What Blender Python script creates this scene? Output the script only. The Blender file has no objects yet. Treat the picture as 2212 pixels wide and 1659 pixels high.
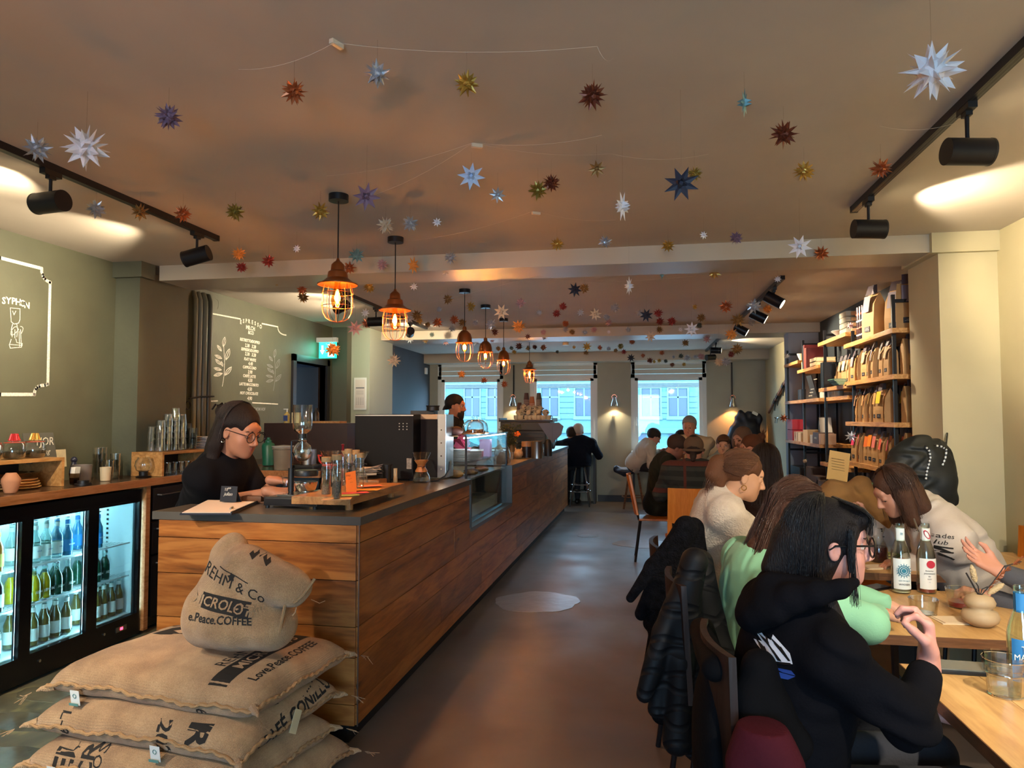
import bpy, bmesh, math, random
import numpy as np
from mathutils import Vector, Matrix, Euler, Quaternion
R=random.Random(7); PI=math.pi
sc=bpy.context.scene; COL=sc.collection
# ---------------------------------------------------------------- camera
F=1534.; H=1.55; YAW=math.radians(9.9); PIT=math.radians(2.72)
cam=bpy.data.cameras.new('camera'); co=bpy.data.objects.new('camera',cam); COL.objects.link(co)
cam.sensor_width=36; cam.lens=F/2212*36; cam.clip_start=.05; cam.clip_end=200
co.location=(0,0,H); co.rotation_euler=(PI/2+PIT,0,YAW); sc.camera=co
_fw=Vector((-math.sin(YAW)*math.cos(PIT),math.cos(YAW)*math.cos(PIT),math.sin(PIT)))
_rt=Vector((math.cos(YAW),math.sin(YAW),0)); _up=_rt.cross(_fw)
def ray(px,py): return _fw+_rt*((px-1106)/F)+_up*((829.5-py)/F)
def aY(px,py,y): d=ray(px,py); return Vector((0,0,H))+d*(y/d.y)
def aX(px,py,x): d=ray(px,py); return Vector((0,0,H))+d*(x/d.x)
def aZ(px,py,z): d=ray(px,py); return Vector((0,0,H))+d*((z-H)/d.z)
def aD(px,py,t): return Vector((0,0,H))+ray(px,py)*t
# ---------------------------------------------------------------- view, world, daylight
sc.view_settings.view_transform='Standard'; sc.view_settings.look='None'
sc.view_settings.gamma=1; sc.view_settings.use_curve_mapping=False
sc.view_settings.exposure=EXPOSURE=1.6
w=bpy.data.worlds.new('sky'); sc.world=w; w.use_nodes=True
nt=w.node_tree; bg=nt.nodes['Background']
bg.inputs[0].default_value=(.50,.76,1.0,1); bg.inputs[1].default_value=6.3
def hexc(h):
    c=[int(h[i:i+2],16)/255 for i in (0,2,4)]
    return tuple((x/12.92 if x<=.04045 else ((x+.055)/1.055)**2.4) for x in c)+(1,)
def portal(loc,sx,sy,rot):
    l=bpy.data.lights.new('window_portal','AREA'); l.shape='RECTANGLE'; l.size=sx; l.size_y=sy; l.energy=1
    l.cycles.is_portal=True
    o=bpy.data.objects.new('window_portal',l); COL.objects.link(o); o.location=loc; o.rotation_euler=rot
for px0,px1 in ((-3.66,-2.61),(-1.83,-.76),(.03,1.12)):
    portal(((px0+px1)/2,13.5,1.6),px1-px0,1.4,(-PI/2,0,0))
portal((0,-2.95,1.5),2.0,2.0,(PI/2,0,0))
# ---------------------------------------------------------------- materials
def newmat(name):
    m=bpy.data.materials.new(name); m.use_nodes=True
    return m,m.node_tree,m.node_tree.nodes['Principled BSDF']
def N(nt,t,**k):
    n=nt.nodes.new(t)
    for a,b in k.items():
        if a.startswith('i_'): n.inputs[a[2:].replace('_',' ')].default_value=b
        else: setattr(n,a,b)
    return n
def ramp(nt,fac,stops):
    r=nt.nodes.new('ShaderNodeValToRGB'); e=r.color_ramp.elements
    while len(e)<len(stops): e.new(.5)
    for i,(p,c) in enumerate(stops): e[i].position=p; e[i].color=c if not isinstance(c,str) else hexc(c)
    nt.links.new(fac,r.inputs[0]); return r.outputs[0]
MATS={}
def M(name,c,rough=.5,metal=0,c2=None,ns=6,bump=0,bs=60,em=None,es=1,spec=.5,stretch=None,alpha=1,coat=0,sheen=0,rnd=0,sub=0):
    """procedural principled material: colour c, optional second colour c2 mixed by noise, noise bump"""
    if name in MATS: return MATS[name]
    m,nt,p=newmat(name); L=nt.links.new
    p.inputs['Roughness'].default_value=rough; p.inputs['Metallic'].default_value=metal
    p.inputs['Specular IOR Level'].default_value=spec; p.inputs['Coat Weight'].default_value=coat
    if sheen: p.inputs['Sheen Weight'].default_value=sheen; p.inputs['Sheen Roughness'].default_value=.4
    if sub: p.inputs['Subsurface Weight'].default_value=sub; p.inputs['Subsurface Radius'].default_value=(.012,.005,.003)
    c=hexc(c); p.inputs['Base Color'].default_value=c; out=None
    tc=None
    if c2 or bump or rnd:
        tc=N(nt,'ShaderNodeTexCoord'); vec=tc.outputs['Object']
        if stretch:
            mp=N(nt,'ShaderNodeMapping'); mp.inputs['Scale'].default_value=stretch; L(vec,mp.inputs[0]); vec=mp.outputs[0]
        if rnd or c2:
            oi=N(nt,'ShaderNodeObjectInfo')
            ad=N(nt,'ShaderNodeVectorMath',operation='ADD'); sc_=N(nt,'ShaderNodeVectorMath',operation='SCALE'); sc_.inputs[0].default_value=(13,7,19)
            L(oi.outputs['Random'],sc_.inputs['Scale']); L(vec,ad.inputs[0]); L(sc_.outputs[0],ad.inputs[1]); vec=ad.outputs[0]
    if c2:
        n=N(nt,'ShaderNodeTexNoise'); n.inputs['Scale'].default_value=ns; n.inputs['Detail'].default_value=6; L(vec,n.inputs['Vector'])
        out=ramp(nt,n.outputs[0],[(.32,c),(.68,hexc(c2))]); L(out,p.inputs['Base Color'])
    if rnd:
        hs=N(nt,'ShaderNodeHueSaturation'); mr=N(nt,'ShaderNodeMapRange'); mr.inputs[3].default_value=1-rnd; mr.inputs[4].default_value=1+rnd
        L(oi.outputs['Random'],mr.inputs[0]); L(mr.outputs[0],hs.inputs['Value'])
        if out: L(out,hs.inputs['Color'])
        else: hs.inputs['Color'].default_value=c
        L(hs.outputs[0],p.inputs['Base Color'])
    if bump:
        n=N(nt,'ShaderNodeTexNoise'); n.inputs['Scale'].default_value=bs; n.inputs['Detail'].default_value=4; L(vec,n.inputs['Vector'])
        b=N(nt,'ShaderNodeBump'); b.inputs['Strength'].default_value=bump; b.inputs['Distance'].default_value=.01
        L(n.outputs[0],b.inputs['Height']); L(b.outputs[0],p.inputs['Normal'])
    if em: p.inputs['Emission Color'].default_value=hexc(em); p.inputs['Emission Strength'].default_value=es
    MATS[name]=m; return m
def glass(name,tint='ffffff',rough=0.,refl=1.0,ior=1.45):
    if name in MATS: return MATS[name]
    m,nt,p=newmat(name); nt.nodes.remove(p); L=nt.links.new; o=nt.nodes['Material Output']
    t=N(nt,'ShaderNodeBsdfTransparent'); t.inputs[0].default_value=hexc(tint)
    g=N(nt,'ShaderNodeBsdfGlossy'); g.inputs['Roughness'].default_value=rough+.02
    f=N(nt,'ShaderNodeLayerWeight'); f.inputs[0].default_value=.5
    pw=N(nt,'ShaderNodeMath',operation='POWER'); pw.inputs[1].default_value=2.4; L(f.outputs['Facing'],pw.inputs[0])
    mu=N(nt,'ShaderNodeMath',operation='MULTIPLY_ADD'); mu.inputs[1].default_value=.7*refl; mu.inputs[2].default_value=.05*refl; mu.use_clamp=True; L(pw.outputs[0],mu.inputs[0])
    mx=N(nt,'ShaderNodeMixShader'); L(mu.outputs[0],mx.inputs[0]); L(t.outputs[0],mx.inputs[1]); L(g.outputs[0],mx.inputs[2]); L(mx.outputs[0],o.inputs[0])
    MATS[name]=m; return m
def wood(name,a,b,c,rough=.45,sc_=(1,9,9),ns=3.2,rnd=.25,bump=.15,knots=True):
    if name in MATS: return MATS[name]
    m,nt,p=newmat(name); L=nt.links.new
    tc=N(nt,'ShaderNodeTexCoord'); mp=N(nt,'ShaderNodeMapping'); mp.inputs['Scale'].default_value=sc_; L(tc.outputs['Object'],mp.inputs[0])
    oi=N(nt,'ShaderNodeObjectInfo'); s_=N(nt,'ShaderNodeVectorMath',operation='SCALE'); s_.inputs[0].default_value=(31,17,23); L(oi.outputs['Random'],s_.inputs['Scale'])
    ad=N(nt,'ShaderNodeVectorMath',operation='ADD'); L(mp.outputs[0],ad.inputs[0]); L(s_.outputs[0],ad.inputs[1])
    n1=N(nt,'ShaderNodeTexNoise'); n1.inputs['Scale'].default_value=ns; n1.inputs['Detail'].default_value=8; n1.inputs['Distortion'].default_value=1.4; L(ad.outputs[0],n1.inputs['Vector'])
    n2=N(nt,'ShaderNodeTexNoise'); n2.inputs['Scale'].default_value=ns*7; n2.inputs['Detail'].default_value=5; L(ad.outputs[0],n2.inputs['Vector'])
    mx=N(nt,'ShaderNodeMath',operation='MULTIPLY_ADD'); mx.inputs[1].default_value=.35; L(n2.outputs[0],mx.inputs[0]); L(n1.outputs[0],mx.inputs[2])
    col=ramp(nt,mx.outputs[0],[(.42,a),(.62,b),(.8,c)])
    if knots:
        mp2=N(nt,'ShaderNodeMapping'); mp2.inputs['Scale'].default_value=(1.6,5,5); L(tc.outputs['Object'],mp2.inputs[0])
        ad2=N(nt,'ShaderNodeVectorMath',operation='ADD'); L(mp2.outputs[0],ad2.inputs[0]); L(s_.outputs[0],ad2.inputs[1])
        v=N(nt,'ShaderNodeTexVoronoi'); v.inputs['Scale'].default_value=1.3; L(ad2.outputs[0],v.inputs['Vector'])
        k=ramp(nt,v.outputs['Distance'],[(.02,(.12,.12,.12,1)),(.1,(1,1,1,1))])
        mm=N(nt,'ShaderNodeMix',data_type='RGBA',blend_type='MULTIPLY'); mm.inputs[0].default_value=.85; L(col,mm.inputs[6]); L(k,mm.inputs[7]); col=mm.outputs[2]
    hs=N(nt,'ShaderNodeHueSaturation'); mr=N(nt,'ShaderNodeMapRange'); mr.inputs[3].default_value=1-rnd; mr.inputs[4].default_value=1+rnd
    L(oi.outputs['Random'],mr.inputs[0]); L(mr.outputs[0],hs.inputs['Value']); L(col,hs.inputs['Color']); L(hs.outputs[0],p.inputs['Base Color'])
    b_=N(nt,'ShaderNodeBump'); b_.inputs['Strength'].default_value=bump; b_.inputs['Distance'].default_value=.01; L(mx.outputs[0],b_.inputs['Height']); L(b_.outputs[0],p.inputs['Normal'])
    p.inputs['Roughness'].default_value=rough; MATS[name]=m; return m
# ---------------------------------------------------------------- geometry helpers
class B:
    """collects shapes and links them as ONE mesh object"""
    def __init__(s): s.bm=bmesh.new(); s.mi=0
    def _m(s,fs):
        for f in fs: f.material_index=s.mi
    def add(s,verts,faces,mi=None):
        vs=[s.bm.verts.new(v) for v in verts]
        for f in faces:
            try: q=s.bm.faces.new([vs[i] for i in f]); q.material_index=s.mi if mi is None else mi
            except ValueError: pass
        return s
    def box(s,x0,y0,z0,x1,y1,z1,m=None,bev=0):
        v=[Vector((x,y,z)) for x in(x0,x1) for y in(y0,y1) for z in(z0,z1)]
        if m is not None: v=[m@q for q in v]
        if bev:
            t=bmesh.new(); vs=[t.verts.new(q) for q in v]
            for f in((0,1,3,2),(4,6,7,5),(0,4,5,1),(2,3,7,6),(0,2,6,4),(1,5,7,3)): t.faces.new([vs[i] for i in f])
            bmesh.ops.bevel(t,geom=t.edges[:],offset=bev,segments=2,affect='EDGES',profile=.7)
            t.verts.index_update(); s.add([q.co.copy() for q in t.verts],[[q.index for q in f.verts] for f in t.faces]); t.free(); return s
        return s.add(v,[(0,1,3,2),(4,6,7,5),(0,4,5,1),(2,3,7,6),(0,2,6,4),(1,5,7,3)])
    def cb(s,c,sx,sy,sz,m=None,bev=0):
        x,y,z=c; return s.box(x-sx/2,y-sy/2,z-sz/2,x+sx/2,y+sy/2,z+sz/2,m,bev)
    def rb(s,c,sx,sy,sz,rz=0,rx=0,ry=0,bev=0):
        return s.box(-sx/2,-sy/2,-sz/2,sx/2,sy/2,sz/2,Matrix.Translation(c)@Euler((rx,ry,rz)).to_matrix().to_4x4(),bev)
    def lathe(s,prof,seg=16,c=(0,0,0),m=None):
        n=len(prof); vs=[]
        for i in range(seg):
            a=2*PI*i/seg
            for r,z in prof:
                v=Vector((c[0]+r*math.cos(a),c[1]+r*math.sin(a),c[2]+z)); vs.append(m@v if m is not None else v)
        return s.add(vs,[(i*n+j,((i+1)%seg)*n+j,((i+1)%seg)*n+j+1,i*n+j+1) for i in range(seg) for j in range(n-1)])
    def cyl(s,p0,p1,r0,r1=None,seg=12,cap=True):
        p0=Vector(p0);p1=Vector(p1); r1=r0 if r1 is None else r1; d=(p1-p0).normalized()
        a=d.orthogonal().normalized(); b=d.cross(a); vs=[]
        for p,r in((p0,r0),(p1,r1)):
            for i in range(seg):
                t=2*PI*i/seg; vs.append(p+(a*math.cos(t)+b*math.sin(t))*r)
        fs=[(i,(i+1)%seg,seg+(i+1)%seg,seg+i) for i in range(seg)]
        if cap: fs+=[tuple(range(seg))[::-1],tuple(range(seg,2*seg))]
        return s.add(vs,fs)
    def tube(s,pts,r,seg=6,cap=True):
        pts=[Vector(p) for p in pts]; n=len(pts); rr=r if hasattr(r,'__len__') else [r]*n; vs=[]; a=None
        for i,p in enumerate(pts):
            d=(pts[min(i+1,n-1)]-pts[max(i-1,0)])
            d=d.normalized() if d.length>1e-9 else Vector((0,0,1))
            a=d.orthogonal().normalized() if a is None else (a-d*a.dot(d)).normalized()
            b=d.cross(a)
            for k in range(seg):
                t=2*PI*k/seg; vs.append(p+(a*math.cos(t)+b*math.sin(t))*rr[i])
        fs=[(i*seg+k,i*seg+(k+1)%seg,(i+1)*seg+(k+1)%seg,(i+1)*seg+k) for i in range(n-1) for k in range(seg)]
        if cap: fs+=[tuple(range(seg))[::-1],tuple(range((n-1)*seg,n*seg))]
        return s.add(vs,fs)
    def ring(s,c,r,t,seg=20,ts=6,m=None):
        vs=[];
        for i in range(seg):
            a=2*PI*i/seg
            for k in range(ts):
                b=2*PI*k/ts; q=Vector(((r+t*math.cos(b))*math.cos(a),(r+t*math.cos(b))*math.sin(a),t*math.sin(b)))
                if m is not None: q=m@q
                vs.append(q+Vector(c))
        return s.add(vs,[(i*ts+k,((i+1)%seg)*ts+k,((i+1)%seg)*ts+(k+1)%ts,i*ts+(k+1)%ts) for i in range(seg) for k in range(ts)])
    def sph(s,c,r,seg=12,rg=8,sq=(1,1,1)):
        return s.lathe([(max(1e-5,r*math.sin(PI*j/rg)),-r*math.cos(PI*j/rg)) for j in range(rg+1)],seg,(0,0,0),Matrix.Translation(c)@Matrix.Diagonal((*sq,1)))
    def prism(s,poly,z0,z1,m=None):
        n=len(poly); vs=[Vector((x,y,z)) for z in(z0,z1) for x,y in poly]
        if m is not None: vs=[m@q for q in vs]
        return s.add(vs,[tuple(range(n))[::-1],tuple(range(n,2*n))]+[(i,(i+1)%n,n+(i+1)%n,n+i) for i in range(n)])
    def quad(s,*v,mi=None): return s.add(v,[tuple(range(len(v)))],mi)
    def o(s,name,mats,par=None,smooth=False,loc=None,rot=None):
        bmesh.ops.recalc_face_normals(s.bm,faces=s.bm.faces[:])
        me=bpy.data.meshes.new(name); s.bm.to_mesh(me); s.bm.free()
        if smooth:
            me.polygons.foreach_set('use_smooth',[True]*len(me.polygons))
            if smooth!=2: me.set_sharp_from_angle(angle=math.radians(40))
        for m in (mats if isinstance(mats,(list,tuple)) else [mats]): me.materials.append(m)
        return lk(name,me,par,loc,rot)
def lk(name,data,par=None,loc=None,rot=None):
    ob=bpy.data.objects.new(name,data); COL.objects.link(ob)
    if par is not None: ob.parent=par
    if loc is not None: ob.location=loc
    if rot is not None: ob.rotation_euler=rot
    return ob
def tag(o,label,cat=None,group=None,kind=None):
    if label: o['label']=label
    if cat: o['category']=cat
    if group: o['group']=group
    if kind: o['kind']=kind
    return o
def T(name,label,cat,loc=(0,0,0),rz=0,group=None):
    return tag(lk(name,None,None,loc,(0,0,rz)),label,cat,group)
def kids(o): return [c for c in bpy.data.objects if c.parent==o]
KID={}
def dup(root,loc,rz=None,label=None,group=None,mats=None,scale=None,rot=None):
    ch=KID.get(root.name)
    if ch is None:
        ch=KID[root.name]=[(c,kids(c)) for c in kids(root)]
    r=root.copy(); COL.objects.link(r); r.location=loc
    if rz is not None: r.rotation_euler=(0,0,rz)
    if rot is not None: r.rotation_euler=rot
    if scale: r.scale=(scale,)*3 if not hasattr(scale,'__len__') else scale
    if label: r['label']=label
    if group: r['group']=group
    def mm(q):
        if mats and q.type=='MESH':
            for i,s_ in enumerate(q.material_slots):
                if s_.material and s_.material.name in mats: nm=s_.material.name; s_.link='OBJECT'; s_.material=mats[nm]
    mm(r)
    for c,gs in ch:
        d=c.copy(); COL.objects.link(d); d.parent=r; mm(d)
        for g in gs: e=g.copy(); COL.objects.link(e); e.parent=d; mm(e)
    return r
def struct(b,name,mats,par=None,smooth=False):
    o=b.o(name,mats,par,smooth)
    if par is None: o['kind']='structure'
    return o
def text(s,size,loc,rot,m,par,name='lettering',ext=.0008,al='CENTER',sx=1,shear=0,space=1,bold=0):
    c=bpy.data.curves.new(name,'FONT'); c.body=s; c.size=size; c.extrude=ext; c.align_x=al; c.align_y='CENTER'; c.shear=shear; c.space_character=space; c.offset=bold; c.resolution_u=2
    c.materials.append(m); o=lk(name,c,par,loc,rot); o.scale=(sx,1,1); return o
def basis(x,y,z,loc): # matrix from axes
    return Matrix(((x[0],y[0],z[0],loc[0]),(x[1],y[1],z[1],loc[1]),(x[2],y[2],z[2],loc[2]),(0,0,0,1)))
# ================================================================ the room
XL,XR,YF,YB,CE=-3.97,2.30,13.35,-3.0,2.75
mCeil=M('ceiling_paint','bbb0a2',.85,c2='b4a99b',ns=2,bump=.08,bs=14)
mBeam=M('beam_paint','b3a894',.4,bump=.04,bs=12)
mGreen=M('green_wall_paint','585a48',.55,c2='4f5142',ns=3,bump=.12,bs=30)
mDark=M('blackboard_paint','3f4643',.5,c2='4a5250',ns=2,bump=.06,bs=30)
mSage=M('sage_wall_paint','bdb390',.7,c2='b4aa88',ns=2,bump=.08,bs=20)
mChalk=M('chalk','e9e6da',.9,c2='b9b7aa',ns=90)
mSlate=M('slate_wall_paint','3a4148',.6,bump=.05)
mBlackMetal=M('black_metal','16161a',.38,.3)
mBlack=M('black_plastic','0f0f11',.45)
mWhite=M('white_paint','cfd3d0',.4)
mChrome=M('chrome','d8d8d8',.12,1)
mSteel=M('brushed_steel','b0aca6',.3,1,bump=.05,bs=200,stretch=(1,1,.05))
# floor: sealed concrete with patches
mF,nt,p=newmat('sealed_concrete'); L=nt.links.new
tc=N(nt,'ShaderNodeTexCoord'); n1=N(nt,'ShaderNodeTexNoise'); n1.inputs['Scale'].default_value=.7; n1.inputs['Detail'].default_value=9; n1.inputs['Distortion'].default_value=.8
L(tc.outputs['Object'],n1.inputs['Vector'])
c1=ramp(nt,n1.outputs[0],[(.3,'5b5049'),(.5,'6b5d53'),(.7,'77695c')])
sx=N(nt,'ShaderNodeSeparateXYZ'); L(tc.outputs['Object'],sx.inputs[0])
n2=N(nt,'ShaderNodeTexNoise'); n2.inputs['Scale'].default_value=3.2; n2.inputs['Detail'].default_value=7; n2.inputs['Distortion'].default_value=1.2; L(tc.outputs['Object'],n2.inputs['Vector'])
c2=ramp(nt,n2.outputs[0],[(.4,'59594a'),(.55,'6a6b56'),(.66,'8b8a62')])
mr=N(nt,'ShaderNodeMapRange'); mr.inputs[1].default_value=-2.3; mr.inputs[2].default_value=-2.5; L(sx.outputs[0],mr.inputs[0])
mx=N(nt,'ShaderNodeMix',data_type='RGBA'); L(mr.outputs[0],mx.inputs[0]); L(c1,mx.inputs[6]); L(c2,mx.inputs[7])
L(mx.outputs[2],p.inputs['Base Color'])
n3=N(nt,'ShaderNodeTexNoise'); n3.inputs['Scale'].default_value=1.6; n3.inputs['Detail'].default_value=8; L(tc.outputs['Object'],n3.inputs['Vector'])
rr=ramp(nt,n3.outputs[0],[(.3,(.34,.34,.34,1)),(.7,(.56,.56,.56,1))]); L(rr,p.inputs['Roughness'])
bb=N(nt,'ShaderNodeBump'); bb.inputs['Strength'].default_value=.12; bb.inputs['Distance'].default_value=.02; L(n3.outputs[0],bb.inputs['Height']); L(bb.outputs[0],p.inputs['Normal'])
struct(B().box(XL-.2,YB-.2,-.12,XR+.2,YF+.3,0),'floor',mF)
# irregular glossy repair patches in the floor
def patch(cx,cy,rx,ry,mat,seed,z=.003,par=None):
    r=random.Random(seed); n=40; ph=[r.uniform(0,6) for _ in range(4)]
    pl=[]
    for i in range(n):
        a=2*PI*i/n; k=1+.05*math.sin(2*a+ph[0])+.04*math.sin(5*a+ph[1])+.02*math.sin(11*a+ph[2])
        pl.append((cx+rx*k*math.cos(a),cy+ry*k*math.sin(a)))
    return B().prism(pl,-.002,z).o('floor_patch',mat,par)
mP1=M('patch_concrete','86786f',.3,c2='94867c',ns=5,bump=.4,bs=14); mP2=M('patch_shiny','4d4c40',.2,c2='7c7d68',ns=4,bump=.3,bs=8)
fl=bpy.data.objects['floor']
pc=aZ(1160,1300,0); patch(pc.x,pc.y,.36,.33,mP1,2,.004,fl)
for (px,py,rx,ry,m_,sd) in ((1390,1175,.35,.3,mP1,3),(1270,1158,.14,.12,mP1,6)):
    q=aZ(px,py,0); patch(q.x,q.y,rx,ry,m_,sd,.003,fl)
for (px,py,rx,ry,sd) in ((130,1500,.25,.12,4),(60,1560,.3,.1,5),(20,1640,.25,.12,8)):
    q=aZ(px,py,0); patch(q.x,q.y,rx,ry,mP2,sd,.003,fl)
struct(B().box(XL-.2,YB-.2,CE,XR+.2,YF+.3,CE+.15),'ceiling',mCeil)
# left wall with door opening y 7.8-8.62 z 0-2.22
b=B(); b.box(XL-.15,YB,0,XL,7.8,CE); b.box(XL-.15,8.65,0,XL,YF,CE); b.box(XL-.15,7.8,2.22,XL,8.65,CE)
wl=struct(b,'wall_left',mGreen)
b=B(); b.box(XL,9.95,0,XL+.012,YF,CE); b.o('blackboard_panel',mSlate,wl)
# left pillar with cap, and its side face
pw=struct(B().box(XL,4.86,0,-3.76,5.46,CE-.12),'wall_left_pillar',[mGreen]); pw.name='wall_left_2'
struct(B().box(XL,4.82,CE-.12,-3.72,4.98,CE),'trim_pillar_cap',mGreen).name='trim_1'
# pillar below the second beam, left
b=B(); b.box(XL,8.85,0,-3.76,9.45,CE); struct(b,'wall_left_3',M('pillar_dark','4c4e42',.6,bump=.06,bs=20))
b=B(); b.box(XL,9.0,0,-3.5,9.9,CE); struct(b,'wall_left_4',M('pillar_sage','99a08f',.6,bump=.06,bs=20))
# beams
struct(B().box(-3.7,5.0,2.63,XR,5.42,CE),'trim_2',mBeam)
struct(B().box(-3.6,9.42,2.63,XR,10.0,CE),'trim_3',mBeam)
struct(B().box(XL,12.95,2.58,XR,YF,CE),'trim_4',mBeam)
# dark door in the left wall: open leaf + frame
mDoor=M('dark_door','18161a',.35)
b=B(); b.box(XL-.15,7.72,0,XL+.03,7.8,2.3); b.box(XL-.15,8.65,0,XL+.03,8.73,2.3); b.box(XL-.15,7.72,2.22,XL+.03,8.73,2.3)
d1=struct(b,'door_1',mDoor)
B().box(XL-.9,8.55,0,XL-.05,8.6,2.2).o('door_leaf',mDoor,d1)
B().tube([(XL-.8,8.55,1.05),(XL-.8,8.48,1.05),(XL-.68,8.48,1.05)],.009).o('handle',mChrome,d1,True)
b=B(); b.box(XL-1.6,7.2,0,XL-1.55,9.6,2.6); b.box(XL-1.6,9.3,0,XL-.15,9.35,2.6); b.box(XL-1.6,6.9,0,XL-.15,6.95,2.6); b.box(XL-1.6,6.9,2.6,XL-.15,9.35,2.65); b.box(XL-1.6,6.9,-.1,XL-.15,9.35,0)
struct(b,'wall_passage',M('passage_paint','4a4e58',.7))
b=B(); b.box(XL-1.56,8.3,0.9,XL-1.545,8.62,2.15)
tag(b.o('window_4',M('passage_window_light','9fbfff',.5,em='9fc4ff',es=1.1)),None,kind='structure')
# right wall, pillar
b=B(); b.box(XR,YB,0,XR+.15,YF,CE); wr=struct(b,'wall_right',mSage)
B().box(XR-.012,5.55,0,XR,9.6,CE).o('shelf_back_wall',M('dark_slate_panel','333a40',.7),wr)
b=B(); b.box(1.95,5.0,0,XR,5.52,CE-.13); struct(b,'wall_right_2',mSage)
struct(B().box(1.9,4.96,CE-.13,XR,5.5,CE),'trim_5',mSage)
b=B(); b.box(1.92,9.5,0,XR,9.75,CE); struct(b,'wall_right_3',M('slate_paint_column','8d95a3',.6))
# back wall behind the camera with a big shop window
b=B(); b.box(XL,YB-.15,0,-1,YB,CE); b.box(1,YB-.15,0,XR,YB,CE); b.box(-1,YB-.15,0,1,YB,.5); b.box(-1,YB-.15,2.5,1,YB,CE)
struct(b,'wall_back',mSage)
wk=struct(B().box(-1,YB-.09,.5,1,YB-.08,2.5),'window_5',glass('pane_glass','f4fbff',0,1))
b=B(); [b.box(x-.03,YB-.12,.5,x+.03,YB-.05,2.5) for x in(-.97,0,.97)]; b.o('window_frame',mWhite,wk)
# far wall: segments between three windows
mPier=M('far_wall_paint','a3a293',.7,c2='9b9a8a',ns=2,bump=.05,bs=15)
OP=[(-3.80,-2.50),(-1.99,-.71),(-.09,1.27)]   # openings
SILL=.86
b=B(); xs=[XL]+[v for o_ in OP for v in o_]+[XR]
for i in range(0,len(xs),2): b.box(xs[i],YF,0,xs[i+1],YF+.3,CE)
for x0,x1 in OP: b.box(x0,YF,0,x1,YF+.3,SILL)
wf=struct(b,'wall_far',mPier)
for i,(x0,x1) in enumerate(OP):
    w_=struct(B().box(x0,YF+.03,SILL,x1,YF+.1,SILL+.06).box(x0,YF+.02,SILL,x0+.07,YF+.1,2.6).box(x1-.07,YF+.02,SILL,x1,YF+.1,2.6).box(x0,YF+.02,2.29,x1,YF+.1,2.36).box(x0,YF+.02,2.54,x1,YF+.1,2.6),'window_%d'%(i+1),mWhite)
    b=B(); 
    for k in range(2): z=2.365+k*.088; b.box(x0+.02,YF+.02,z,x1-.02,YF+.06,z+.084)
    b.o('shutter_box',M('shutter_box_paint','c9cbc2',.6),w_)
    b=B().box(x0+.07,YF+.05,SILL+.06,x0+.13,YF+.09,2.29).box(x1-.13,YF+.05,SILL+.06,x1-.07,YF+.09,2.29).box(x0+.07,YF+.05,2.24,x1-.07,YF+.09,2.29).box(x0+.07,YF+.05,SILL+.06,x1-.07,YF+.09,SILL+.12)
    b.o('sash_frame',mWhite,w_)
    B().box(x0+.13,YF+.066,SILL+.12,x1-.13,YF+.07,2.24).o('pane',MATS['pane_glass'],w_)
    for k in range(4):
        B().rb(((x0+x1)/2,YF+.2,2.13+k*.026),x1-x0-.2,.035,.004,rx=.6).o('shutter_slat',M('slat_grey','575a5e',.4,.4),w_)
    B().tube([(x0+.1,YF+.03,1.55),(x0+.1,YF-.0,1.55),(x0+.1,YF-.0,1.4)],.008).o('handle',mWhite,w_)
struct(B().box(-.71,YF-.02,0,-.09,YF,.12).box(-2.5,YF-.02,0,-1.99,YF,.12).box(1.27,YF-.02,0,XR,YF,.12),'baseboard_far',M('baseboard_dark','2d3134',.5))
# pipes on the left wall
for i,(y,r,c) in enumerate(((5.80,.022,'777a6a'),(5.87,.022,'6f7265'),(5.94,.03,'5c6052'),(6.02,.026,'3f433a'))):
    t=tag(B().tube([(XL+.05,y,0),(XL+.05,y,2.55),(XL+.035,y+.02,2.63),(XL+.0,y+.04,2.70)],r,10).o('wall_pipe',M('pipe_'+c,c,.4),None,True),
      ['slim vertical heating pipe, leftmost of the four beside the pillar','slim vertical heating pipe, second from the pillar','thicker vertical heating pipe, third from the pillar','dark vertical heating pipe nearest the espresso blackboard'][i],'pipe','heating pipes on the left wall')
tag(B().tube([(XL+.06,5.72,1.72),(XL+.09,5.84,1.74),(XL+.09,6.05,1.75)],.007).ring((XL+.05,5.72,1.66),.035,.006,16,6,Matrix.Rotation(PI/2,3,'Y')).o('pipe_bracket',mBlackMetal,None,True),'black bracket clipped round the heating pipes','bracket')
# ---------------------------------------------------------------- chalk on the left wall
xc=XL+.001
def wallpt(px,py): return aX(px,py,xc)
def line(pts,w=.006,name='chalk_line',closed=False):
    b=B(); P=[wallpt(*p) for p in pts]
    for i in range(len(P)-1):
        a,c=P[i],P[i+1]; d=Vector((0,c.y-a.y,c.z-a.z)); 
        if d.length<1e-5: continue
        n=Vector((0,-d.z,d.y)).normalized()*w/2; e=d.normalized()*w/3; q=[a-n-e,c-n+e,c+n+e,a+n-e]
        b.add(q+[v+Vector((.0012,0,0)) for v in q],[(4,5,6,7),(0,4,7,3),(0,1,5,4),(1,2,6,5),(2,3,7,6)])
    return b
def joinlines(lst,w,name):
    b=B()
    for pts in lst:
        P=[wallpt(*p) for p in pts]
        for i in range(len(P)-1):
            a,c=P[i],P[i+1]; d=Vector((0,c.y-a.y,c.z-a.z))
            if d.length<1e-5: continue
            n=Vector((0,-d.z,d.y)).normalized()*w/2; e=d.normalized()*w/3
            q=[v+Vector((.0015,0,0)) for v in (a-n-e,c-n+e,c+n+e,a+n-e)]; b.add(q+[v-Vector((.0015,0,0)) for v in q],[(0,1,2,3),(0,4,5,1),(1,5,6,2),(2,6,7,3),(3,7,4,0)])
    return b.o(name,mChalk,wl)
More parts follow.
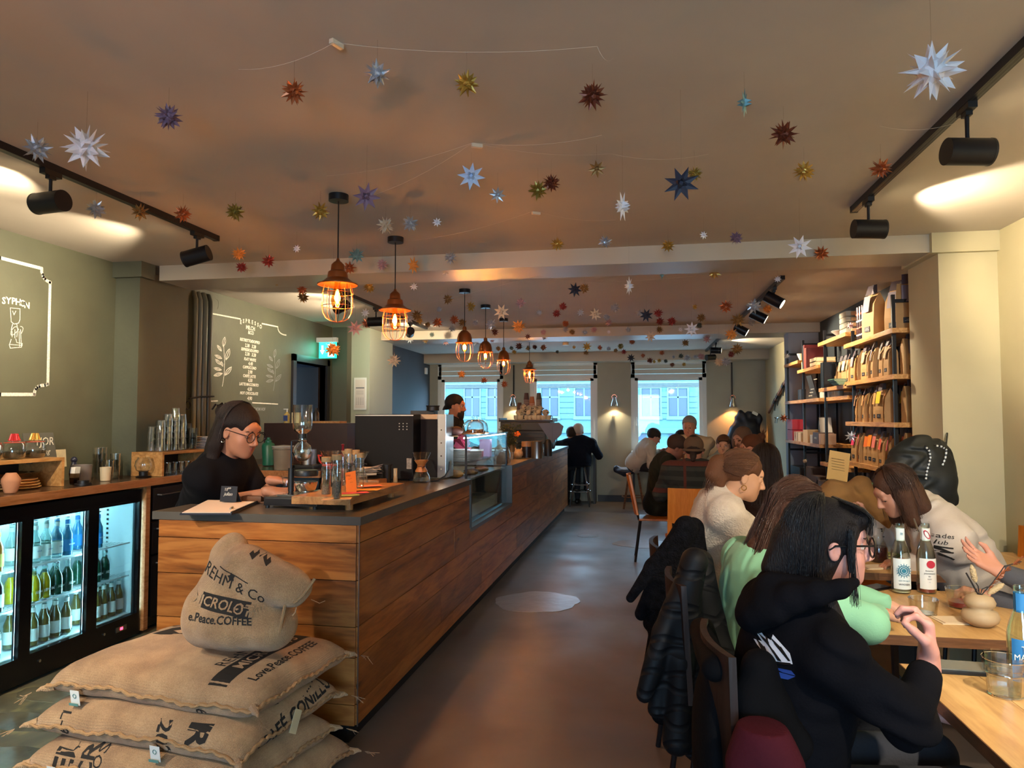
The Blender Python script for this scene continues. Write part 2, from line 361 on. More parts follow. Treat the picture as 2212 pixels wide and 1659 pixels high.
def arc(x0,y0,x1,y1,cx,cy,n=6):
    return [((1-t)**2*x0+2*t*(1-t)*cx+t*t*x1,(1-t)**2*y0+2*t*(1-t)*cy+t*t*y1) for t in [i/n for i in range(n+1)]]
joinlines([[(-60,543),(0,557),(90,580)]+arc(90,580,108,610,88,602)+[(103,830)]+arc(97,832,74,852,75,832)+[(0,852),(-60,850)]],.022,'chalk_border')
joinlines([arc(443,692,456,677,455,690)+[(519,689)],[(566,699),(600,706)]+arc(600,706,618,724,600,722)],.014,'chalk_border')
joinlines([arc(441,846,449,867,446,850)+[(470,866)],[(545,870),(600,873)]],.012,'chalk_border')
joinlines([[(22,665),(24,695),(30,700),(40,698),(43,690),(43,667),(22,665)],[(27,672),(30,680),(34,672)],arc(24,715,40,712,20,735),arc(24,715,40,712,34,698),[(26,716),(26,728)],[(32,712),(32,730)],[(38,713),(36,728)],[(27,700),(24,712)],[(36,700),(38,712)],
   arc(44,705,46,720,54,706),[(44,712),(46,748)],[(41,716),(42,748)],[(24,733),(20,745),(22,752),(46,750),(48,742),(36,740),(34,732)],[(20,744),(48,746)]],.004,'chalk_syphon_drawing')
wr_rot=(PI/2,0,PI/2)
def wt(s,px,py,size,shear=0,name='chalk_lettering',space=1,sx=1,m=None,rx=0):
    p_=wallpt(px,py); return text(s,size,(XL+.002,p_.y,p_.z),(PI/2+0,0,PI/2),m or mChalk,wl,name,.0008,'CENTER',sx,shear,space,.0015)
for i,(ch,px,py) in enumerate(zip('SYPHON',(8,18,29,39,49,58),(650,650,651,653,656,660))): wt(ch,px,py,.06,name='chalk_letter')
for i,(ch,px,py) in enumerate(zip('ESPRESSO',(520,526,532,538,545,551,557,563),(696,694,693.5,694.5,696.5,699,702,706))): wt(ch,px,py,.058,name='chalk_letter')
wt('MILCH',541,709,.06); wt('&CO',542,719,.052)
for s_,px,py,z in (('RISTRETTO/DOPPIO',540,737,.043),('2.30   3.20',541,748,.05),('ESPRESSO/DOPPIO',540,757,.041),('2.30   3.20',541,766,.05),('FLAT WHITE',540,777,.041),('4.40',541,786,.05),('CAPPUCCINO',539,794.5,.041),('3.90',540,804,.05),('CAFFÈ LATTE',538.5,813,.041),('4.50',540,822,.05),('LATTE MACCHIATO',538,831,.041),('4.50',539,841,.05),('HOT CHOCOLATE',538,850,.041),('4.90',539,861,.052)):
    wt(s_,px,py,z,shear=.15,sx=1.0)
wt('SERVIERT VOM HOF',552,884,.045,sx=1,m=M('chalk_faint','8b8f8d',.9))
def leafdraw(cx,cy,s,flip=1,w=.006):
    ls=[[(cx-2*s,cy+55*s),(cx+2*s,cy+30*s),(cx+3*s,cy),(cx+1*s,cy-40*s)]]
    for (x,y,a,l) in ((0,-35,-1.4,22),(-4,-25,-2.2,16),(6,-5,-1.25,26),(-3,-8,-2.7,18),(-5,6,-2.4,18),(-4,18,-2.9,18),(-2,26,2.9,20),(4,30,-.9,24),(-1,10,-1.9,12)):
        x0,y0=cx+flip*x*s,cy+y*s; dx,dy=flip*math.cos(a)*l*s,math.sin(a)*l*s; nx,ny=-dy*.33,dx*.33
        ls.append(arc(x0,y0,x0+dx,y0+dy,x0+dx*.5+nx,y0+dy*.5+ny)); ls.append(arc(x0,y0,x0+dx,y0+dy,x0+dx*.5-nx,y0+dy*.5-ny)); ls.append([(x0,y0),(x0+dx*.8,y0+dy*.8)])
    return ls
joinlines(leafdraw(482,782,.95),.008,'chalk_coffee_branch')
o_=joinlines(leafdraw(592,800,.8),.006,'chalk_coffee_branch'); o_.data.materials[0]=M('chalk_faint','8b8f8d',.9)
joinlines([arc(455,645,470,668,440,665,8),arc(455,645,470,668,478,640,8)],.004,'embossed_ring').data.materials[0]=mGreen
# faint portafilter drawing further back
joinlines([arc(845,795,870,795,857,785),[(845,795),(842,830),(846,880),(852,885)],[(870,795),(873,830),(866,880),(860,885)],[(852,800),(850,875)],[(862,800),(864,875)],[(857,795),(857,885)],[(833,795),(842,797)],[(874,796),(888,798)]],.012,'chalk_faint_drawing').data.materials[0]=M('chalk_faint','8b8f8d',.9)
wt('ESPRESSO',858,778,.10,m=MATS['chalk_faint']); wt('CREMA',828,792,.08,m=MATS['chalk_faint']); wt('GANZ',884,798,.08,m=MATS['chalk_faint'])
# ================================================================ outside: facade across the street
mFac=M('facade_plaster','43696a',.8,c2='406466',ns=1.5); YO=25.
mGlassFar=M('far_window_glass','3a4552',.3,spec=.3)
bd=T('apartment_building','pale green plaster house across the street with tall paired windows','building',(0,YO,0))
b=B(); b.box(-14,0,-1,9,.4,5.0); b.box(-14,-.10,1.02,9,0,1.20); b.box(-14,-.06,3.5,9,0,3.7); b.o('facade_wall',mFac,bd)
def fwin(px0,px1,py0,py1):
    p0=aY(px0,py0,YO); p1=aY(px1,py1,YO); x0,x1,z1,z0=p0.x,p1.x,p0.z,p1.z
    fr=B().box(x0-.08,-.06,z0-.12,x1+.08,-.01,z0).box(x0-.06,-.05,z1,x1+.06,-.01,z1+.08).box(x0-.06,-.05,z0,x0,-.01,z1).box(x1,-.05,z0,x1+.06,-.01,z1).box((x0+x1)/2-.025,-.035,z0,(x0+x1)/2+.025,-.012,z1).box(x0,-.035,z1-.32*(z1-z0)-.025,x1,-.012,z1-.32*(z1-z0)+.025).o('window_frame',M('far_frame','4b6368',.5),bd)
    for xa,xb in ((x0,(x0+x1)/2),((x0+x1)/2,x1)):
        for za,zb in ((z0,z1-.32*(z1-z0)),(z1-.32*(z1-z0),z1)):
            B().box(xa+.02,-.02,za+.02,xb-.02,-.008,zb-.02).o('pane',mGlassFar,fr)
for a in ((943,958),(1005,1036),(1054,1085),(1120,1150),(1170,1206),(1243,1281),(1386,1426),(1444,1485),(1545,1580)): fwin(a[0],a[1],839,899)
for a in ((1208,1241),(1039,1052),(1378,1384),(1428,1442),(1488,1508),(960,1002)):
    for k in range(5):
        p0=aY(a[0]+1,846+k*12,YO); p1=aY(a[1]-1,846+k*12+10.5,YO)
        B().box(p0.x,-.04,p1.z,p1.x,0,p0.z-.0).o('facade_block',mFac,bd)
for (x0,x1) in ((1185,1200),(1376,1396),(1445,1460)):
    p0=aY(x0,936,YO);p1=aY(x1,950,YO); B().box(p0.x,-.03,p1.z,p1.x,-.0,p0.z).o('basement_window',mGlassFar,bd)
tag(B().box(-30,YF+.3,-.25,30,YO,-.15).o('pavement',M('street_grey','8a8f92',.8)),None,kind='structure').name='floor_street'
# ================================================================ lamps
mCop=M('copper_shade','a8683c',.28,.9); mCopIn=M('copper_inside','e08a5a',.35,.8); mWire=M('rose_copper_wire','d08e70',.3,.9)
mBulb=glass('amber_bulb_glass','ffcf80',0,1); mGlow=M('filament_glow','ffb040',.5,em='ffb048',es=34)
def pointlight(par,loc,e,col,r=.03,name='lamp_light'):
    l=bpy.data.lights.new(name,'POINT'); l.energy=e; l.color=col; l.shadow_soft_size=r
    return lk(name,l,par,loc)
def pendant(kind):
    t=T('pendant_lamp','','lamp')
    B().cyl((0,0,2.715),(0,0,2.75),.053,seg=24).o('ceiling_rose',mBlackMetal,t,True)
    B().tube([(0,0,2.72),(0,0,2.39)],.004).o('cord',mBlack,t,True)
    if kind==0:
        pr=[(.006,2.405),(.012,2.39),(.02,2.385),(.034,2.37),(.037,2.345),(.038,2.338),(.05,2.33),(.054,2.31),(.055,2.298),(.07,2.285),(.09,2.272),(.108,2.265),(.108,2.262)]
        bz,R0,wires,rings=2.06,.082,10,(2.215,2.145)
        cage=[(.072,2.262),(.08,2.22),(.083,2.145),(.078,2.11),(.062,2.082),(.035,2.066),(.0,2.06)]
        bulb=[(.016,2.29),(.018,2.25),(.028,2.21),(.034,2.175),(.028,2.148),(.012,2.133),(.0001,2.13)]; gl=(2.195,.013,.042)
    else:
        pr=[(.014,2.40),(.02,2.385),(.02,2.365),(.035,2.355),(.058,2.33),(.068,2.295),(.07,2.255),(.086,2.25),(.086,2.247)]
        bz,R0,wires,rings=2.07,.075,8,()
        cage=[(.066,2.25),(.078,2.20),(.08,2.155),(.068,2.11),(.04,2.08),(.0,2.07)]
        bulb=[(.015,2.27),(.016,2.245),(.03,2.22),(.031,2.195),(.02,2.17),(.0001,2.162)]; gl=(2.208,.014,.026)
    B().lathe(pr,28).lathe([(max(r-.003,.001),z-.002) for r,z in pr],28).o('shade',[mCop],t,True)
    cg=B()
    for i in range(wires):
        a=2*PI*i/wires+.2; cg.tube([(r*math.cos(a),r*math.sin(a),z) for r,z in cage],.0016,5)
    for z in rings: cg.ring((0,0,z),.0835,.0018,28,5)
    cg.o('cage',mWire,t,True)
    B().cyl((0,0,2.31),(0,0,bulb[0][1]-.01),.017,seg=12).o('socket',mBlack,t,True)
    bl=B().lathe(bulb,18).o('bulb',mBulb,t,True)
    B().sph((0,0,gl[0]),gl[1],10,8,(1,1,gl[2]/gl[1])).o('filament',mGlow,bl,2)
    pointlight(t,(0,0,gl[0]-.0),28,(1,.56,.27),.018)
    return t
pa=pendant(0); pb_=pendant(1)
PL=['copper cage pendant with flared shade, the nearest and largest of the row','second copper cage pendant with flared shade, above the boxes of the brewing machine','copper dome pendant with long open cage, third lamp of the row','copper dome pendant with long open cage, fourth lamp of the row','copper dome pendant with long open cage, fifth lamp of the row','small far copper pendant with flared shade, in front of the middle window']
for i,(x,y,k) in enumerate(((-1.57,3.56,0),(-1.57,4.48,0),(-1.57,6.42,1),(-1.57,7.36,1),(-1.57,8.41,1),(-1.55,10.39,0))):
    if i==0: pa.location=(x,y,0); pa['label']=PL[0]; pa['group']='copper pendants above the counter'
    elif i==2: pb_.location=(x,y,0); pb_['label']=PL[2]; pb_['group']='copper pendants above the counter'
    else: dup(pa if k==0 else pb_,(x,y,0),label=PL[i],group='copper pendants above the counter')
for x_,y_,l_ in ((-1.57,.7,'copper pendant behind the camera, first'),(-1.57,-.6,'copper pendant behind the camera, second')): dup(pa,(x_,y_,0),label=l_,group='copper pendants behind the camera')  # unseen pendants added as warm fill for the near area
def track(x,y0,y1,label):
    t=T('light_track',label,'lamp track',(x,y0,CE),0,'ceiling light tracks')
    B().box(-.018,0,-.034,.018,y1-y0,0).o('rail',mBlackMetal,t)
    B().box(-.010,.01,-.0345,-.004,y1-y0-.01,-.033).box(.004,.01,-.0345,.010,y1-y0-.01,-.033).o('contact_groove',M('groove','3a3a3c',.3,.6),t)
    B().box(-.0195,y1-y0-.02,-.036,.0195,y1-y0,.0).o('end_cap',mBlack,t)
track(-2.72,-2.6,4.24,'black light track over the fridges, from the near left corner')
track(1.23,-2.6,4.27,'black light track over the right tables, ending before the first beam')
track(-2.72,5.6,9.0,'black light track behind the first two pendants')
track(1.23,6.25,9.1,'black light track in front of the bag shelves')
track(1.23,10.3,12.9,'farthest black light track, near the right window')
mLens=M('lamp_lens','fff2cf',.3,em='ffe9b8',es=9)
def spot(px,py,x,d,label,e=42,ang=104,col=(1,.84,.58),on=True):
    p=aX(px,py,x); d=Vector(d).normalized(); t=T('track_spotlight',label,'spotlight',(x,p.y,CE-.034),0,'black cylinder spotlights')
    z=p.z-(CE-.034)
    B().box(-.016,-.05,-.024,.016,.05,.0).box(-.012,-.02,-.04,.012,.02,-.02).o('adaptor',mBlack,t)
    B().cyl((0,0,-.03),(0,0,z+.045),.008).o('stem',mBlackMetal,t,True)
    c=Vector((0,0,z)); 
    hd=B().cyl(c-d*.08,c+d*.076,.05,seg=28).o('lamp_head',mBlackMetal,t,True)
    B().cyl(c+d*.074,c+d*.082,.051,.051,28).o('bezel',mBlack,hd,True)
    B().cyl(c+d*.0825,c+d*.084,.04,seg=20).o('lens',mLens if on else mBlack,hd,True)
    if on:
        l=bpy.data.lights.new('lamp_light','SPOT'); l.energy=e; l.color=col; l.spot_size=math.radians(ang); l.spot_blend=.35; l.shadow_soft_size=.03
        o=lk('lamp_light',l,t,c+d*.09); o.rotation_mode='QUATERNION'; o.rotation_quaternion=(-d).to_track_quat('Z','Y')
spot(108,437,-2.72,(-1,.1,-.02),'black track spotlight at the far left, nearest the camera')
spot(425,553,-2.72,(-1,-.15,-.28),'black track spotlight on the end of the left near track')
spot(738,663,-2.72,(-.8,.6,-.15),'dark track spotlight seen behind the cage of the nearest pendant',26)
spot(812,695,-2.72,(-1,-.05,-.02),'track spotlight glowing to the left beside the second pendant',26)
spot(886,718,-2.72,(-.35,.9,-.1),'round-looking black spotlight seen from its back, right of the second pendant',26)
spot(2091,328,1.23,(1,.12,-.03),'large black spotlight at the upper right, nearest the camera')
spot(1877,495,1.23,(1,.1,-.03),'black spotlight on the far end of the right near track')
spot(1672,648,1.23,(.75,-.25,-.5),'tilted black spotlight at the near end of the shelf track',46,90)
spot(1638,683,1.23,(.8,-.1,-.45),'second spotlight on the shelf track, lens glowing',46,90)
spot(1600,712,1.23,(.85,-.1,-.5),'third spotlight on the shelf track, lens glowing',46,90)
spot(1546,757,1.23,(1,0,-.05),'upper spotlight on the farthest track',26)
spot(1535,772,1.23,(-.9,-.5,-.1),'lower black spotlight on the farthest track, turned away',20,104,on=False)
for x,d in((-2.72,-1),(1.23,1)):  # unseen spots added to brighten the front of the room
    for y in(1.0,.1,-1.6):
        t=T('track_spotlight','%s track spotlight behind the camera, %s track'%({1.0:'first',.1:'second'}.get(y,'third'),'left' if x<0 else 'right'),'spotlight',(x,y,CE-.034),0,'black cylinder spotlights'); c=Vector((0,0,-.16)); dv=Vector((d*.25 if y>0 else d,.8 if y>0 else .3,-.62 if y>0 else -.3)).normalized()
        B().box(-.016,-.05,-.024,.016,.05,.0).cyl((0,0,-.03),(0,0,-.12),.008).o('adaptor',mBlack,t); B().cyl(c-dv*.08,c+dv*.076,.05,seg=24).o('lamp_head',mBlackMetal,t,True)
        l=bpy.data.lights.new('lamp_light','SPOT'); l.energy=70 if y>0 else 40; l.color=(1,.86,.66); l.spot_size=math.radians(84); l.spot_blend=.35; l.shadow_soft_size=.03
        o=lk('lamp_light',l,t,c+dv*.09); o.rotation_mode='QUATERNION'; o.rotation_quaternion=(-dv).to_track_quat('Z','Y')
# chrome wall lamps on the far wall
def walllamp(px,py,label,on,rod=True,e=5,col=(1,.55,.25)):
    p=aY(px,py,YF-.12); t=T('wall_lamp',label,'lamp',(p.x,YF,p.z),0,'chrome lamps on the far wall')
    if rod: B().tube([(0,-.04,.03),(0,-.04,CE-p.z-.2)],.014).o('rod',mBlack,t,True)
    B().cyl((0,0,.05),(0,-.03,.05),.035,seg=16).tube([(0,-.03,.05),(0,-.12,.07)],.01).o('bracket',mChrome,t,True)
    B().lathe([(.012,.10),(.03,.085),(.034,.05),(.05,.01),(.066,-.045),(.068,-.075)],20,(0,-.12,0)).o('shade',mChrome,t,True)
    B().ring((0,-.12,.09),.045,.007,14,6,Matrix.Rotation(PI/2,3,'X')).o('joint_ring',M('rose_steel','b07868',.25,1),t,True)
    if on:
        B().sph((0,-.12,-.04),.03,10,6).o('bulb',M('wall_bulb','ffd9a0',.5,em='ffc070',es=8),t,2)
        l=bpy.data.lights.new('lamp_light','SPOT'); l.energy=e; l.color=col; l.spot_size=math.radians(120); l.spot_blend=.3; l.shadow_soft_size=.03
        lk('lamp_light',l,t,(0,-.12,-.07),(0,0,0))
walllamp(1108,868,'chrome wall lamp on a black rod, left of the cup stacks',True,e=5,col=(1,.8,.5))
walllamp(1327,868,'chrome wall lamp on the pier between the middle and right windows',True,False,7,(1,.8,.5))
walllamp(1583,870,'chrome wall lamp glowing orange above the coat pile',True,True,14,(1,.4,.12))
# ================================================================ folded paper stars on nylon threads
SC=dict(silver='a9adb4',white='d9d6da',purple='6b5468',copper='a85c34',bronze='8e6c3e',gold='b08a3c',orange='d88a3c',red='9a3a34',cream='cdb79a',navy='1d2436',blue='a9bfdc',teal='6f9aa2',rose='b58a8a',green='3f4a42',olive='8a7634',darkcopper='713a28')
MET={'silver','copper','bronze','gold','olive','darkcopper','red','teal'}
def stm(c): return M('star_'+c,SC[c],.34 if c in MET else .6,.55 if c in MET else 0,spec=.5)
def ballmesh(nm,n,seed,w=.17):
    r=random.Random(seed); b=B(); g=(1+5**.5)/2
    for i in range(n):
        z=1-2*(i+.5)/n; a=2*PI*i/g; s_=math.sqrt(1-z*z); d=Vector((s_*math.cos(a),s_*math.sin(a),z)); L_=r.uniform(.86,1.0)
        u=d.orthogonal().normalized(); q=Quaternion(d,r.uniform(0,6)); u=q@u; v=d.cross(u)
        base=d*.30; tip=d*L_; k=[base+u*w*1.35,base+v*w*.55,base-u*w*1.35,base-v*w*.55]
        b.add([tip]+k,[(0,1,2),(0,2,3),(0,3,4),(0,4,1)])
    b.sph((0,0,0),.42,8,6)
    o=b.o(nm,stm('silver')); me=o.data; bpy.data.objects.remove(o); return me
def flatmesh(nm):
    b=B()
    for i in range(8):
        a=2*PI*i/8; c,s_=math.cos(a),math.sin(a); L_=1.0
        def q(r,t,y): return (r*c-t*s_,y,r*s_+t*c)
        b.add([q(L_,0,0),q(.36,.2,.0),q(.2,0,.09),q(.36,-.2,0),q(.2,0,-.09)],[(0,1,2),(0,2,3),(0,3,4),(0,4,1)])
    for sg in(1,-1):
        for i in range(4):
            a=PI/4+PI/2*i; c,s_=math.cos(a),math.sin(a)
            b.add([(c*.16,sg*.5,s_*.16),(c*.36,sg*.05,s_*.36),(c*.1-s_*.16,sg*.05,s_*.1+c*.16),(c*.1+s_*.16,sg*.05,s_*.1-c*.16)],[(0,1,2),(0,3,1),(0,2,3)])
    b.sph((0,0,0),.3,8,5,(1,.4,1))
    o=b.o(nm,stm('silver')); me=o.data; bpy.data.objects.remove(o); return me
BM=[ballmesh('star_ball',30,1),ballmesh('star_ball_fine',42,2,.13)]; FM=flatmesh('star_flat')
THR=B().tube([(0,0,0),(0,0,1)],.0006,4,False).o('t',glass('nylon','f2efe6',.2,3)).data; bpy.data.objects.remove(bpy.data.objects['t'])
ST='''80 321 27 silver b;186 319 44 white b;364 253 27 purple b;635 198 26 copper b;208 452 19 silver b;303 458 18 bronze b;395 462 18 copper b;508 458 19 olive b;692 456 19 gold b;516 548 15 orange b;641 537 8 white f
815 159 27 silver b;1008 181 26 gold b;1280 207 29 darkcopper b;1018 381 26 blue f;792 425 27 purple f;1075 421 16 silver f;1162 411 20 olive b;1191 395 19 darkcopper b;1289 365 17 bronze f;1345 446 28 white e;833 487 18 cream b;886 483 17 silver b;944 480 9 white f;770 552 17 teal b;755 579 14 copper b;826 572 13 rose b;893 573 17 orange e;973 557 14 silver b;962 586 8 cream f;1203 527 14 gold b;1307 523 14 silver b;1443 531 14 gold b
2013 154 57 white b;1608 222 26 teal e;1693 290 28 darkcopper b;1737 370 22 gold b;1903 364 22 copper b;1472 397 33 navy f;1500 376 16 olive b;1520 508 8 white f;1590 514 14 purple b;1728 533 22 white f;1774 547 16 copper b
522 577 12 red b;580 564 14 red b;598 612 6 gold f;652 626 11 copper b;655 642 12 bronze b;797 621 13 gold b;789 676 9 white f;767 709 15 rose f;792 698 11 darkcopper b;901 681 12 bronze b;718 755 17 orange b;894 619 8 white f;885 733 8 silver f;884 690 9 silver b
967 647 11 bronze b;1017 662 11 gold b;1083 674 15 cream f;1125 655 11 rose b;948 668 6 silver b;1242 626 14 navy f;1262 623 11 bronze b;1359 618 18 white e;1430 595 9 teal e;1544 588 14 gold b;1216 662 9 red b;1202 677 9 red b;1165 675 6 silver f;1254 675 7 silver f;1286 679 12 cream f;1328 665 11 silver b;1310 685 8 silver b;1315 697 8 rose b;1381 676 8 silver b;1396 681 13 navy f;1422 676 10 red b;1426 694 9 red b;1451 694 10 red b;1501 663 6 gold f;1515 687 10 bronze b;1568 662 14 copper b;1629 662 16 silver b;1658 668 10 orange b;1594 691 15 bronze b;1623 697 9 silver b;1580 722 13 orange b;1511 703 7 green b;1494 711 14 white f;1405 727 11 cream f;1527 732 9 rose f;1481 741 8 bronze b;1591 755 13 bronze b;1580 765 8 red b;1553 782 10 cream b;1569 781 11 silver b
906 693 8 gold b;924 701 7 bronze b;945 697 11 copper b;981 691 10 copper b;999 697 9 bronze b;1027 697 7 silver b;977 710 8 silver b;1061 701 12 silver b;1069 717 8 darkcopper b;1121 705 15 orange b;933 723 6 green b;919 734 8 bronze b;963 738 8 rose f;1063 734 6 rose b;1028 739 7 silver b;1222 699 8 copper b;1222 712 7 silver b;1236 717 7 bronze b;1263 718 7 silver b;1283 712 7 rose b;1357 712 7 silver b;1174 718 7 rose b;1176 728 7 silver b;1140 727 6 darkcopper f;1315 717 4 white f;1425 712 8 bronze b;1470 712 5 white f
1076 753 6 bronze b;1105 752 5 green b;1111 760 6 gold b;1121 748 8 darkcopper b;1141 752 6 bronze b;1155 750 6 darkcopper b;1174 751 7 copper b;1204 760 4 green b;1240 750 4 gold b;1268 749 9 gold f;1266 762 6 bronze b;1296 751 6 copper b;1315 753 5 silver b;1330 757 5 bronze b;1341 748 7 olive b;1348 760 6 red b;1365 738 7 copper b;1363 773 8 navy f;1389 768 5 copper b;1404 779 7 darkcopper b;1413 781 4 gold b;1424 779 5 gold f;1438 780 5 green b;1430 762 6 copper b;1452 788 6 darkcopper b;1477 787 5 gold b;1455 771 4 silver b;1471 769 6 green b;1485 773 8 silver b;1503 771 6 silver b;1515 770 8 rose b
997 809 9 orange b;1046 822 8 copper b;1090 830 8 copper b;851 779 14 cream b;1680 603 7 white f'''
stars=[]
for q in ST.replace('\n',';').split(';'):
    a=q.split(); stars.append((int(a[0]),int(a[1]),int(a[2]),a[3],a[4]))
CW=dict(copper='copper',darkcopper='dark copper',olive='olive gold',blue='pale blue',teal='blue-green',green='dark green',navy='navy blue')
def zone(px,py,y): return 'before the first beam' if y<5 else ('between the two beams' if y<9.4 else 'beyond the second beam')
ORD=['first','second','third','fourth','fifth','sixth','seventh','eighth','ninth','tenth','eleventh','twelfth','thirteenth','fourteenth','fifteenth','sixteenth','seventeenth','eighteenth','nineteenth','twentieth']
rs=random.Random(5); recs=[]
for px,py,r,c,k in stars:
    lim=.075 if (c=='white' and r>40) else .056
    z=2.64
    while z>2.0:
        p=aZ(px,py,z); d=(p-Vector((0,0,H))).dot(_fw)
        if r*d/F<=lim and p.y<12.6: break
        z-=.02
    recs.append([p,r*1.2*d/F,c,k,px,py,zone(px,py,p.y)])
cnt={}
for q in sorted(recs,key=lambda q:q[4]):
    key=(q[2],q[3]=='b',q[6]); cnt.setdefault(key,[]).append(q)
for key,l in cnt.items():
    c,ball,zn=key; cw=CW.get(c,c)
    for i,q in enumerate(l):
        p,r,_,k,px,py,_z=q
        n=len(l); w_='the only %s one'%cw if n==1 else ('%s %s one from the left'%(ORD[i],cw))
        lab='%s paper star%s %s, %s'%(cw,' ball' if ball else ' with flat points',zn,w_.replace(cw+' ','',1))
        o=lk('paper_star',BM[0 if r>.045 or k!='b' else 1] if k=='b' else FM,None,p)
        o.rotation_euler=(rs.uniform(0,6),rs.uniform(0,6),rs.uniform(0,6)) if k=='b' else ((0,rs.uniform(-.4,.4),rs.uniform(-.3,.5)) if k=='f' else (.1,rs.uniform(-.3,.3),1.2))
        o.scale=(r,r,r); sl=o.material_slots[0]; sl.link='OBJECT'; sl.material=stm(c)
        tag(o,lab,'star','paper stars under the ceiling, '+_z)
        th=lk('thread',THR,o); top=CE
        if 4.96<p.y<5.46 or 9.38<p.y<10.04: top=2.64
        if p.y>12.95: top=2.58
        th.matrix_parent_inverse=(Matrix.Translation(o.location)@o.rotation_euler.to_matrix().to_4x4()@Matrix.Diagonal((*o.scale,1))).inverted()
        th.location=p+Vector((0,0,r*.5)); th.scale=(1,1,top-p.z-r*.5)
# nylon lines strung between pegs under the ceiling
nl=glass('nylon','f2efe6',.2,3)
def nylon(pts,lab,z=2.72,sag=.05):
    P=[aZ(x,y,z) for x,y in pts]; Q=[]
    for a,c in zip(P,P[1:]):
        for i in range(9):
            t=i/8; v=a.lerp(c,t); v.z-=sag*4*t*(1-t)*.5; Q.append(v)
    tag(B().tube(Q,.0005,3).o('nylon_line',M('nylon_thread','cfc4b0',.3),None),lab,'thread','nylon lines under the ceiling')
nylon([(515,150),(722,92),(1290,100),(1325,125)],'nylon line from a clip above the nearest pendant towards the right')
nylon([(705,380),(1022,308),(1300,292)],'nylon line through the middle ceiling clip, leftwards past the nearest pendant')
nylon([(795,425),(1022,308),(1320,332),(1530,333)],'nylon line from the purple star to the middle ceiling clip and right')
nylon([(890,520),(1155,455),(1330,475)],'nylon line through the small clip above the first beam')
nylon([(1900,272),(2075,262)],'short nylon line tied to the adaptor of the nearest right spotlight')
nylon([(900,660),(1160,595),(1300,610),(1560,590)],'nylon line just beyond the first beam',2.6,.02)
for px,py,lab in ((727,90,'small clear clip stuck to the ceiling, nearest the camera'),(1030,311,'white clip stuck in the middle of the near ceiling'),(1158,458,'tiny clip stuck to the ceiling near the first beam')):
    p=aZ(px,py,CE); tag(B().rb((p.x,p.y,CE-.008),.05,.018,.016,rz=.5 if px>800 else 1.2,bev=.003).o('ceiling_clip',M('clip','cbb9a0',.3),None),lab,'clip','clips on the ceiling')
# ================================================================ serving counter
mOak=wood('rustic_oak','5e3414','905422','ac6e34',.42,sc_=(.7,6,6),ns=1.7,rnd=.22)
mTop=M('stone_worktop','4f4b46',.3,c2='57524c',ns=5,bump=.04,bs=40)
mEdge=M('dark_kickplate','2c2a2b',.5)
mGap=M('shadow_gap','120c08',.8)
A0=Vector((-1.31,3.26,0)); A1=Vector((-1.135,12.0,0)); CLEN=(A1-A0).length; cr=-math.atan2(A1.x-A0.x,A1.y-A0.y)
ct=T('serving_counter','long serving counter clad in rustic oak planks under a dark stone top','counter',tuple(A0),cr)
Mc=Matrix.Translation(A0)@Matrix.Rotation(cr,4,'Z')
def cl(x,y,z): return Mc@Vector((x,y,z))
N0,N1,NZ=2.15,3.77,.70
b=B(); b.box(-.78,.02,.0,-.055,N0-.01,1.03); b.box(-.78,N1+.01,.0,-.055,CLEN-.1,1.03); b.box(-.78,N0-.02,0,-.055,N1+.02,NZ-.03); b.box(-1.08,.02,0,-.7,.3,1.03)
b.o('carcass',mGap,ct)
b=B(); b.box(-.79,-.01,1.035,.008,N0,1.075); b.box(-1.12,-.01,1.035,-.79,.30,1.075); b.box(-.79,N1,1.035,.008,CLEN,1.075)
b.o('worktop',mTop,ct)
b=B(); b.box(-.74,N0-.01,NZ-.03,.008,N1+.01,NZ); b.box(-.74,N0-.03,NZ,.008,N0,1.035); b.box(-.74,N1,NZ,.008,N1+.03,1.035); b.o('display_well',mTop,ct)
B().box(-1.0,.05,0,-.06,CLEN-.15,.092).o('kickplate',mEdge,ct)
B().box(-.035,-.002,.09,-.030,.002,1.035).box(-.004,-.004,.09,.001,.001,1.035).o('corner_strip',mSteel,ct)
rows=[1.035,.948,.771,.553,.409,.190,.092]
rp=random.Random(11)
def plank(x0,x1,z0,z1,face):
    g=.0018; L_=x1-x0-2*g; h=z0-z1-2*g; t=.025+rp.uniform(-.002,.002)
    o=B().box(-L_/2,-t/2,-h/2,L_/2,t/2,h/2,bev=.0018).o('plank',mOak,ct)
    if face=='end': o.location=((x0+x1)/2,-.0+.0125-.0,(z0+z1)/2); o.location.y=.0
    else: o.location=(-.0175+rp.uniform(-.001,.001),(x0+x1)/2,(z0+z1)/2); o.rotation_euler=(0,0,PI/2)
for i in range(6):
    z0,z1=rows[i],rows[i+1]
    plank(-1.08,-.012,z0,z1,'end')
    segs=[(0.0,CLEN-.03)]
    if z1>=NZ-.001: segs=[(0,N0),(N1,CLEN-.03)]
    elif z0>NZ: segs=[(0,N0),(N1,CLEN-.03),('m',)]
    for sg in segs:
        if sg[0]=='m': zt=NZ-.03; a,e=N0,N1
        else: zt=z0; a,e=sg
        y=a; first=True
        while y<e-.01:
            l=rp.uniform(1.0,2.3) if not first else rp.uniform(.7,2.2); y2=min(y+l,e)
            if e-y2<.35: y2=e
            plank(y,y2,zt,z1,'front'); y=y2; first=False
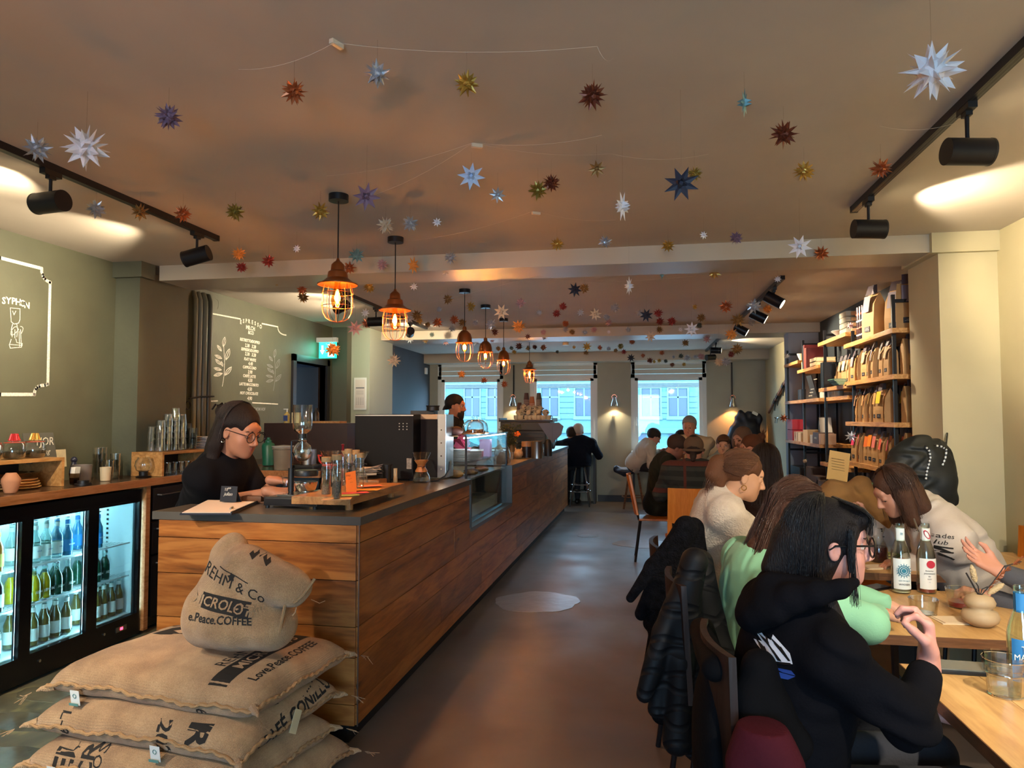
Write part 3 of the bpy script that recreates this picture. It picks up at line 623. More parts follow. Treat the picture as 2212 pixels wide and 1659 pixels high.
# ---------------------------------------------------------------- left back counter with glass door fridges
mWt=wood('walnut_worktop','3c2a1e','4e3828','5f4632',.22,sc_=(9,1,9),rnd=.02,knots=False,bump=.03)
mWedge=wood('worktop_edge','7a4d28','9a6538','a8744a',.4,sc_=(9,1,9),rnd=.05,knots=False)
wt_=T('back_worktop','long wooden worktop along the green wall above the fridges','worktop',(-3.72,5.6,1.07))
B().box(-.25,-2.8,0,.24,2.9,.04).o('top_board',mWt,wt_); B().box(.24,-2.8,-.012,.262,2.9,.04,bev=.002).o('front_edge',mWedge,wt_)
WZ=1.112
fr=T('glass_door_fridge','black triple door bottle fridge under the wooden worktop','fridge',(-3.5,3.76,0))
FY=3.76
def fy(v): return v-FY
mFr=M('fridge_black','0c0c0e',.25); mIn=M('fridge_interior','dfe8ea',.5)
b=B(); b.box(-.45,fy(2.95),.02,-.44,fy(4.60),1.04); b.box(-.45,fy(2.93),.02,-.03,fy(2.97),1.04); b.box(-.45,fy(4.58),.02,-.03,fy(4.60),1.04); b.box(-.45,fy(2.95),.98,-.03,fy(4.6),1.04); b.box(-.45,fy(2.95),.02,-.03,fy(4.6),.165)
b.o('cabinet',mFr,fr)
b=B(); b.box(-.44,fy(2.97),.165,-.435,fy(4.58),.98); b.box(-.44,fy(4.575),.165,-.05,fy(4.58),.98); b.box(-.44,fy(2.97),.165,-.05,fy(4.58),.17); b.o('lining',mIn,fr)
b=B(); doors=[(3.16,3.59),(3.67,4.10),(4.19,4.575)]
b.box(-.03,fy(2.93),.95,0,fy(4.6),1.04); b.box(-.03,fy(2.93),.02,0,fy(4.6),.17)
e_=[2.93]+[v for d in doors for v in d]+[4.6]
for i in range(0,len(e_),2): b.box(-.03,fy(e_[i]),.17,0,fy(e_[i+1]),.95)
for d0,d1 in doors: b.box(-.035,fy(d0),.95,.004,fy(d1),.965)
b.o('door_frame',mFr,fr)
b=B()
for d0,d1 in doors: b.box(-.034,fy(d0),.17,-.031,fy(d0)+.012,.95); b.box(-.034,fy(d1)-.012,.17,-.031,fy(d1),.95)
b.o('door_seal',M('alu_seal','8f9aa2',.3,.8),fr)
for i,(d0,d1) in enumerate(doors):
    B().box(-.022,fy(d0),.17,-.018,fy(d1),.95).o('glass_door',glass('fridge_glass','e6f2f4',0,1.2),fr)
    B().cyl((0,fy(d0)+.07,.11),(.006,fy(d0)+.07,.11),.009,seg=12).o('lock',mChrome,fr,True)
    l=B().box(-.05,fy(d1)+.012,.18,-.035,fy(d1)+.03,.94).o('light_strip',M('fridge_led','c8f4ff',.5,em='b8f4ff',es=14),fr)
    B().box(-.40,fy(d0)+.02,.955,-.36,fy(d1)-.02,.97).o('light_strip',MATS['fridge_led'],fr)
b=B()
for z in (.43,.66):
    for k in range(12): x=-.42+k*.03; b.tube([(x,fy(2.98),z),(x,fy(4.57),z)],.0025,4)
    b.box(-.07,fy(2.98),z-.004,-.065,fy(4.57),z+.006)
b.o('wire_shelf',M('shelf_white','e8eef0',.4),fr)
b=B()
for k in range(22): b.box(-.26,fy(4.572),.22+k*.033,-.245,fy(4.575),.235+k*.033)
b.o('shelf_rail_slots',mBlack,fr)
B().box(0,fy(4.37),.085,.004,fy(4.47),.12).o('display_bezel',mSteel,fr); text('88',.028,(.005,fy(4.42),.102),(PI/2,0,PI/2),M('red_digits','ff3a50',.5,em='ff2a40',es=5),fr,'temperature_display',.0005)
def lab(s,size,loc,rot,m,par): return text(s,size,loc,rot,m,par,'label_print',.0003)
mWl=M('label_white','e3e4e0',.6); mCap=M('crown_cap','b9bcc0',.3,.7)
def bottle(kind,liq,labc,gl,capc=None,h=.235,r=.03):
    t=T('bottle','','bottle')
    if kind=='long': pr=[(.001,.0),(r,.004),(r,.12),(r*.97,.135),(r*.5,.17),(.0135,.185),(.0125,.225),(.0145,.228),(.0145,h)]
    else: pr=[(.001,0),(r*1.05,.005),(r*1.1,.03),(r*1.08,.1),(r*.9,.125),(r*.5,.148),(.014,.16),(.0145,.195)]; h=.195
    B().lathe(pr,14).o('bottle_glass',gl,t,True)
    if liq:
        lp=[(q[0]*.93,q[1]+.002) for q in pr if q[1]<h*.8]; B().lathe(lp+[(.0001,lp[-1][1])],12).o('drink',liq,t,True)
    if labc:
        z0,z1=(.03,.10) if kind=='long' else (.03,.085); rr=r*1.015 if kind=='long' else r*1.13
        B().lathe([(rr,z0),(rr,z1)],14).o('paper_label',labc,t,True)
        B().lathe([(.0142 if kind=='long' else .016,.19 if kind=='long' else .15),(.0138 if kind=='long' else .0152,.215 if kind=='long' else .165)],10).o('neck_label',labc,t,True)
    B().cyl((0,0,h-.006),(0,0,h+.002),.0155,.0145,12).o('cap',capc or mCap,t,True)
    return t
gClear=glass('bottle_clear','e8f4f2',0,1.4); gAmb=glass('bottle_amber','d8c49a',0,1.3); gGrn=glass('bottle_green','6fae8c',0,1.3)
Lq=lambda n,c,e=None: M('drink_'+n,c,.2,spec=.6)
KB={'clear':bottle('long',None,mWl,gClear),'blue':bottle('long',Lq('blue','3f8fc4'),M('label_blue','2f7fc0',.5),gClear),
 'yellow':bottle('squat',Lq('yellow','e8b81c'),None,gClear),'green':bottle('squat',Lq('green','1f4f3a'),None,gClear),
 'amber':bottle('long',Lq('amber','8a6a34'),mWl,gClear),'orange':bottle('long',Lq('orange','e07a1c'),M('label_yellow','e3c45a',.5),gClear),
 'dark':bottle('long',Lq('dark','3a1520'),mWl,gClear),'lemon':bottle('long',Lq('lemon','e6cf6a'),M('label_cream','e9ddb0',.6),gClear)}
for k,o in KB.items(): o.location=(0,0,-5)
used=set()
def putb(kind,x,y,z,label,group,rz=0,scale=None):
    if kind not in used:
        used.add(kind); o=KB[kind]; KID.setdefault(o.name,[(c,kids(c)) for c in kids(o)]); o.location=(x,y,z); o.rotation_euler.z=rz; o['label']=label; o['group']=group
        if scale: o.scale=(scale,)*3
        return o
    return dup(KB[kind],(x,y,z),rz,label,group,scale=scale)
DN=['left','middle','right']; SN={.17:'bottom',.432:'middle',.662:'top'}
plan={(1,.662):['clear','clear','clear','clear','blue'],(1,.432):['yellow','yellow','yellow','green','green'],(1,.17):['amber']*5,
 (2,.662):['blue','blue',None,None,None],(2,.432):['green','green','green',None,None],(2,.17):['amber']*5,
 (0,.662):['lemon','lemon','lemon','orange','orange'],(0,.432):['dark','dark','dark','dark','dark'],(0,.17):['dark']*5}
rb=random.Random(3)
for (d,z),ks in plan.items():
    d0,d1=doors[d]
    for row in range(2):
        for i,k in enumerate(ks):
            if k is None: continue
            y=d0+.045+i*(d1-d0-.09)/4; x=-3.61-row*.085+rb.uniform(-.004,.004)
            o=putb(k,x,y+rb.uniform(-.004,.004),z+(.004),'%s bottle, %s fridge door, %s shelf, %s from the left in the %s row'%({'clear':'clear','lemon':'pale yellow','dark':'dark red'}.get(k,k),DN[d],SN[z],ORD[i],'back' if row else 'front'),'%s bottles, %s fridge door, %s row'%(k,DN[d],SN[z]),0,1.06)
            if row==0 and k in('yellow','green'): lab('LEMON' if (i%2==0 and k=='yellow') else 'AID+',.022,(.0335,0,.055),(PI/2,0,PI/2),mWl,o)
            if row==0 and k in('clear','blue'): lab('SODA' if k=='clear' else 'WASSER',.012,(.032,0,.07),(PI/2,0,PI/2),M('ink_blue','2a6aa0',.6) if k=='clear' else mWl,o)
# divider, dark drawer unit beyond
tag(B().box(-3.95,4.62,.03,-3.48,4.665,1.065,bev=.002).o('divider_panel',mWedge,None),'upright wooden panel between the fridge and the black drawer unit','panel')
du=T('drawer_unit','black undercounter drawer unit behind the barista','cabinet',(-3.5,5.6,0))
B().box(-.24,-.9,.03,-.02,2.9,1.05).o('cabinet',mFr,du)
for k,(z0,z1) in enumerate(((.80,1.03),(.55,.78),(.1,.53))):
    for y in (-.88,-.1,.7,1.5):
        d_=B().box(-.02,y,z0,.0,y+.75,z1,bev=.004).o('drawer',mBlack,du); B().tube([(.0,y+.05,z1-.05),(.03,y+.05,z1-.05),(.03,y+.7,z1-.05),(0,y+.7,z1-.05)],.006,6).o('handle',mSteel,d_,True)
# ---------------------------------------------------------------- things on the back worktop
mCr=wood('crate_oak','8a5f35','a5763f','b98a52',.5,sc_=(6,1,6),rnd=.1,knots=False)
def crate(y0,y1,h,label,x0=-3.95,x1=-3.62):
    t=T('wooden_crate',label,'crate',((x0+x1)/2,(y0+y1)/2,WZ)); w=(x1-x0)/2; l=(y1-y0)/2
    B().box(-w,-l,h-.02,w,l,h,bev=.002).o('top_board',mCr,t); B().box(-w,-l,0,w,-l+.02,h-.02).o('side_board',mCr,t); B().box(-w,l-.02,0,w,l,h-.02).o('side_board',mCr,t); B().box(-w,-l+.02,0,-w+.01,l-.02,h-.02).o('back_board',M('crate_dark','2a221c',.7),t)
    return t
crate(3.05,4.02,.185,'low wooden crate shelf on the worktop, holding plates, jars on top'); crate(4.80,5.36,.18,'wooden crate shelf on the worktop with tumblers stacked on top',-3.75,-3.49)
CZ=WZ+.187
mGl=glass('clear_glass','fbfdfb',0,2.2)
def jar(x,y,z,label,knob=None,kn=''):
    t=T('storage_jar',label,'jar',(x,y,z),0,'glass jars on the left crate')
    B().lathe([(.001,.002),(.05,.004),(.062,.02),(.064,.05),(.058,.085),(.05,.095),(.05,.1)],20).o('jar_glass',mGl,t,True)
    B().lathe([(.001,.003),(.048,.005),(.059,.02),(.059,.045),(.001,.05)],16).o('contents',M('tea_leaves','4a3a26',.9,c2='2a2a18',ns=60),t,True)
    B().lathe([(.001,.108),(.04,.11),(.052,.104),(.052,.1)],20).o('lid',mGl,t,True)
    B().ring((0,0,.1),.052,.003,24,5).o('rubber_seal',M('red_seal','a0402a',.5),t,True)
    B().tube([(.053,0,.1),(.066,0,.085),(.064,0,.06)],.002).o('wire_clip',mSteel,t,True)
jar(-3.74,3.60,CZ,'clip-top glass jar on the left crate, leftmost in view'); jar(-3.74,3.76,CZ,'clip-top glass jar below the red cupcake mould'); jar(-3.74,3.91,CZ,'clip-top glass jar below the golden mould'); jar(-3.8,3.40,CZ,'clip-top glass jar on the crate, at the picture edge')
def mould(x,y,z,m_,label):
    b=B(); n=20; pts=[]
    pr=[(.034,0),(.03,.004),(.018,.042),(.001,.043)]
    vs=[];
    for i in range(n*2):
        a=PI*i/n; k=1+.07*(-1)**i
        for r_,zz in pr: vs.append((r_*k*math.cos(a),r_*k*math.sin(a),zz))
    b.add(vs,[(i*4+j,((i+1)%(2*n))*4+j,((i+1)%(2*n))*4+j+1,i*4+j+1) for i in range(2*n) for j in range(3)])
    tag(b.o('cake_mould',m_,None,False,(x,y,z)),label,'mould')
mould(-3.74,3.76,CZ+.112,M('red_enamel','b02a30',.25,.3),'small red fluted mould upside down on a jar lid'); mould(-3.74,3.91,CZ+.112,M('brass_mould','c29a4c',.25,.7),'small golden fluted mould upside down on a jar lid')
sg=T('chalk_sign','small slate sign with white lettering leaning behind the jars','sign',(-3.86,4.08,WZ+.14))
B().rb((0,0,.1),.006,.24,.2,ry=-.2).o('slate',M('slate','55564f',.7,bump=.05),sg); text('TJOR',.075,(.012,.02,.14),(PI/2,0,PI/2),mChalk,sg,'lettering',.0006,sx=.9); text('Tag',.05,(.02,.02,.075),(PI/2,0,PI/2),mChalk,sg,'lettering',.0006,shear=.3)
tag(B().rb((-3.9,4.27,WZ+.16),.006,.14,.12,ry=-.1).o('postcard',M('card_print','d8cfae',.6,c2='b5a98c',ns=12),None),'pale postcard leaning on the wall behind the grey pot','card')
mClay=M('terracotta','b07a58',.8,bump=.1); 
tag(B().lathe([(.001,0),(.03,.001),(.034,.01),(.05,.07),(.048,.085),(.028,.115),(.027,.118),(.024,.116)],8).o('clay_vase',mClay,None,2,(-3.58,3.585,WZ)),'faceted terracotta vase at the front of the worktop','vase')
def stackdisc(x,y,z,r,n,t_,m_,name,label,grp=None,cat='plate'):
    for i in range(n):
        tag(B().lathe([(.001,0),(r*.6,.001),(r*.97,t_*.8),(r,t_*1.2),(r*.95,t_*1.1),(r*.6,t_*.35),(.001,t_*.3)],24).o(name,m_,None,True,(x,y,z+i*t_)),label+', %s from below'%ORD[i],cat,grp)
mTan=M('tan_plate','a8794c',.5); mWoodpl=wood('bamboo','9a6a34','b5824a','c79a60',.4,knots=False)
for i,(r_,c_) in enumerate(((.14,mWoodpl),(.135,mWoodpl),(.13,mWoodpl),(.12,mTan))): tag(B().lathe([(.001,0),(r_*.8,0),(r_,.012),(r_,.016),(r_*.8,.006),(.001,.005)],26).o('wooden_plate',c_,None,True,(-3.77,3.80,WZ+i*.016)),'round wooden plate in the left crate, %s of the pile'%['bottom','second','third','topmost'][i],'plate','plates in the left crate')
tag(B().lathe([(.001,0),(.05,.002),(.13,.028),(.14,.03)],28).o('glass_plate',mGl,None,True,(-3.77,3.78,WZ+.072)),'cut glass plate lying on the wooden plates','plate')
def pot(x,y,r,h,m_,name,label,cat,seg=20,par=None):
    return tag(B().lathe([(.001,0),(r*.82,.001),(r*.86,.01),(r,h),(r*.94,h),(r*.8,.015),(.001,.014)],seg).o(name,m_,None,True,(x,y,WZ)),label,cat)
pot(-3.70,4.26,.062,.12,M('grey_ceramic','6a625c',.6),'ceramic_pot','grey-brown square-looking ceramic pot on the worktop','pot')
pot(-3.64,4.405,.037,.095,M('cream_ceramic','c9b896',.5),'ceramic_cup','cream ceramic beaker beside the grey pot','cup')
hb=T('straw_holder','dark glass holder filled with paper tea bags','holder',(-3.63,4.12,WZ)); B().lathe([(.001,.001),(.03,.002),(.036,.075)],6).o('holder_glass',glass('smoked','8a7660',0,1.5),hb)
for k in range(5): B().rb((.0,-.02+k*.01,.08),.035,.0025,.07,rx=-.15).o('tea_bag',M('tea_paper','d8d2c4',.8),hb)
tag(B().cyl((-3.55,4.10,WZ),(-3.55,4.10,WZ+.012),.05,seg=20).cyl((-3.55,4.10,WZ+.012),(-3.55,4.10,WZ+.03),.035,seg=20).o('coaster',mBlack,None,True),'round black coaster lying at the front of the worktop','coaster')  # a black lid: wide disc with a smaller raised one
tag(B().sph((-3.8,4.30,WZ+.15),.022,10,8).lathe([(.028,.0),(.022,.05),(.01,.09)],10,(-3.8,4.30,WZ+.06)).o('pepper_mill',M('navy_lacquer','1c2238',.3),None,True),'dark pepper mill with a round head behind the grey pot','mill')
# tumblers
def tumbler():
    t=T('glass_tumbler','','glass')
    B().lathe([(.001,.008),(.024,.008),(.033,.088),(.0345,.088),(.027,.0),(.001,.0)],14).o('glass_body',mGl,t,True); return t
tb=tumbler(); tb.location=(-3.8,4.52,WZ); tb['label']='clear tumbler, left one of the short stacks beside the glass bowl'; tb['group']='tumblers stacked by the glass bowl'
for (x,y,k0,k1,nm) in ((-3.8,4.52,1,4,'rear left'),(-3.74,4.62,0,3,'right'),(-3.84,4.61,0,4,'rear'),(-3.72,4.53,0,2,'front')):
    for k in range(k0,k1): dup(tb,(x,y,WZ+k*.045),label='clear tumbler, %s from below in the %s stack beside the glass bowl'%(ORD[k],nm),group='tumblers stacked by the glass bowl')
for i in range(4):
    for j in range(2):
        n=(4,5,6,5)[i]-(j)
        for k in range(n): dup(tb,(-3.56-j*.075,4.87+i*.085,CZ+.088+k*.048),label='upside-down tumbler on the right crate, %s %s stack, %s from below'%(ORD[i],'rear' if j else 'front',ORD[k]),group='tumblers on the right crate',rot=(PI,0,0))
for i in range(2):
    for k in range(4-i): dup(tb,(-3.58,5.22+i*.075,CZ+k*.04),label='clear tumbler, %s from below in the %s short stack at the crate end'%(ORD[k],ORD[i]),group='short tumbler stacks on the right crate')
for i in range(6): dup(tb,(-3.58,4.87+i*.075,WZ),label='clear tumbler standing inside the right crate, %s from the left'%ORD[i],group='tumblers inside the right crate')
stackdisc(-3.64,5.56,WZ+.005,.10,20,.0135,M('white_china','dedad2',.3),'saucer','white plate in the stack behind the barista','white plates behind the barista')
gb=T('glass_bowl','round glass tea server on a black base on the worktop','teapot',(-3.6,4.74,WZ)); B().lathe([(.025,.035),(.05,.05),(.062,.085),(.055,.12),(.04,.14),(.042,.148)],20).o('glass_bulb',mGl,gb,True); B().lathe([(.001,0),(.05,0),(.055,.006),(.03,.012),(.032,.04),(.001,.04)],20).o('base',mBlack,gb,True)
# dried plant at the picture's left edge
dp=T('dried_plant','dark dried flowers at the left picture edge','plant',(-3.78,3.34,WZ)); b=B()
for k in range(60): 
    a=R.uniform(0,6.28); z=R.uniform(.25,.42); r_=R.uniform(.01,.07); b.sph((r_*math.cos(a),r_*math.sin(a),z),R.uniform(.006,.012),6,4)
b.o('flower_head',M('dried_dark','2c2620',.9),dp); B().lathe([(.001,0),(.03,0),(.035,.1),(.02,.18),(.022,.2)],14).tube([(0,0,.1),(0,0,.3)],.006).o('vase',mGl,dp,True)
# things right of the barista on the back worktop
bx=T('roaster_box','large dark wooden box with pale top edge behind the siphon','box',(-3.2,6.55,WZ)); B().box(-.42,-.05,-.02,.45,.4,.385).o('box_body',M('dark_walnut','2a1816',.4,c2='341e1a',ns=8),bx); B().box(.05,-.07,.385,.38,.1,.405).o('wood_ledge',mCr,bx)
sb=T('soap_bottle','pump bottle of hand wash on the dark wooden box','bottle',(-3.42,6.58,WZ+.386)); B().lathe([(.001,0),(.03,0),(.03,.085),(.012,.1),(.012,.11)],14).o('bottle_body',M('soap_amber','b8a25c',.2),sb,True); B().box(-.022,-.032,.02,.022,-.030,.075).o('label',M('soap_label','28407c',.5),sb); B().cyl((0,0,.11),(0,0,.135),.006).box(-.035,-.007,.133,.008,.007,.142).o('pump',mWhite,sb)
tag(B().box(-3.36,6.56,WZ+.386,-3.28,6.60,WZ+.49).o('carton',M('carton_yellow','d8c48a',.7,c2='e9e0c0',ns=20),None),'pale yellow carton beside the soap pump','carton')
tag(B().lathe([(.001,0),(.03,0),(.032,.09),(.014,.12),(.014,.15),(.001,.15)],12).o('dark_bottle',mBlack,None,True,(-3.12,6.6,WZ+.386)),'dark bottle on the wooden box near the door','bottle')
ch=T('bin_bucket','grey-lidded container of coffee with a clear lid, right of the barista','container',(-3.0,5.72,1.105)); B().lathe([(.001,0),(.075,0),(.088,.17),(.095,.175),(.095,.19),(.08,.19)],24).o('tub',M('tub_plastic','8f8a80',.35,c2='736a5e',ns=3),ch,True); B().lathe([(.095,.192),(.10,.202),(.001,.21)],24).o('lid',M('lid_grey','b9bcc0',.3),ch,True)
tag(B().lathe([(.001,0),(.05,0),(.06,.18),(.05,.2),(.03,.21),(.03,.225),(.015,.24),(.015,.255),(.001,.255)],16).o('green_jug',M('green_plastic','1f6a52',.4),None,True,(-3.35,6.1,WZ)),'green plastic jar lid showing above the coffee container','jar')
tag(B().lathe([(.001,0),(.07,0),(.07,.13),(.066,.13),(.001,.128)],24).o('steel_pot',mSteel,None,True,(-2.86,5.9,1.14)),'brushed steel container on a scale behind the siphon','pot')
tag(B().box(-2.97,5.78,WZ-.01,-2.75,6.0,1.138,bev=.01).o('scale',mBlack,None),'black coffee scale under the steel container','scale')
tag(B().lathe([(.001,0),(.06,0),(.062,.05),(.001,.05)],20).o('yellow_tin',M('yellow_tin','b8962a',.4),None,True,(-3.15,5.98,WZ+.0)),'flat yellow tin beside the steel container','tin')
for o_,zz in ((bx,.0),): pass
# cross worktop segment that carries them
wt2=T('side_worktop','wooden worktop section with steel grid behind the siphon','worktop',(-3.1,6.1,1.06)); B().box(-.4,-.5,0,.5,.85,.045).o('top_board',mWt,wt2); B().box(-.4,-.52,-.01,.5,-.5,.045).o('front_edge',mWedge,wt2); B().box(-.36,-.45,-1.06,.46,.8,0).o('cabinet',mFr,wt2)
# ================================================================ things on the serving counter
CT=1.075
def onc(px,py,z=CT): return aZ(px,py,z)
mPaper=M('paper_white','d9c9bd',.8,c2='e2d6cc',ns=3)
# clipboard with paper and pen
p0,p1,p2,p3=aZ(388,1109,1.085),aZ(500,1109,1.085),aZ(562,1082,1.085),aZ(448,1080,1.085)
cb=T('clipboard','dark clipboard with a blank paper sheet on the counter corner','clipboard',(p0+p2)/2)
q=[(v-(p0+p2)/2) for v in (p0,p1,p2,p3)]
B().prism([(v.x,v.y) for v in q],-.008,.0).o('board',M('navy_board','1d2230',.4),cb); B().prism([(v.x*.95,v.y*.95) for v in q],.0005,.0025).o('paper_sheet',mPaper,cb)
e=(q[1]+q[2])/2; B().tube([q[1]*.97+Vector((0,0,.004)),q[2]*.97+Vector((0,0,.004))],.004).o('clip_bar',mBlack,cb)
pn=aZ(500,1098,1.09); tag(B().tube([pn+Vector((-.012,.03,.002)),pn+Vector((.012,-.03,.002))],.005,8).o('pen',M('pen_grey','8a8378',.35),None,True),'short silver-grey pen lying on the paper','pen')
ms=aZ(494,1085,1.089); sgn=T('price_sign','little black card sign with hand lettering on the clipboard','sign',ms,-.12)
B().rb((0,0,.045),.105,.004,.085,rx=-.12).o('card',M('sign_black','161c28',.6),sgn); B().rb((0,.03,.03),.09,.003,.07,rx=.5).o('card_stand',MATS['sign_black'],sgn)
text('10⁰⁰',.022,(.0,-.010,.070),(PI/2-.12,0,0),mChalk,sgn,'lettering',.0003); text('julian',.026,(0,-.006,.045),(PI/2-.12,0,0),mChalk,sgn,'lettering',.0003,shear=.3); text('20        5',.018,(0,-.003,.018),(PI/2-.12,0,0),mChalk,sgn,'lettering',.0003)
cm=onc(542,1088); tag(B().rb((cm.x,cm.y+.05,CT+.025),.12,.10,.035,bev=.012).rb((cm.x+.05,cm.y+.02,CT+.006),.05,.03,.01,bev=.003).o('leather_pouch',M('brown_leather','5a3418',.5,bump=.2,bs=30),None,True),'brown leather pouch behind the black card sign','pouch')
# white cup
cu=aZ(588,1082,1.08); tag(B().lathe([(.001,.0),(.022,.0),(.024,.006),(.046,.045),(.052,.078),(.0505,.078),(.044,.045),(.02,.008),(.001,.007)],24).o('coffee_cup',M('white_china','dedad2',.3),None,True,(cu.x-.01,cu.y,CT)),'wide white cup held near the barista\'s hand','cup')
# siphon burner, stand, bulb
sp=T('siphon_brewer','glass coffee siphon over a black halogen burner','coffee maker',(-1.76,3.56,CT),-.06)
B().prism([(-.17,-.09),(.13,-.09),(.17,.12),(-.12,.12)],.015,.017).box(-.17,-.09,.015,.14,.12,.06,bev=.01).o('burner_base',M('burner_black','1b1c20',.3),sp)
B().rb((-.0,.0,.066),.2,.16,.012,bev=.005).o('chrome_top',mChrome,sp)
for dx,dy in((-.155,-.075),(.12,-.075),(-.1,.1),(.12,.1)): B().cyl((dx,dy,0),(dx,dy,.018),.011).o('foot',mBlack,sp)
sx_=aY(624,1000,3.62); B0=aY(651,975,3.62)-Vector((-1.76,3.56,CT)); B1=aY(660,1020,3.62)-Vector((-1.76,3.56,CT)); P0=aY(626,1050,3.62)-Vector((-1.76,3.56,CT))
B().lathe([(.03,.07),(.05,.085),(.062,.12),(.062,.13),(.001,.13)],24,(B1.x,B1.y,0)).o('reflector',mChrome,sp,True)
B().lathe([(.001,B1.z-.02),(.062,B1.z-.02),(.065,B1.z),(.06,B1.z+.012),(.001,B1.z+.012)],24,(B1.x,B1.y,0)).o('heater_head',mBlack,sp,True)
B().tube([(P0.x,P0.y,.07),(P0.x,P0.y,.2)],.014,10).tube([(P0.x,P0.y,.2),(P0.x,P0.y,B0.z+.055)],.005,8).tube([(P0.x,P0.y,B0.z+.055),(B0.x,B0.y,B0.z+.06)],.005,8).o('stand',mBlackMetal,sp,True)
B().tube([(P0.x,P0.y,.075),(P0.x,P0.y,.2)],.016,10).o('handle',mBlack,sp,True)
prf=[(.0001,-.054),(.025,-.049),(.045,-.03),(.053,0),(.045,.03),(.026,.047),(.018,.055),(.018,.075)]
B().lathe(prf,26,(B0.x,B0.y,B0.z)).lathe([(r_*.96,z*.96) for r_,z in prf],26,(B0.x,B0.y,B0.z)).o('lower_bulb',mGl,sp,True)
B().cyl((B0.x,B0.y,B0.z+.07),(B0.x,B0.y,B0.z+.095),.024,seg=16).o('rubber_collar',mBlack,sp,True)
B().ring((B0.x,B0.y,B0.z+.058),.021,.004,16,5).o('clamp_ring',mChrome,sp,True)
z0=B0.z+.095; pr=[(.012,z0-.02),(.02,z0),(.042,z0+.015),(.05,z0+.03),(.052,z0+.05),(.052,z0+.155),(.0535,z0+.158)]
B().lathe(pr,26,(B0.x,B0.y,0)).lathe([(r_*.96,z) for r_,z in pr],26,(B0.x,B0.y,0)).o('upper_chamber',mGl,sp,True)
B().tube([(B0.x,B0.y,z0-.1),(B0.x,B0.y,z0+.03)],.006,8).o('siphon_tube',mGl,sp,True)
gl2=T('glass_carafe','small hourglass glass carafe left of the siphon stand','carafe',(-1.93,3.72,CT)); B().lathe([(.001,0),(.035,0),(.042,.02),(.03,.07),(.018,.1),(.026,.14),(.03,.15)],20).o('carafe_glass',mGl,gl2,True)
# raised wooden tray
tr=T('wooden_tray','raised oak tray with holes carrying glass tubes and coloured leaflets','tray',(-1.56,3.80,CT+.02),cr)
mTr=wood('tray_oak','7a4e28','99683a','b07d48',.45,sc_=(5,1,5),rnd=.02,knots=False)
B().box(-.17,-.40,.015,.15,.40,.055,bev=.003).o('tray_board',mTr,tr)
for dx,dy in((-.1,-.3),(.1,-.3),(-.1,.3),(.1,.3)): B().cyl((dx,dy,-.02),(dx,dy,.015),.02,seg=12).o('foot',mTr,tr)
TZ=CT+.075
mBean=M('green_beans','7b7568',.8,c2='4c4538',ns=160,bump=.5,bs=160); mCork=M('cork','b09468',.8,c2='9a7c52',ns=40)
def tube(px,py,h,label,fill,r=.021,zb=None,cork=True):
    zb=TZ if zb is None else zb; p=aZ(px,py,zb); t=T('glass_tube',label,'tube',(p.x,p.y,zb),0,'sample tubes on the wooden tray')
    B().lathe([(.001,0),(r*.7,.003),(r,.015),(r,h)],16).o('tube_glass',mGl,t,True)
    if fill: B().lathe([(.001,.003),(r*.65,.006),(r*.92,.016),(r*.92,fill),(.001,fill)],14).o('beans',mBean,t,True)
    if cork: B().cyl((0,0,h-.012),(0,0,h+.014),r*1.05,seg=16).o('cork',mCork,t,True)
tube(704,1086,.225,'tall corked glass tube filled with green beans, front left',.095,.024,CT+.03)
tube(727,1079,.205,'corked glass tube half full of green beans, beside the orange card',.09,.024)
tube(752,1056,.21,'corked empty glass tube behind the orange card',0); tube(768,1052,.20,'empty corked tube right of the orange card',.03); tube(778,1058,.19,'right-most corked sample tube',.0)
tube(740,1050,.17,'uncorked empty sample tube between the corked ones',0,cork=False)
p=aZ(758,1064,TZ); oc=T('orange_card','orange printed card standing on the tray','card',(p.x,p.y,TZ),-.12)
mOr=M('orange_paper','e8751c',.7); B().rb((0,0,.055),.062,.002,.115,rx=-.25,ry=-.22).o('card',mOr,oc); B().rb((-.02,.03,.03),.05,.003,.07,rx=.35).o('card_stand',mBlack,oc)
for k,s_ in enumerate(('Hey','~~~~','~~~','~~~~','~~')): text(s_,.016 if k==0 else .010,(-.008+k*.006,-.014+k*.006,.092-k*.018),(PI/2-.25,-.22,0),M('ink','2a1408',.8),oc,'lettering',.0003)
for i,(px,py,c,rz,l) in enumerate(((795,1052,'e0836a',.3,'salmon pink leaflet at the far end of the tray'),(790,1060,'e8a23c',-.2,'amber leaflet overlapping the salmon one'),(765,1066,'c94a58',.2,'crimson leaflet in the middle of the tray'),(745,1071,'9db46a',.1,'pale green leaflet on the tray'),(728,1078,'d9b48c',0,'beige leaflet at the front edge of the tray'))):
    p=aZ(px+28,py,TZ); tag(B().rb((0,0,0),.085,.14,.0012,rz=rz-PI/2*.8,rx=.02).o('leaflet',M('paper_'+c,c,.8),None,False,(p.x-.06,p.y-.02,TZ+.008-i*.0015)),l,'leaflet','coloured leaflets on the tray')
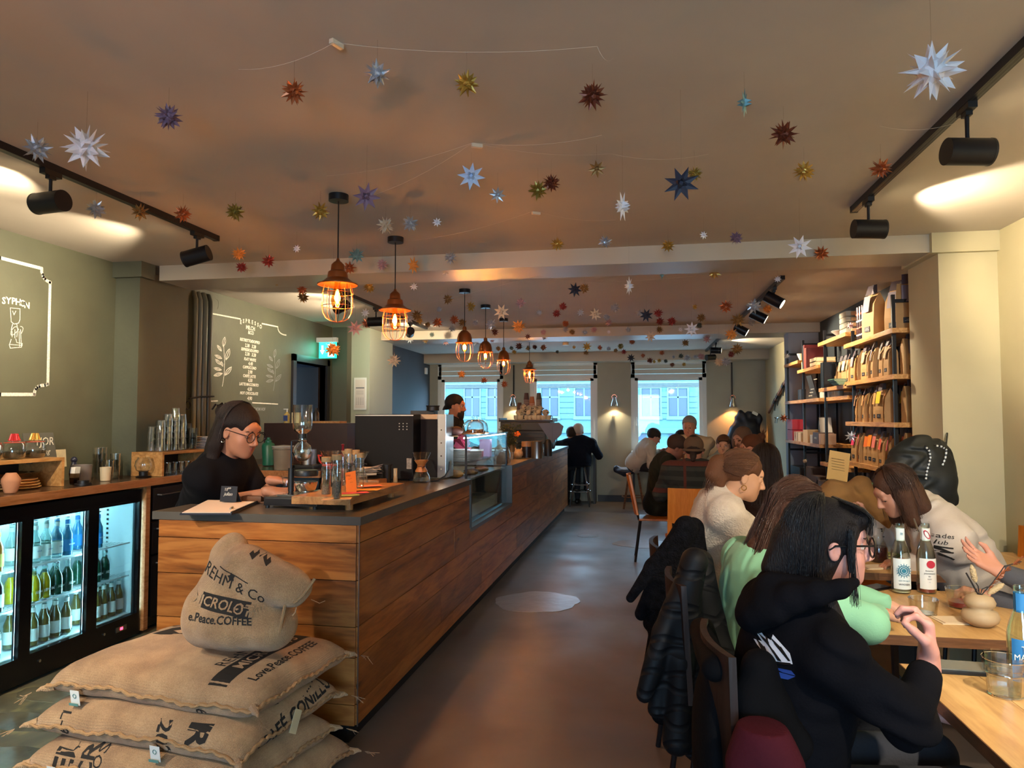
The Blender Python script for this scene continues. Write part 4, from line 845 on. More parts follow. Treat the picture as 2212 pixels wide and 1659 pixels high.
# V60 drippers
def v60(px,py,y,label,hold=None,filt=False):
    p=aY(px,py,y); t=T('coffee_dripper',label,'dripper',(p.x,p.y,CT)); z=p.z-CT
    b=B(); n=28; pr=((.058,z+.03),(.052,z+.022),(.018,z-.045))
    vs=[(r_*(1+.03*(-1)**i)*math.cos(2*PI*i/n+zz*3),r_*(1+.03*(-1)**i)*math.sin(2*PI*i/n+zz*3),zz) for i in range(n) for r_,zz in pr]
    b.add(vs,[(i*3+j,((i+1)%n)*3+j,((i+1)%n)*3+j+1,i*3+j+1) for i in range(n) for j in range(2)]).o('ribbed_cone',mGl if not filt else M('paper_filter','c7a57a',.8),t)
    c_=B().lathe([(.02,z-.045),(.045,z-.05),(.045,z-.057),(.02,z-.06),(.018,z-.075)],18)
    if hold: c_.tube([(-.05,0,z+.0),(-.07,0,z+.005),(-.062,0,z-.03),(-.04,0,z-.05)],.006)
    c_.o('holder',hold or mBlack,t,True)
    B().lathe([(.001,0),(.045,0),(.055,.03),(.05,.08),(.03,z-.10),(.026,z-.075)],20).o('glass_server',mGl,t,True)
mRed=M('red_plastic','a82820',.3)
v60(712,985,3.95,'ribbed glass dripper with a red handle standing on a glass server',mRed); v60(738,985,4.15,'ribbed glass dripper second from the siphon',None); v60(757,984,4.3,'dripper with tan paper filters stacked in it',None,True); v60(778,985,4.45,'right-most ribbed glass dripper',None)
# filter basket, cylinder press, white bottle
bk=T('filter_basket','dark wire basket with folded filter papers on a wooden base','basket',(-1.83,4.72,CT)); B().rb((0,0,.025),.2,.16,.05,bev=.01).o('wooden_base',mTr,bk,True)
b=B(); [b.ring((0,0,.06+i*.02),.085+.006*i,.003,24,5) for i in range(3)]; b.o('wire_rings',mBlackMetal,bk,True)
b=B(); [b.rb((R.uniform(-.02,.02),R.uniform(-.02,.02),.10+i*.006),.13,.13,.002,rz=R.uniform(0,1.5),rx=R.uniform(-.4,.5),ry=R.uniform(-.4,.4)) for i in range(6)]; b.o('filter_papers',mPaper,bk)
p=onc(836,1046); tag(B().cyl((0,0,0),(0,0,.012),.036,seg=20).cyl((0,0,.012),(0,0,.135),.03,seg=20).cyl((0,0,.135),(0,0,.142),.04,seg=20).o('coffee_press',mBlack,None,True,(p.x,p.y,CT)),'black cylindrical coffee press in front of the big black machine','press')
p=onc(851,1042); tag(B().lathe([(.001,0),(.016,0),(.016,.03),(.014,.034),(.014,.1),(.001,.1)],14).o('white_brush',M('ivory_plastic','cfc2a6',.4),None,True,(p.x,p.y+.03,CT)),'small ivory canister right of the black press','canister')
tag(B().lathe([(.001,0),(.035,.0),(.035,.01),(.012,.02),(.01,.17),(.016,.2),(.01,.22),(.008,.265),(.013,.28),(.001,.284)],10).o('red_handle_tool',M('red_lacquer','8a1424',.3),None,True,(-2.12,4.93,CT)),'dark red bottle-shaped handle left of the black machine','handle tool')
# black brewer box, steel-sided grinder box
c0=aY(767,895,5.15); c1=aY(893,900,5.15)
mb=T('brewing_machine','big black box of a coffee machine seen from behind','coffee machine',((c0.x+c1.x)/2,5.3,CT),cr*0)
w_=(c1.x-c0.x)/2; h_=c0.z-CT
B().box(-w_,-.15,.012,w_,.17,h_,bev=.006).o('housing',M('matte_black','0c0b0e',.55,spec=.2),mb)
for dx in(-w_+.03,w_-.03): B().cyl((dx,-.12,0),(dx,-.12,.014),.014).cyl((dx,.12,0),(dx,.12,.014),.014).o('foot',mBlack,mb)
b=B(); [b.cyl((w_-.11+.03*(i%3),-.153,h_-.07-.022*(i//3)),(w_-.11+.03*(i%3),-.149,h_-.07-.022*(i//3)),.004,seg=8) for i in range(9)]; b.o('screw',mSteel,mb,True)
B().box(w_-.05,-.152,.09,w_-.012,-.150,.17).o('type_plate',M('type_plate','9a8f84',.5,c2='5a5550',ns=40),mb); B().box(-w_+.0,-.152,h_-.012,w_,-.148,h_-.004).o('top_trim',mSteel,mb)
c2=aY(963,895,5.32); c3=aY(895,900,5.32)
gr=T('coffee_grinder_box','dark machine with a brushed steel right side next to the display case','coffee machine',((c2.x+c3.x)/2,5.46,CT)); w2=(c2.x-c3.x)/2; h2=c2.z-CT
B().box(-w2-.12,-.12,.012,w2*.45,.1,h2-.04,bev=.004).o('housing',M('matte_brown_black','120c0c',.55,spec=.2),gr); B().box(w2*.45,-.13,.012,w2,.1,h2,bev=.004).o('steel_side',mSteel,gr); B().box(-w2-.15,-.125,h2-.04,w2*.45,.1,h2,bev=.004).o('steel_top',M('bronze_steel','a08468',.35,.8),gr)
B().cyl((0,.0,h2),(0,.0,h2+.025),.001).box(-w2+.02-.09,-.02,h2,-w2+.12,.1,h2+.03).o('button_panel',mBlack,gr)
for k in range(4): B().cyl((w2*.7,-.132,.08+.1*k),(w2*.7,-.129,.08+.1*k),.006,seg=8).o('screw',mChrome,gr,True)
tag(B().lathe([(.001,0),(.05,0),(.05,.03),(.055,.035),(.055,.04),(.001,.042)],20).o('ribbon_lid',mBlack,None,True,(c3.x+.12,5.42,c2.z+.03)),'black round lid on top of the steel-sided machine','lid')
# chemex
p=onc(910,1042); cx=T('hourglass_coffee_maker','hourglass glass coffee maker with a wooden collar and leather tie','coffee maker',(p.x,p.y,CT))
pr=[(.001,.002),(.055,.003),(.065,.015),(.06,.05),(.028,.105),(.022,.118),(.03,.13),(.068,.215),(.07,.22)]
B().lathe(pr,26).o('glass_body',mGl,cx,True); B().lathe([(.045,.078),(.046,.085),(.031,.11),(.028,.12),(.033,.135),(.05,.158),(.051,.165)],24).o('wooden_collar',M('collar_wood','b0703c',.4,c2='9a5e30',ns=8),cx,True)
B().ring((0,0,.118),.031,.003,20,5).tube([(.02,-.03,.118),(.022,-.036,.09),(.018,-.04,.065)],.003).sph((.02,-.034,.115),.009,8,6).o('leather_tie',M('leather_tie','6a3a1c',.6),cx,True)
# bent plant-fibre handle plate right of it
p=onc(950,1040); wb=T('woven_band','curved dark-edged metal scoop leaning beside the display case','scoop',(p.x,p.y,CT)); b=B(); P=[(-.06,0,.0),(.0,0,.01),(.05,0,.04),(.075,0,.09),(.08,.0,.15)]; 
for a_,c_ in zip(P,P[1:]): b.add([(a_[0],-.04,a_[2]),(c_[0],-.04,c_[2]),(c_[0],.04,c_[2]),(a_[0],.04,a_[2]),(a_[0],-.04,a_[2]+.006),(c_[0],-.04,c_[2]+.006),(c_[0],.04,c_[2]+.006),(a_[0],.04,a_[2]+.006)],[(0,1,2,3),(4,5,6,7),(0,1,5,4),(2,3,7,6)])
b.o('scoop_blade',M('bronze_plate','8f8468',.35,.6),wb,True); B().tube([(-.06,-.04,.004),(0,-.04,.014),(.05,-.04,.045),(.078,-.04,.09),(.083,-.04,.15)],.005).o('dark_rim',mBlack,wb,True)
# display case
dc=T('cake_display_case','glass pastry display case let into the counter','display case',tuple(cl(0,N0,0)),cr); L_=N1-N0
gC=glass('case_glass','f4fbfa',0,.6)
b=B(); b.box(-.60,.02,1.40,-.03,L_-.02,1.408); b.box(-.05,.02,NZ+.01,-.044,L_-.02,1.40); b.box(-.60,.02,1.09,-.05,.026,1.40); b.box(-.60,L_-.026,1.09,-.05,L_-.02,1.40); b.o('glass_pane',gC,dc)
b=B(); b.box(-.055,.015,1.07,-.04,.030,1.40); b.box(-.055,L_-.03,1.07,-.04,L_-.015,1.40); b.box(-.61,.015,1.07,-.598,.03,1.40); b.box(-.055,.02,1.396,-.04,L_-.02,1.402); b.o('post',mBlackMetal,dc)
b=B(); b.box(-.60,.03,1.18,-.08,L_-.03,1.186); b.o('glass_shelf',gC,dc)
B().box(-.70,.02,1.045,-.06,L_-.02,1.06).o('inner_deck',M('deck_steel','8a8a88',.3,.6),dc); B().box(-.6,.2,NZ+.02,-.1,L_-.2,NZ+.12).o('lower_tray',mWhite,dc)
B().box(-.07,.03,1.385,-.055,L_-.03,1.395).o('light_strip',M('case_led','dfe8ff',.5,em='dfe8ff',es=14),dc)
CM=Matrix.Translation(cl(0,N0,0))@Matrix.Rotation(cr,4,'Z')
def inc(x,y,z): return CM@Vector((x,y,z))
def plates(x,y,z,n,lbl,r=.085):
    for i in range(n):
        p=inc(x,y,z+i*.0115); tag(lk('plate',PLM,None,p),lbl+', %s from below'%ORD[i],'plate',lbl.replace('white plate','white plates'))
_t=B().lathe([(.001,0),(.05,.001),(.082,.009),(.085,.012),(.08,.011),(.05,.004),(.001,.003)],24).o('plate_t',MATS['white_china'],None,True); PLM=_t.data; bpy.data.objects.remove(_t)
plates(-.18,.32,1.186,9,'white plate, tall stack inside the display case'); plates(-.13,.56,1.187,7,'white plate, lower stack inside the display case')
mCrust=M('pastry_crust','b5732e',.55,c2='7a4216',ns=18,bump=.4,bs=40); mBread=M('brown_bread','6a4234',.7,c2='54322a',ns=20,bump=.3,bs=40)
def bun(x,y,z,sx,sy,sz,m_,label,cat,nm='pastry',rz=0):
    r=random.Random(int(abs(x*977+y*331)*100)); b=B().sph((0,0,sz),1,16,10,(sx,sy,sz)); 
    for v in b.bm.verts: v.co*=1+.05*math.sin(v.co.x*60+r.uniform(0,.1))+.03*math.sin(v.co.y*90)
    p=inc(x,y,z); return tag(b.o(nm,m_,None,2,p,(0,0,rz)),label,cat)
bun(-.42,.12,1.409,.10,.05,.034,mCrust,'golden babka loaf with dark swirls on top of the display case','pastry','babka',.2)
bun(-.18,.16,1.409,.075,.055,.035,mBread,'dark brown bread loaf on top of the display case','bread','bread_loaf')
bun(-.2,.24,1.06,.08,.05,.03,mCrust,'filled roll wrapped in green leaves on the case floor','pastry','filled_roll'); bun(-.3,.4,1.06,.07,.045,.03,mCrust,'pale roll behind the wrapped one on the case floor','pastry','filled_roll')
tag(B().rb((0,0,0),.3,.16,.012,rz=.3,bev=.004).o('cake_board',mTan,None,False,inc(-.3,.14,1.412-.009)),'slim board under the loaves on the display case','board')
for k,(y_,lb) in enumerate(((.62,'near glass cake dome with cookies on the display case'),(.86,'far glass cake dome with cookies on the display case'))):
    p=inc(-.14-.02*k,y_,1.409); t=T('cake_dome',lb,'cake dome',p); B().lathe([(.001,0),(.1,0),(.105,.008),(.1,.012),(.001,.012)],26).o('stand_plate',mTan,t,True)
    B().lathe([(.095,.012),(.096,.05),(.085,.09),(.05,.118),(.012,.125),(.006,.135)],26).lathe([(.006,.135),(.014,.145),(.012,.155),(.001,.158)],12).o('glass_dome',mGl,t,True)
    for i in range(7):
        a=i*.9; tag(B().cyl((0,0,0),(0,0,.012),.022,.02,12).o('cookie',mCrust,None,True,p+Vector((.05*math.cos(a),.05*math.sin(a),.013+(i%2)*.012))),'%s round cookie under the %s glass dome, counted round the plate'%(ORD[i],'near' if k==0 else 'far'),'cookie','cookies under the %s dome'%('near' if k==0 else 'far'))
# pink gift paper / napkins seen through the glass
b=B(); r=random.Random(8)
for i in range(7): b.rb((r.uniform(-.05,.05),r.uniform(-.04,.04),.08+i*.015),.12,.10,.004,rz=r.uniform(0,3),rx=r.uniform(-1,1),ry=r.uniform(-1.2,1.2))
b.box(-.06,-.05,0,.06,.05,.10)
tag(b.o('pink_bag',M('pink_paper','d0486a',.5),None,False,inc(-.28,.82,1.187)),'crumpled pink paper bag behind the display case glass','bag')
for i,(x,y,w,h,c,l) in enumerate(((-.16,1.18,.1,.16,'b9a6cc','pale lilac carton inside the display case'),(-.2,1.0,.1,.07,'b84660','pink box with white lettering inside the display case'))):
    p=inc(x,y,1.187); t=tag(B().box(-w/2,-w/2,0,w/2,w/2,h,bev=.002).o('carton',M('c_'+c,c,.5),None,False,p),l,'box'); 
    if i: B().box(-w/2-.002,-w/2-.002,h-.015,w/2+.002,w/2+.002,h+.003).o('white_lid',mWhite,t)
for k in range(4): bun(-.14-.05*(k%2),.55+.2*k,1.06,.07,.035,.02,mBread if k%2 else mCrust,'%s slice of pastry on the lower deck of the case'%['first','second','third','fourth'][k],'pastry','pastry_slice',.6)
# ---------------------------------------------------------------- far part of the counter
def lathe_t(name,pr,m_,px,py,label,cat,seg=20,z=CT):
    p=onc(px,py,z); return tag(B().lathe(pr,seg).o(name,m_,None,True,(p.x,p.y,z)),label,cat)
bj=T('glass_bell','tall glass bell with dark pastry next to the display case','cake dome',tuple(inc(-.14,L_+.22,CT))); B().lathe([(.085,0),(.087,.1),(.07,.17),(.03,.2),(.001,.205)],24).o('glass_dome',mGl,bj,True); B().lathe([(.001,0),(.06,0),(.055,.07),(.02,.12),(.001,.125)],14).o('dark_cake',mBread,bj,2)
p=onc(1106,992); sn=T('tent_card','small grey tent card on the counter','sign',(p.x,p.y,CT)); B().rb((-.012,0,.04),.055,.004,.085,rx=-.3).rb((-.012,.03,.04),.055,.004,.085,rx=.3).o('card',M('grey_card','6a6c74',.6),sn)
p=onc(1103,984); vs=T('flower_vase','vase with dark leaves and an orange flower on the counter','flowers',(p.x,p.y+.12,CT))
B().lathe([(.001,0),(.05,0),(.062,.05),(.05,.1),(.04,.13),(.045,.14)],18).o('vase',M('vase_brown','6a5636',.5),vs,True)
b=B(); b2=B(); r=random.Random(4)
for i in range(60):
    a=r.uniform(0,6.28); rr_=r.uniform(.02,.17); z=r.uniform(.14,.40)-rr_*.3; p1_=Vector((rr_*math.cos(a)-.04,rr_*math.sin(a),z+.02)); b.tube([(0,0,.1),(p1_*.6),p1_],.0016,3)
    for k in range(5):
        d=Vector((r.uniform(-1,1),r.uniform(-1,1),r.uniform(-.5,1))).normalized()*.03; s_=d.orthogonal().normalized()*.009; q=p1_+Vector((r.uniform(-.03,.03),r.uniform(-.03,.03),r.uniform(-.04,.02))); b2.add([q,q+d*.5+s_,q+d,q+d*.5-s_],[(0,1,2,3)])
b.o('stem',M('stem_dark','2c2a18',.7),vs); ob=b2.o('leaves',M('leaf_dark','2f3a1c',.6,c2='4c5428',ns=14),vs); ob['kind']='stuff'
b=B()
for i in range(14):
    a=i*2.4; rr_=.012+.0018*i; b.sph((.07+rr_*math.cos(a)*1.1,-.05+rr_*math.sin(a)*.6,.27+rr_*math.sin(a)*.9),.012,8,5,(1,.5,1))
b.o('orange_flower',M('petal_orange','e8701c',.5),vs,2)
ow=T('ceramic_owl','round cream ceramic pot with two little ears on the counter','pot',tuple(onc(1120,990))); B().sph((0,0,.055),.055,16,12).cyl((-.03,0,.09),(-.038,0,.125),.014,.003,8).cyl((.03,0,.09),(.038,0,.125),.014,.003,8).o('pot_body',M('owl_cream','d8b58a',.35,c2='c79c6a',ns=30),ow,2)
lathe_t('dark_canister',[(.001,0),(.062,0),(.062,.13),(.064,.13),(.064,.19),(.001,.19)],M('canister_dark','241c1a',.4),1138,988,'dark canister with a tan upper half on the counter','canister').data.materials.append(mTan)
o_=bpy.data.objects['dark_canister']; [setattr(f,'material_index',1) for f in o_.data.polygons if f.center.z>.135]
lathe_t('steel_pitcher',[(.001,0),(.068,0),(.068,.19),(.072,.2),(.06,.2),(.001,.198)],mSteel,1160,990,'brushed steel pitcher on the counter in front of the espresso machine','pitcher')
lathe_t('black_thermos',[(.001,0),(.05,0),(.05,.16),(.03,.2),(.001,.21)],mBlack,1184,985,'black flask right of the steel pitcher','flask')
# espresso machine with cups
em=T('espresso_machine','large dark espresso machine with curved grey side at the counter end','espresso machine',(-1.46,9.75,CT))
mEm=M('machine_bronze','2a251c',.35,.5); mEs=M('machine_side','4c4f5c',.4)
B().box(-.36,-.25,.30,.32,.3,.42,bev=.01).box(-.34,-.22,.12,.25,.28,.3,bev=.01).box(-.3,-.2,.05,.2,.25,.12).o('machine_body',mEm,em)
B().prism([(-.22,.14),(-.05,.05),(.12,.10),(.22,.22),(.20,.34),(.05,.36),(-.22,.36)],0,.045,Matrix.Translation((.31,-.05,0))@Matrix(((0,0,1,0),(1,0,0,0),(0,1,0,0),(0,0,0,1)))).o('side_panel',mEs,em)
B().prism([(.16,.40),(.44,.41),(.50,.36),(.47,.25),(.34,.12),(.22,.08),(.30,.2)],-.26,-.22,Matrix(((1,0,0,0),(0,0,1,0),(0,1,0,0),(0,0,0,1)))).o('side_panel',mEs,em)
B().box(-.38,-.26,.42,.36,.32,.445,bev=.004).box(-.38,-.26,.445,-.37,.32,.47).box(.35,-.26,.445,.36,.32,.47).o('cup_rail',mBlackMetal,em)
for dx in(-.28,.2): B().cyl((dx,-.18,0),(dx,-.18,.06),.025).cyl((dx,.2,0),(dx,.2,.06),.025).o('foot',mChrome,em,True)
for k in range(3): B().box(-.3,-.252,.16+.05*k,.22,-.222,.165+.05*k).o('vent_line',mBlack,em)
B().tube([(.30,-.1,.3),(.40,-.12,.18),(.36,-.12,.06)],.008).o('steam_wand',mChrome,em,True)
mug=T('mug','','cup'); B().lathe([(.001,0),(.028,0),(.04,.02),(.041,.062),(.038,.062),(.036,.02),(.001,.008)],16).o('mug_body',MATS['cream_ceramic'],mug,True); B().ring((.045,0,.035),.018,.005,12,5,Matrix.Rotation(PI/2,3,'X')).o('handle',mBlack,mug,True)
r=random.Random(2); first=True; zt=CT+.447
for i in range(18):
    lv=0 if i<8 else (1 if i<14 else 2); k=i if i<8 else (i-8 if i<14 else i-14); n=(8,6,4)[lv]
    x=-.16+lv*.035+k*(.44-lv*.09)/(n-1); loc=(em.location.x+x,9.62+r.uniform(-.04,.04)+lv*.03,zt+lv*.064)
    rt_=(0,0,r.uniform(0,6)) if lv==0 else (r.uniform(1.2,1.9),0,r.uniform(-.6,.6)); loc=(loc[0],loc[1],loc[2]+(.035 if lv else 0))
    lb='cream mug with dark handle on the espresso machine, %s layer, %s from the left'%(('bottom','middle','top')[lv],ORD[k])
    if first: mug.location=loc; mug['label']=lb; mug['group']='mugs piled on the espresso machine'; first=False
    else: dup(mug,loc,label=lb,group='mugs piled on the espresso machine',rot=rt_)
pc_=T('paper_cup','','cup'); B().lathe([(.001,0),(.028,0),(.04,.1),(.042,.104),(.001,.1)],16).o('cup_wall',M('cup_brown','5a3a2e',.6),pc_,True); B().ring((0,0,.103),.041,.003,16,5).o('rim',M('cup_rim','d0bfae',.6),pc_,True)
first=True
for (px,ptop,pbot,c,lb) in ((1122,870,900,'5a3a2e','brown paper cup in the short left stack'),(1137,848,905,'4a2f2c','brown paper cup in the tall left stack'),(1149,857,905,'a8643a','orange-brown paper cup in the slim middle stack'),(1164,848,905,'4a4440','grey-brown paper cup in the tall right stack')):
    x=aY(px,860,9.85).x; zt0=aY(px,ptop,9.85).z-.1; n=max(2,int((zt0-zt)/.017)+1)
    mt={'cup_brown':M('cup_'+c,c,.6)}
    for k in range(n):
        loc=(x,9.86,zt+k*.017+.104)
        if first: pc_.location=loc; pc_.rotation_euler=(PI,0,0); pc_['label']=lb+', lowest'; pc_['group']='paper cups, '+lb.split(' in ')[-1]; first=False
        else: dup(pc_,loc,label=lb+', %s from below'%ORD[min(k,19)],group='paper cups, '+lb.split(' in ')[-1],rot=(PI,0,0),mats=mt)
for gi,(dx,dy) in enumerate(((.0,1.0),(.08,1.25),(-.04,1.4))): dup(tb,(-1.46+dx,9.75+dy,CT),label='water glass on the far end of the counter, %s behind the espresso machine'%ORD[gi],group='water glasses at the far counter end')
# ================================================================ implicit-surface modelling (cloth, bodies, sacks)
from mathutils.bvhtree import BVHTree
class Fd:
    def __init__(s,lo,hi,h):
        s.o=np.array(lo,np.float32); s.h=h; s.n=np.ceil((np.array(hi)-np.array(lo))/h).astype(int)+1
        s.f=np.full(s.n,.12,np.float32); s.m=np.zeros(s.n,np.int8)
    def sl(s,lo,hi):
        a=np.clip(np.floor((np.array(lo)-s.o)/s.h).astype(int),0,s.n); b=np.clip(np.ceil((np.array(hi)-s.o)/s.h).astype(int)+1,0,s.n)
        if np.any(b-a<2): return None
        ax=[s.o[i]+s.h*np.arange(a[i],b[i],dtype=np.float32) for i in range(3)]
        return (slice(a[0],b[0]),slice(a[1],b[1]),slice(a[2],b[2])),np.meshgrid(*ax,indexing='ij',sparse=True)
    def op(s,lo,hi,fn,k,mid,sub):
        pad=k+3*s.h; r=s.sl(np.array(lo)-pad,np.array(hi)+pad)
        if r is None: return s
        sl,(x,y,z)=r; d=fn(x,y,z).astype(np.float32); f=s.f[sl]
        if sub:
            d=-d; hh=np.clip(.5-.5*(d-f)/max(k,1e-4),0,1)*0+np.clip(.5+.5*(d-f)/max(k,1e-4),0,1)
            nf=f*(1-hh)+d*hh+k*hh*(1-hh)
            if mid is not None: s.m[sl][d>f-.002]=mid
        else:
            if mid is not None:
                mm=s.m[sl]; mm[d<f]=mid
            hh=np.clip(.5+.5*(f-d)/max(k,1e-4),0,1); nf=f*(1-hh)+d*hh-k*hh*(1-hh)
        s.f[sl]=nf; return s
    def cap(s,p0,r0,p1=None,r1=None,k=.02,mid=None,sub=False):
        p0=np.array(p0,float); p1=p0+(0,0,1e-4) if p1 is None else np.array(p1,float); r1=r0 if r1 is None else r1; v=p1-p0; L2=max(v@v,1e-9); rm=max(r0,r1)
        def fn(x,y,z):
            t=np.clip(((x-p0[0])*v[0]+(y-p0[1])*v[1]+(z-p0[2])*v[2])/L2,0,1)
            return np.sqrt((x-p0[0]-t*v[0])**2+(y-p0[1]-t*v[1])**2+(z-p0[2]-t*v[2])**2)-(r0+t*(r1-r0))
        return s.op(np.minimum(p0,p1)-rm,np.maximum(p0,p1)+rm,fn,k,mid,sub)
    def ell(s,c,r,k=.02,A=None,mid=None,sub=False):
        c=np.array(c,float); r=np.array(r,float); A=np.eye(3) if A is None else np.array(A); R_=r.max()
        def fn(x,y,z):
            X,Y,Z=x-c[0],y-c[1],z-c[2]; q=[(A[i][0]*X+A[i][1]*Y+A[i][2]*Z) for i in range(3)]
            k0=np.sqrt(sum((q[i]/r[i])**2 for i in range(3)))+1e-6; k1=np.sqrt(sum((q[i]/r[i]**2)**2 for i in range(3)))+1e-6
            return k0*(k0-1)/k1
        return s.op(c-R_,c+R_,fn,k,mid,sub)
    def plane(s,p,n,k=.004): # cut away the side n points to
        p=np.array(p,float); n=np.array(n,float)/np.linalg.norm(n); hi=s.o+s.h*s.n
        x,y,z=s.sl(s.o,hi)[1]; d=((x-p[0])*n[0]+(y-p[1])*n[1]+(z-p[2])*n[2]).astype(np.float32)
        s.f=np.maximum(s.f,d); return s
    def fold(s,A,fr=30,seed=0,dirv=(.3,.2,1)):
        rr=np.random.RandomState(seed); a=np.array(dirv,float); a/=np.linalg.norm(a); ph=rr.uniform(0,6,4); b=rr.normal(size=3); c=rr.normal(size=3)
        x,y,z=s.sl(s.o,s.o+s.h*s.n)[1]
        q=fr*(a[0]*x+a[1]*y+a[2]*z)+1.8*np.sin(fr*.35*(b[0]*x+b[1]*y+b[2]*z)+ph[0])+1.2*np.sin(fr*.6*(c[0]*x+c[1]*y+c[2]*z)+ph[1])
        e=.5+.5*np.sin(fr*.28*(c[1]*x+b[2]*y+b[0]*z)+ph[2])
        s.f=s.f+(A*np.sin(q)*e).astype(np.float32); return s
    def mesh(s,name,mats,par=None,kind=None,org=(0,0,0)):
        f=s.f; f[0]=f[-1]=.1; f[:,0]=f[:,-1]=.1; f[:,:,0]=f[:,:,-1]=.1
        S=f<0; c=np.zeros(np.array(f.shape)-1,np.int8)
        for i in(0,1):
            for j in(0,1):
                for k in(0,1): c+=S[i:f.shape[0]-1+i,j:f.shape[1]-1+j,k:f.shape[2]-1+k]
        act=(c>0)&(c<8); ai=np.argwhere(act); n=len(ai)
        if n==0: raise RuntimeError('empty field '+name)
        idx=np.full(act.shape,-1,np.int32); idx[act]=np.arange(n)
        acc=np.zeros((n,3)); cnt=np.zeros(n)
        co_=[(i,j,k) for i in(0,1) for j in(0,1) for k in(0,1)]
        for a in co_:
            for ax in range(3):
                if a[ax]: continue
                b=list(a); b[ax]=1; fa=f[tuple((ai+a).T)]; fb=f[tuple((ai+b).T)]; m=(fa<0)!=(fb<0); t=np.where(m,fa/(fa-fb+1e-12),0)
                p=np.array(a)+t[:,None]*(np.array(b)-np.array(a)); acc[m]+=p[m]; cnt[m]+=1
        V=s.o+s.h*(ai+acc/cnt[:,None])
        Q=[]
        for ax in range(3):
            b,c_=[(1,2),(2,0),(0,1)][ax]; A1=[slice(None)]*3; A2=[slice(None)]*3; A1[ax]=slice(0,-1); A2[ax]=slice(1,None)
            s0=S[tuple(A1)]; s1=S[tuple(A2)]; e=np.argwhere(s0!=s1); e=e[(e[:,b]>0)&(e[:,c_]>0)&(e[:,b]<act.shape[b])&(e[:,c_]<act.shape[c_])]
            fl=s0[tuple(e.T)]; ub=np.zeros(3,int); ub[b]=1; uc=np.zeros(3,int); uc[c_]=1
            q=np.stack([idx[tuple((e-ub-uc).T)],idx[tuple((e-uc).T)],idx[tuple(e.T)],idx[tuple((e-ub).T)]],1); q[~fl]=q[~fl][:,::-1]; Q.append(q)
        Q=np.concatenate(Q); Q=Q[(Q>=0).all(1)]
        me=bpy.data.meshes.new(name); me.vertices.add(n); me.vertices.foreach_set('co',(V-np.array(org)).astype(np.float32).ravel())
        me.loops.add(len(Q)*4); me.loops.foreach_set('vertex_index',Q.astype(np.int32).ravel()); me.polygons.add(len(Q))
        me.polygons.foreach_set('loop_start',np.arange(0,len(Q)*4,4,dtype=np.int32))
        me.polygons.foreach_set('use_smooth',np.ones(len(Q),bool))
        if isinstance(mats,(list,tuple)):
            mi=s.m[tuple(np.rint((V[Q[:,0]]-s.o)/s.h).astype(int).clip(0,s.n-1).T)]; me.polygons.foreach_set('material_index',mi.astype(np.int32))
            for m_ in mats: me.materials.append(m_)
        else: me.materials.append(mats)
        me.update(calc_edges=True); o=lk(name,me,par)
        if kind: o['kind']=kind
        return o
def text_geo(s,size,shear=0,bold=0,al='CENTER',space=1,sub=0):
    c=bpy.data.curves.new('tmp_text','FONT'); c.body=s; c.size=size; c.align_x=al; c.align_y='CENTER'; c.shear=shear; c.offset=bold; c.space_character=space; c.resolution_u=2
    o=bpy.data.objects.new('tmp_text',c); COL.objects.link(o); dg=bpy.context.evaluated_depsgraph_get(); me=bpy.data.meshes.new_from_object(o.evaluated_get(dg))
    bm=bmesh.new(); bm.from_mesh(me); bmesh.ops.triangulate(bm,faces=bm.faces[:])
    for _ in range(sub): bmesh.ops.subdivide_edges(bm,edges=[e for e in bm.edges if e.calc_length()>size*.15],cuts=1); bmesh.ops.triangulate(bm,faces=bm.faces[:])
    V=[v.co.copy() for v in bm.verts]; bm.verts.index_update(); Fc=[[v.index for v in f.verts] for f in bm.faces]; bm.free()
    bpy.data.objects.remove(o); bpy.data.curves.remove(c); bpy.data.meshes.remove(me); return V,Fc
def grid_geo(w,h,nx,ny): return [Vector((w*(i/nx-.5),h*(j/ny-.5),0)) for j in range(ny+1) for i in range(nx+1)],[[j*(nx+1)+i,j*(nx+1)+i+1,(j+1)*(nx+1)+i+1,(j+1)*(nx+1)+i] for j in range(ny) for i in range(nx)]
def decal(bvh,geo,org,X,Y,mat,par,name='print',off=.0012,inv=None):
    V,Fc=geo; X=Vector(X).normalized(); Y=Vector(Y).normalized(); n=X.cross(Y); b=B(); ok=[]; vs=[]
    for v in V:
        p=Vector(org)+X*v.x+Y*v.y; h=bvh.ray_cast(p+n*.35,-n,.8)
        if h[0] is None: ok.append(False); vs.append(p)
        else: ok.append(True); vs.append(h[0]+h[1]*off)
    if inv is not None: vs=[inv@v for v in vs]
    b.add(vs,[f for f in Fc if all(ok[i] for i in f) and max((vs[f[i]]-vs[f[i-1]]).length for i in range(len(f)))<.09])
    me=bpy.data.meshes.new(name); b.bm.to_mesh(me); b.bm.free(); me.materials.append(mat); return lk(name,me,par)
def hitpt(bv,px,py):
    h=bv.ray_cast(Vector((0,0,H)),ray(px,py).normalized()); return h[0] if h[0] is not None else aD(px,py,2.5)
def bvh_of(o,M_=None):
    me=o.data; M_=M_ or Matrix(); return BVHTree.FromPolygons([M_@v.co for v in me.vertices],[p.vertices[:] for p in me.polygons])
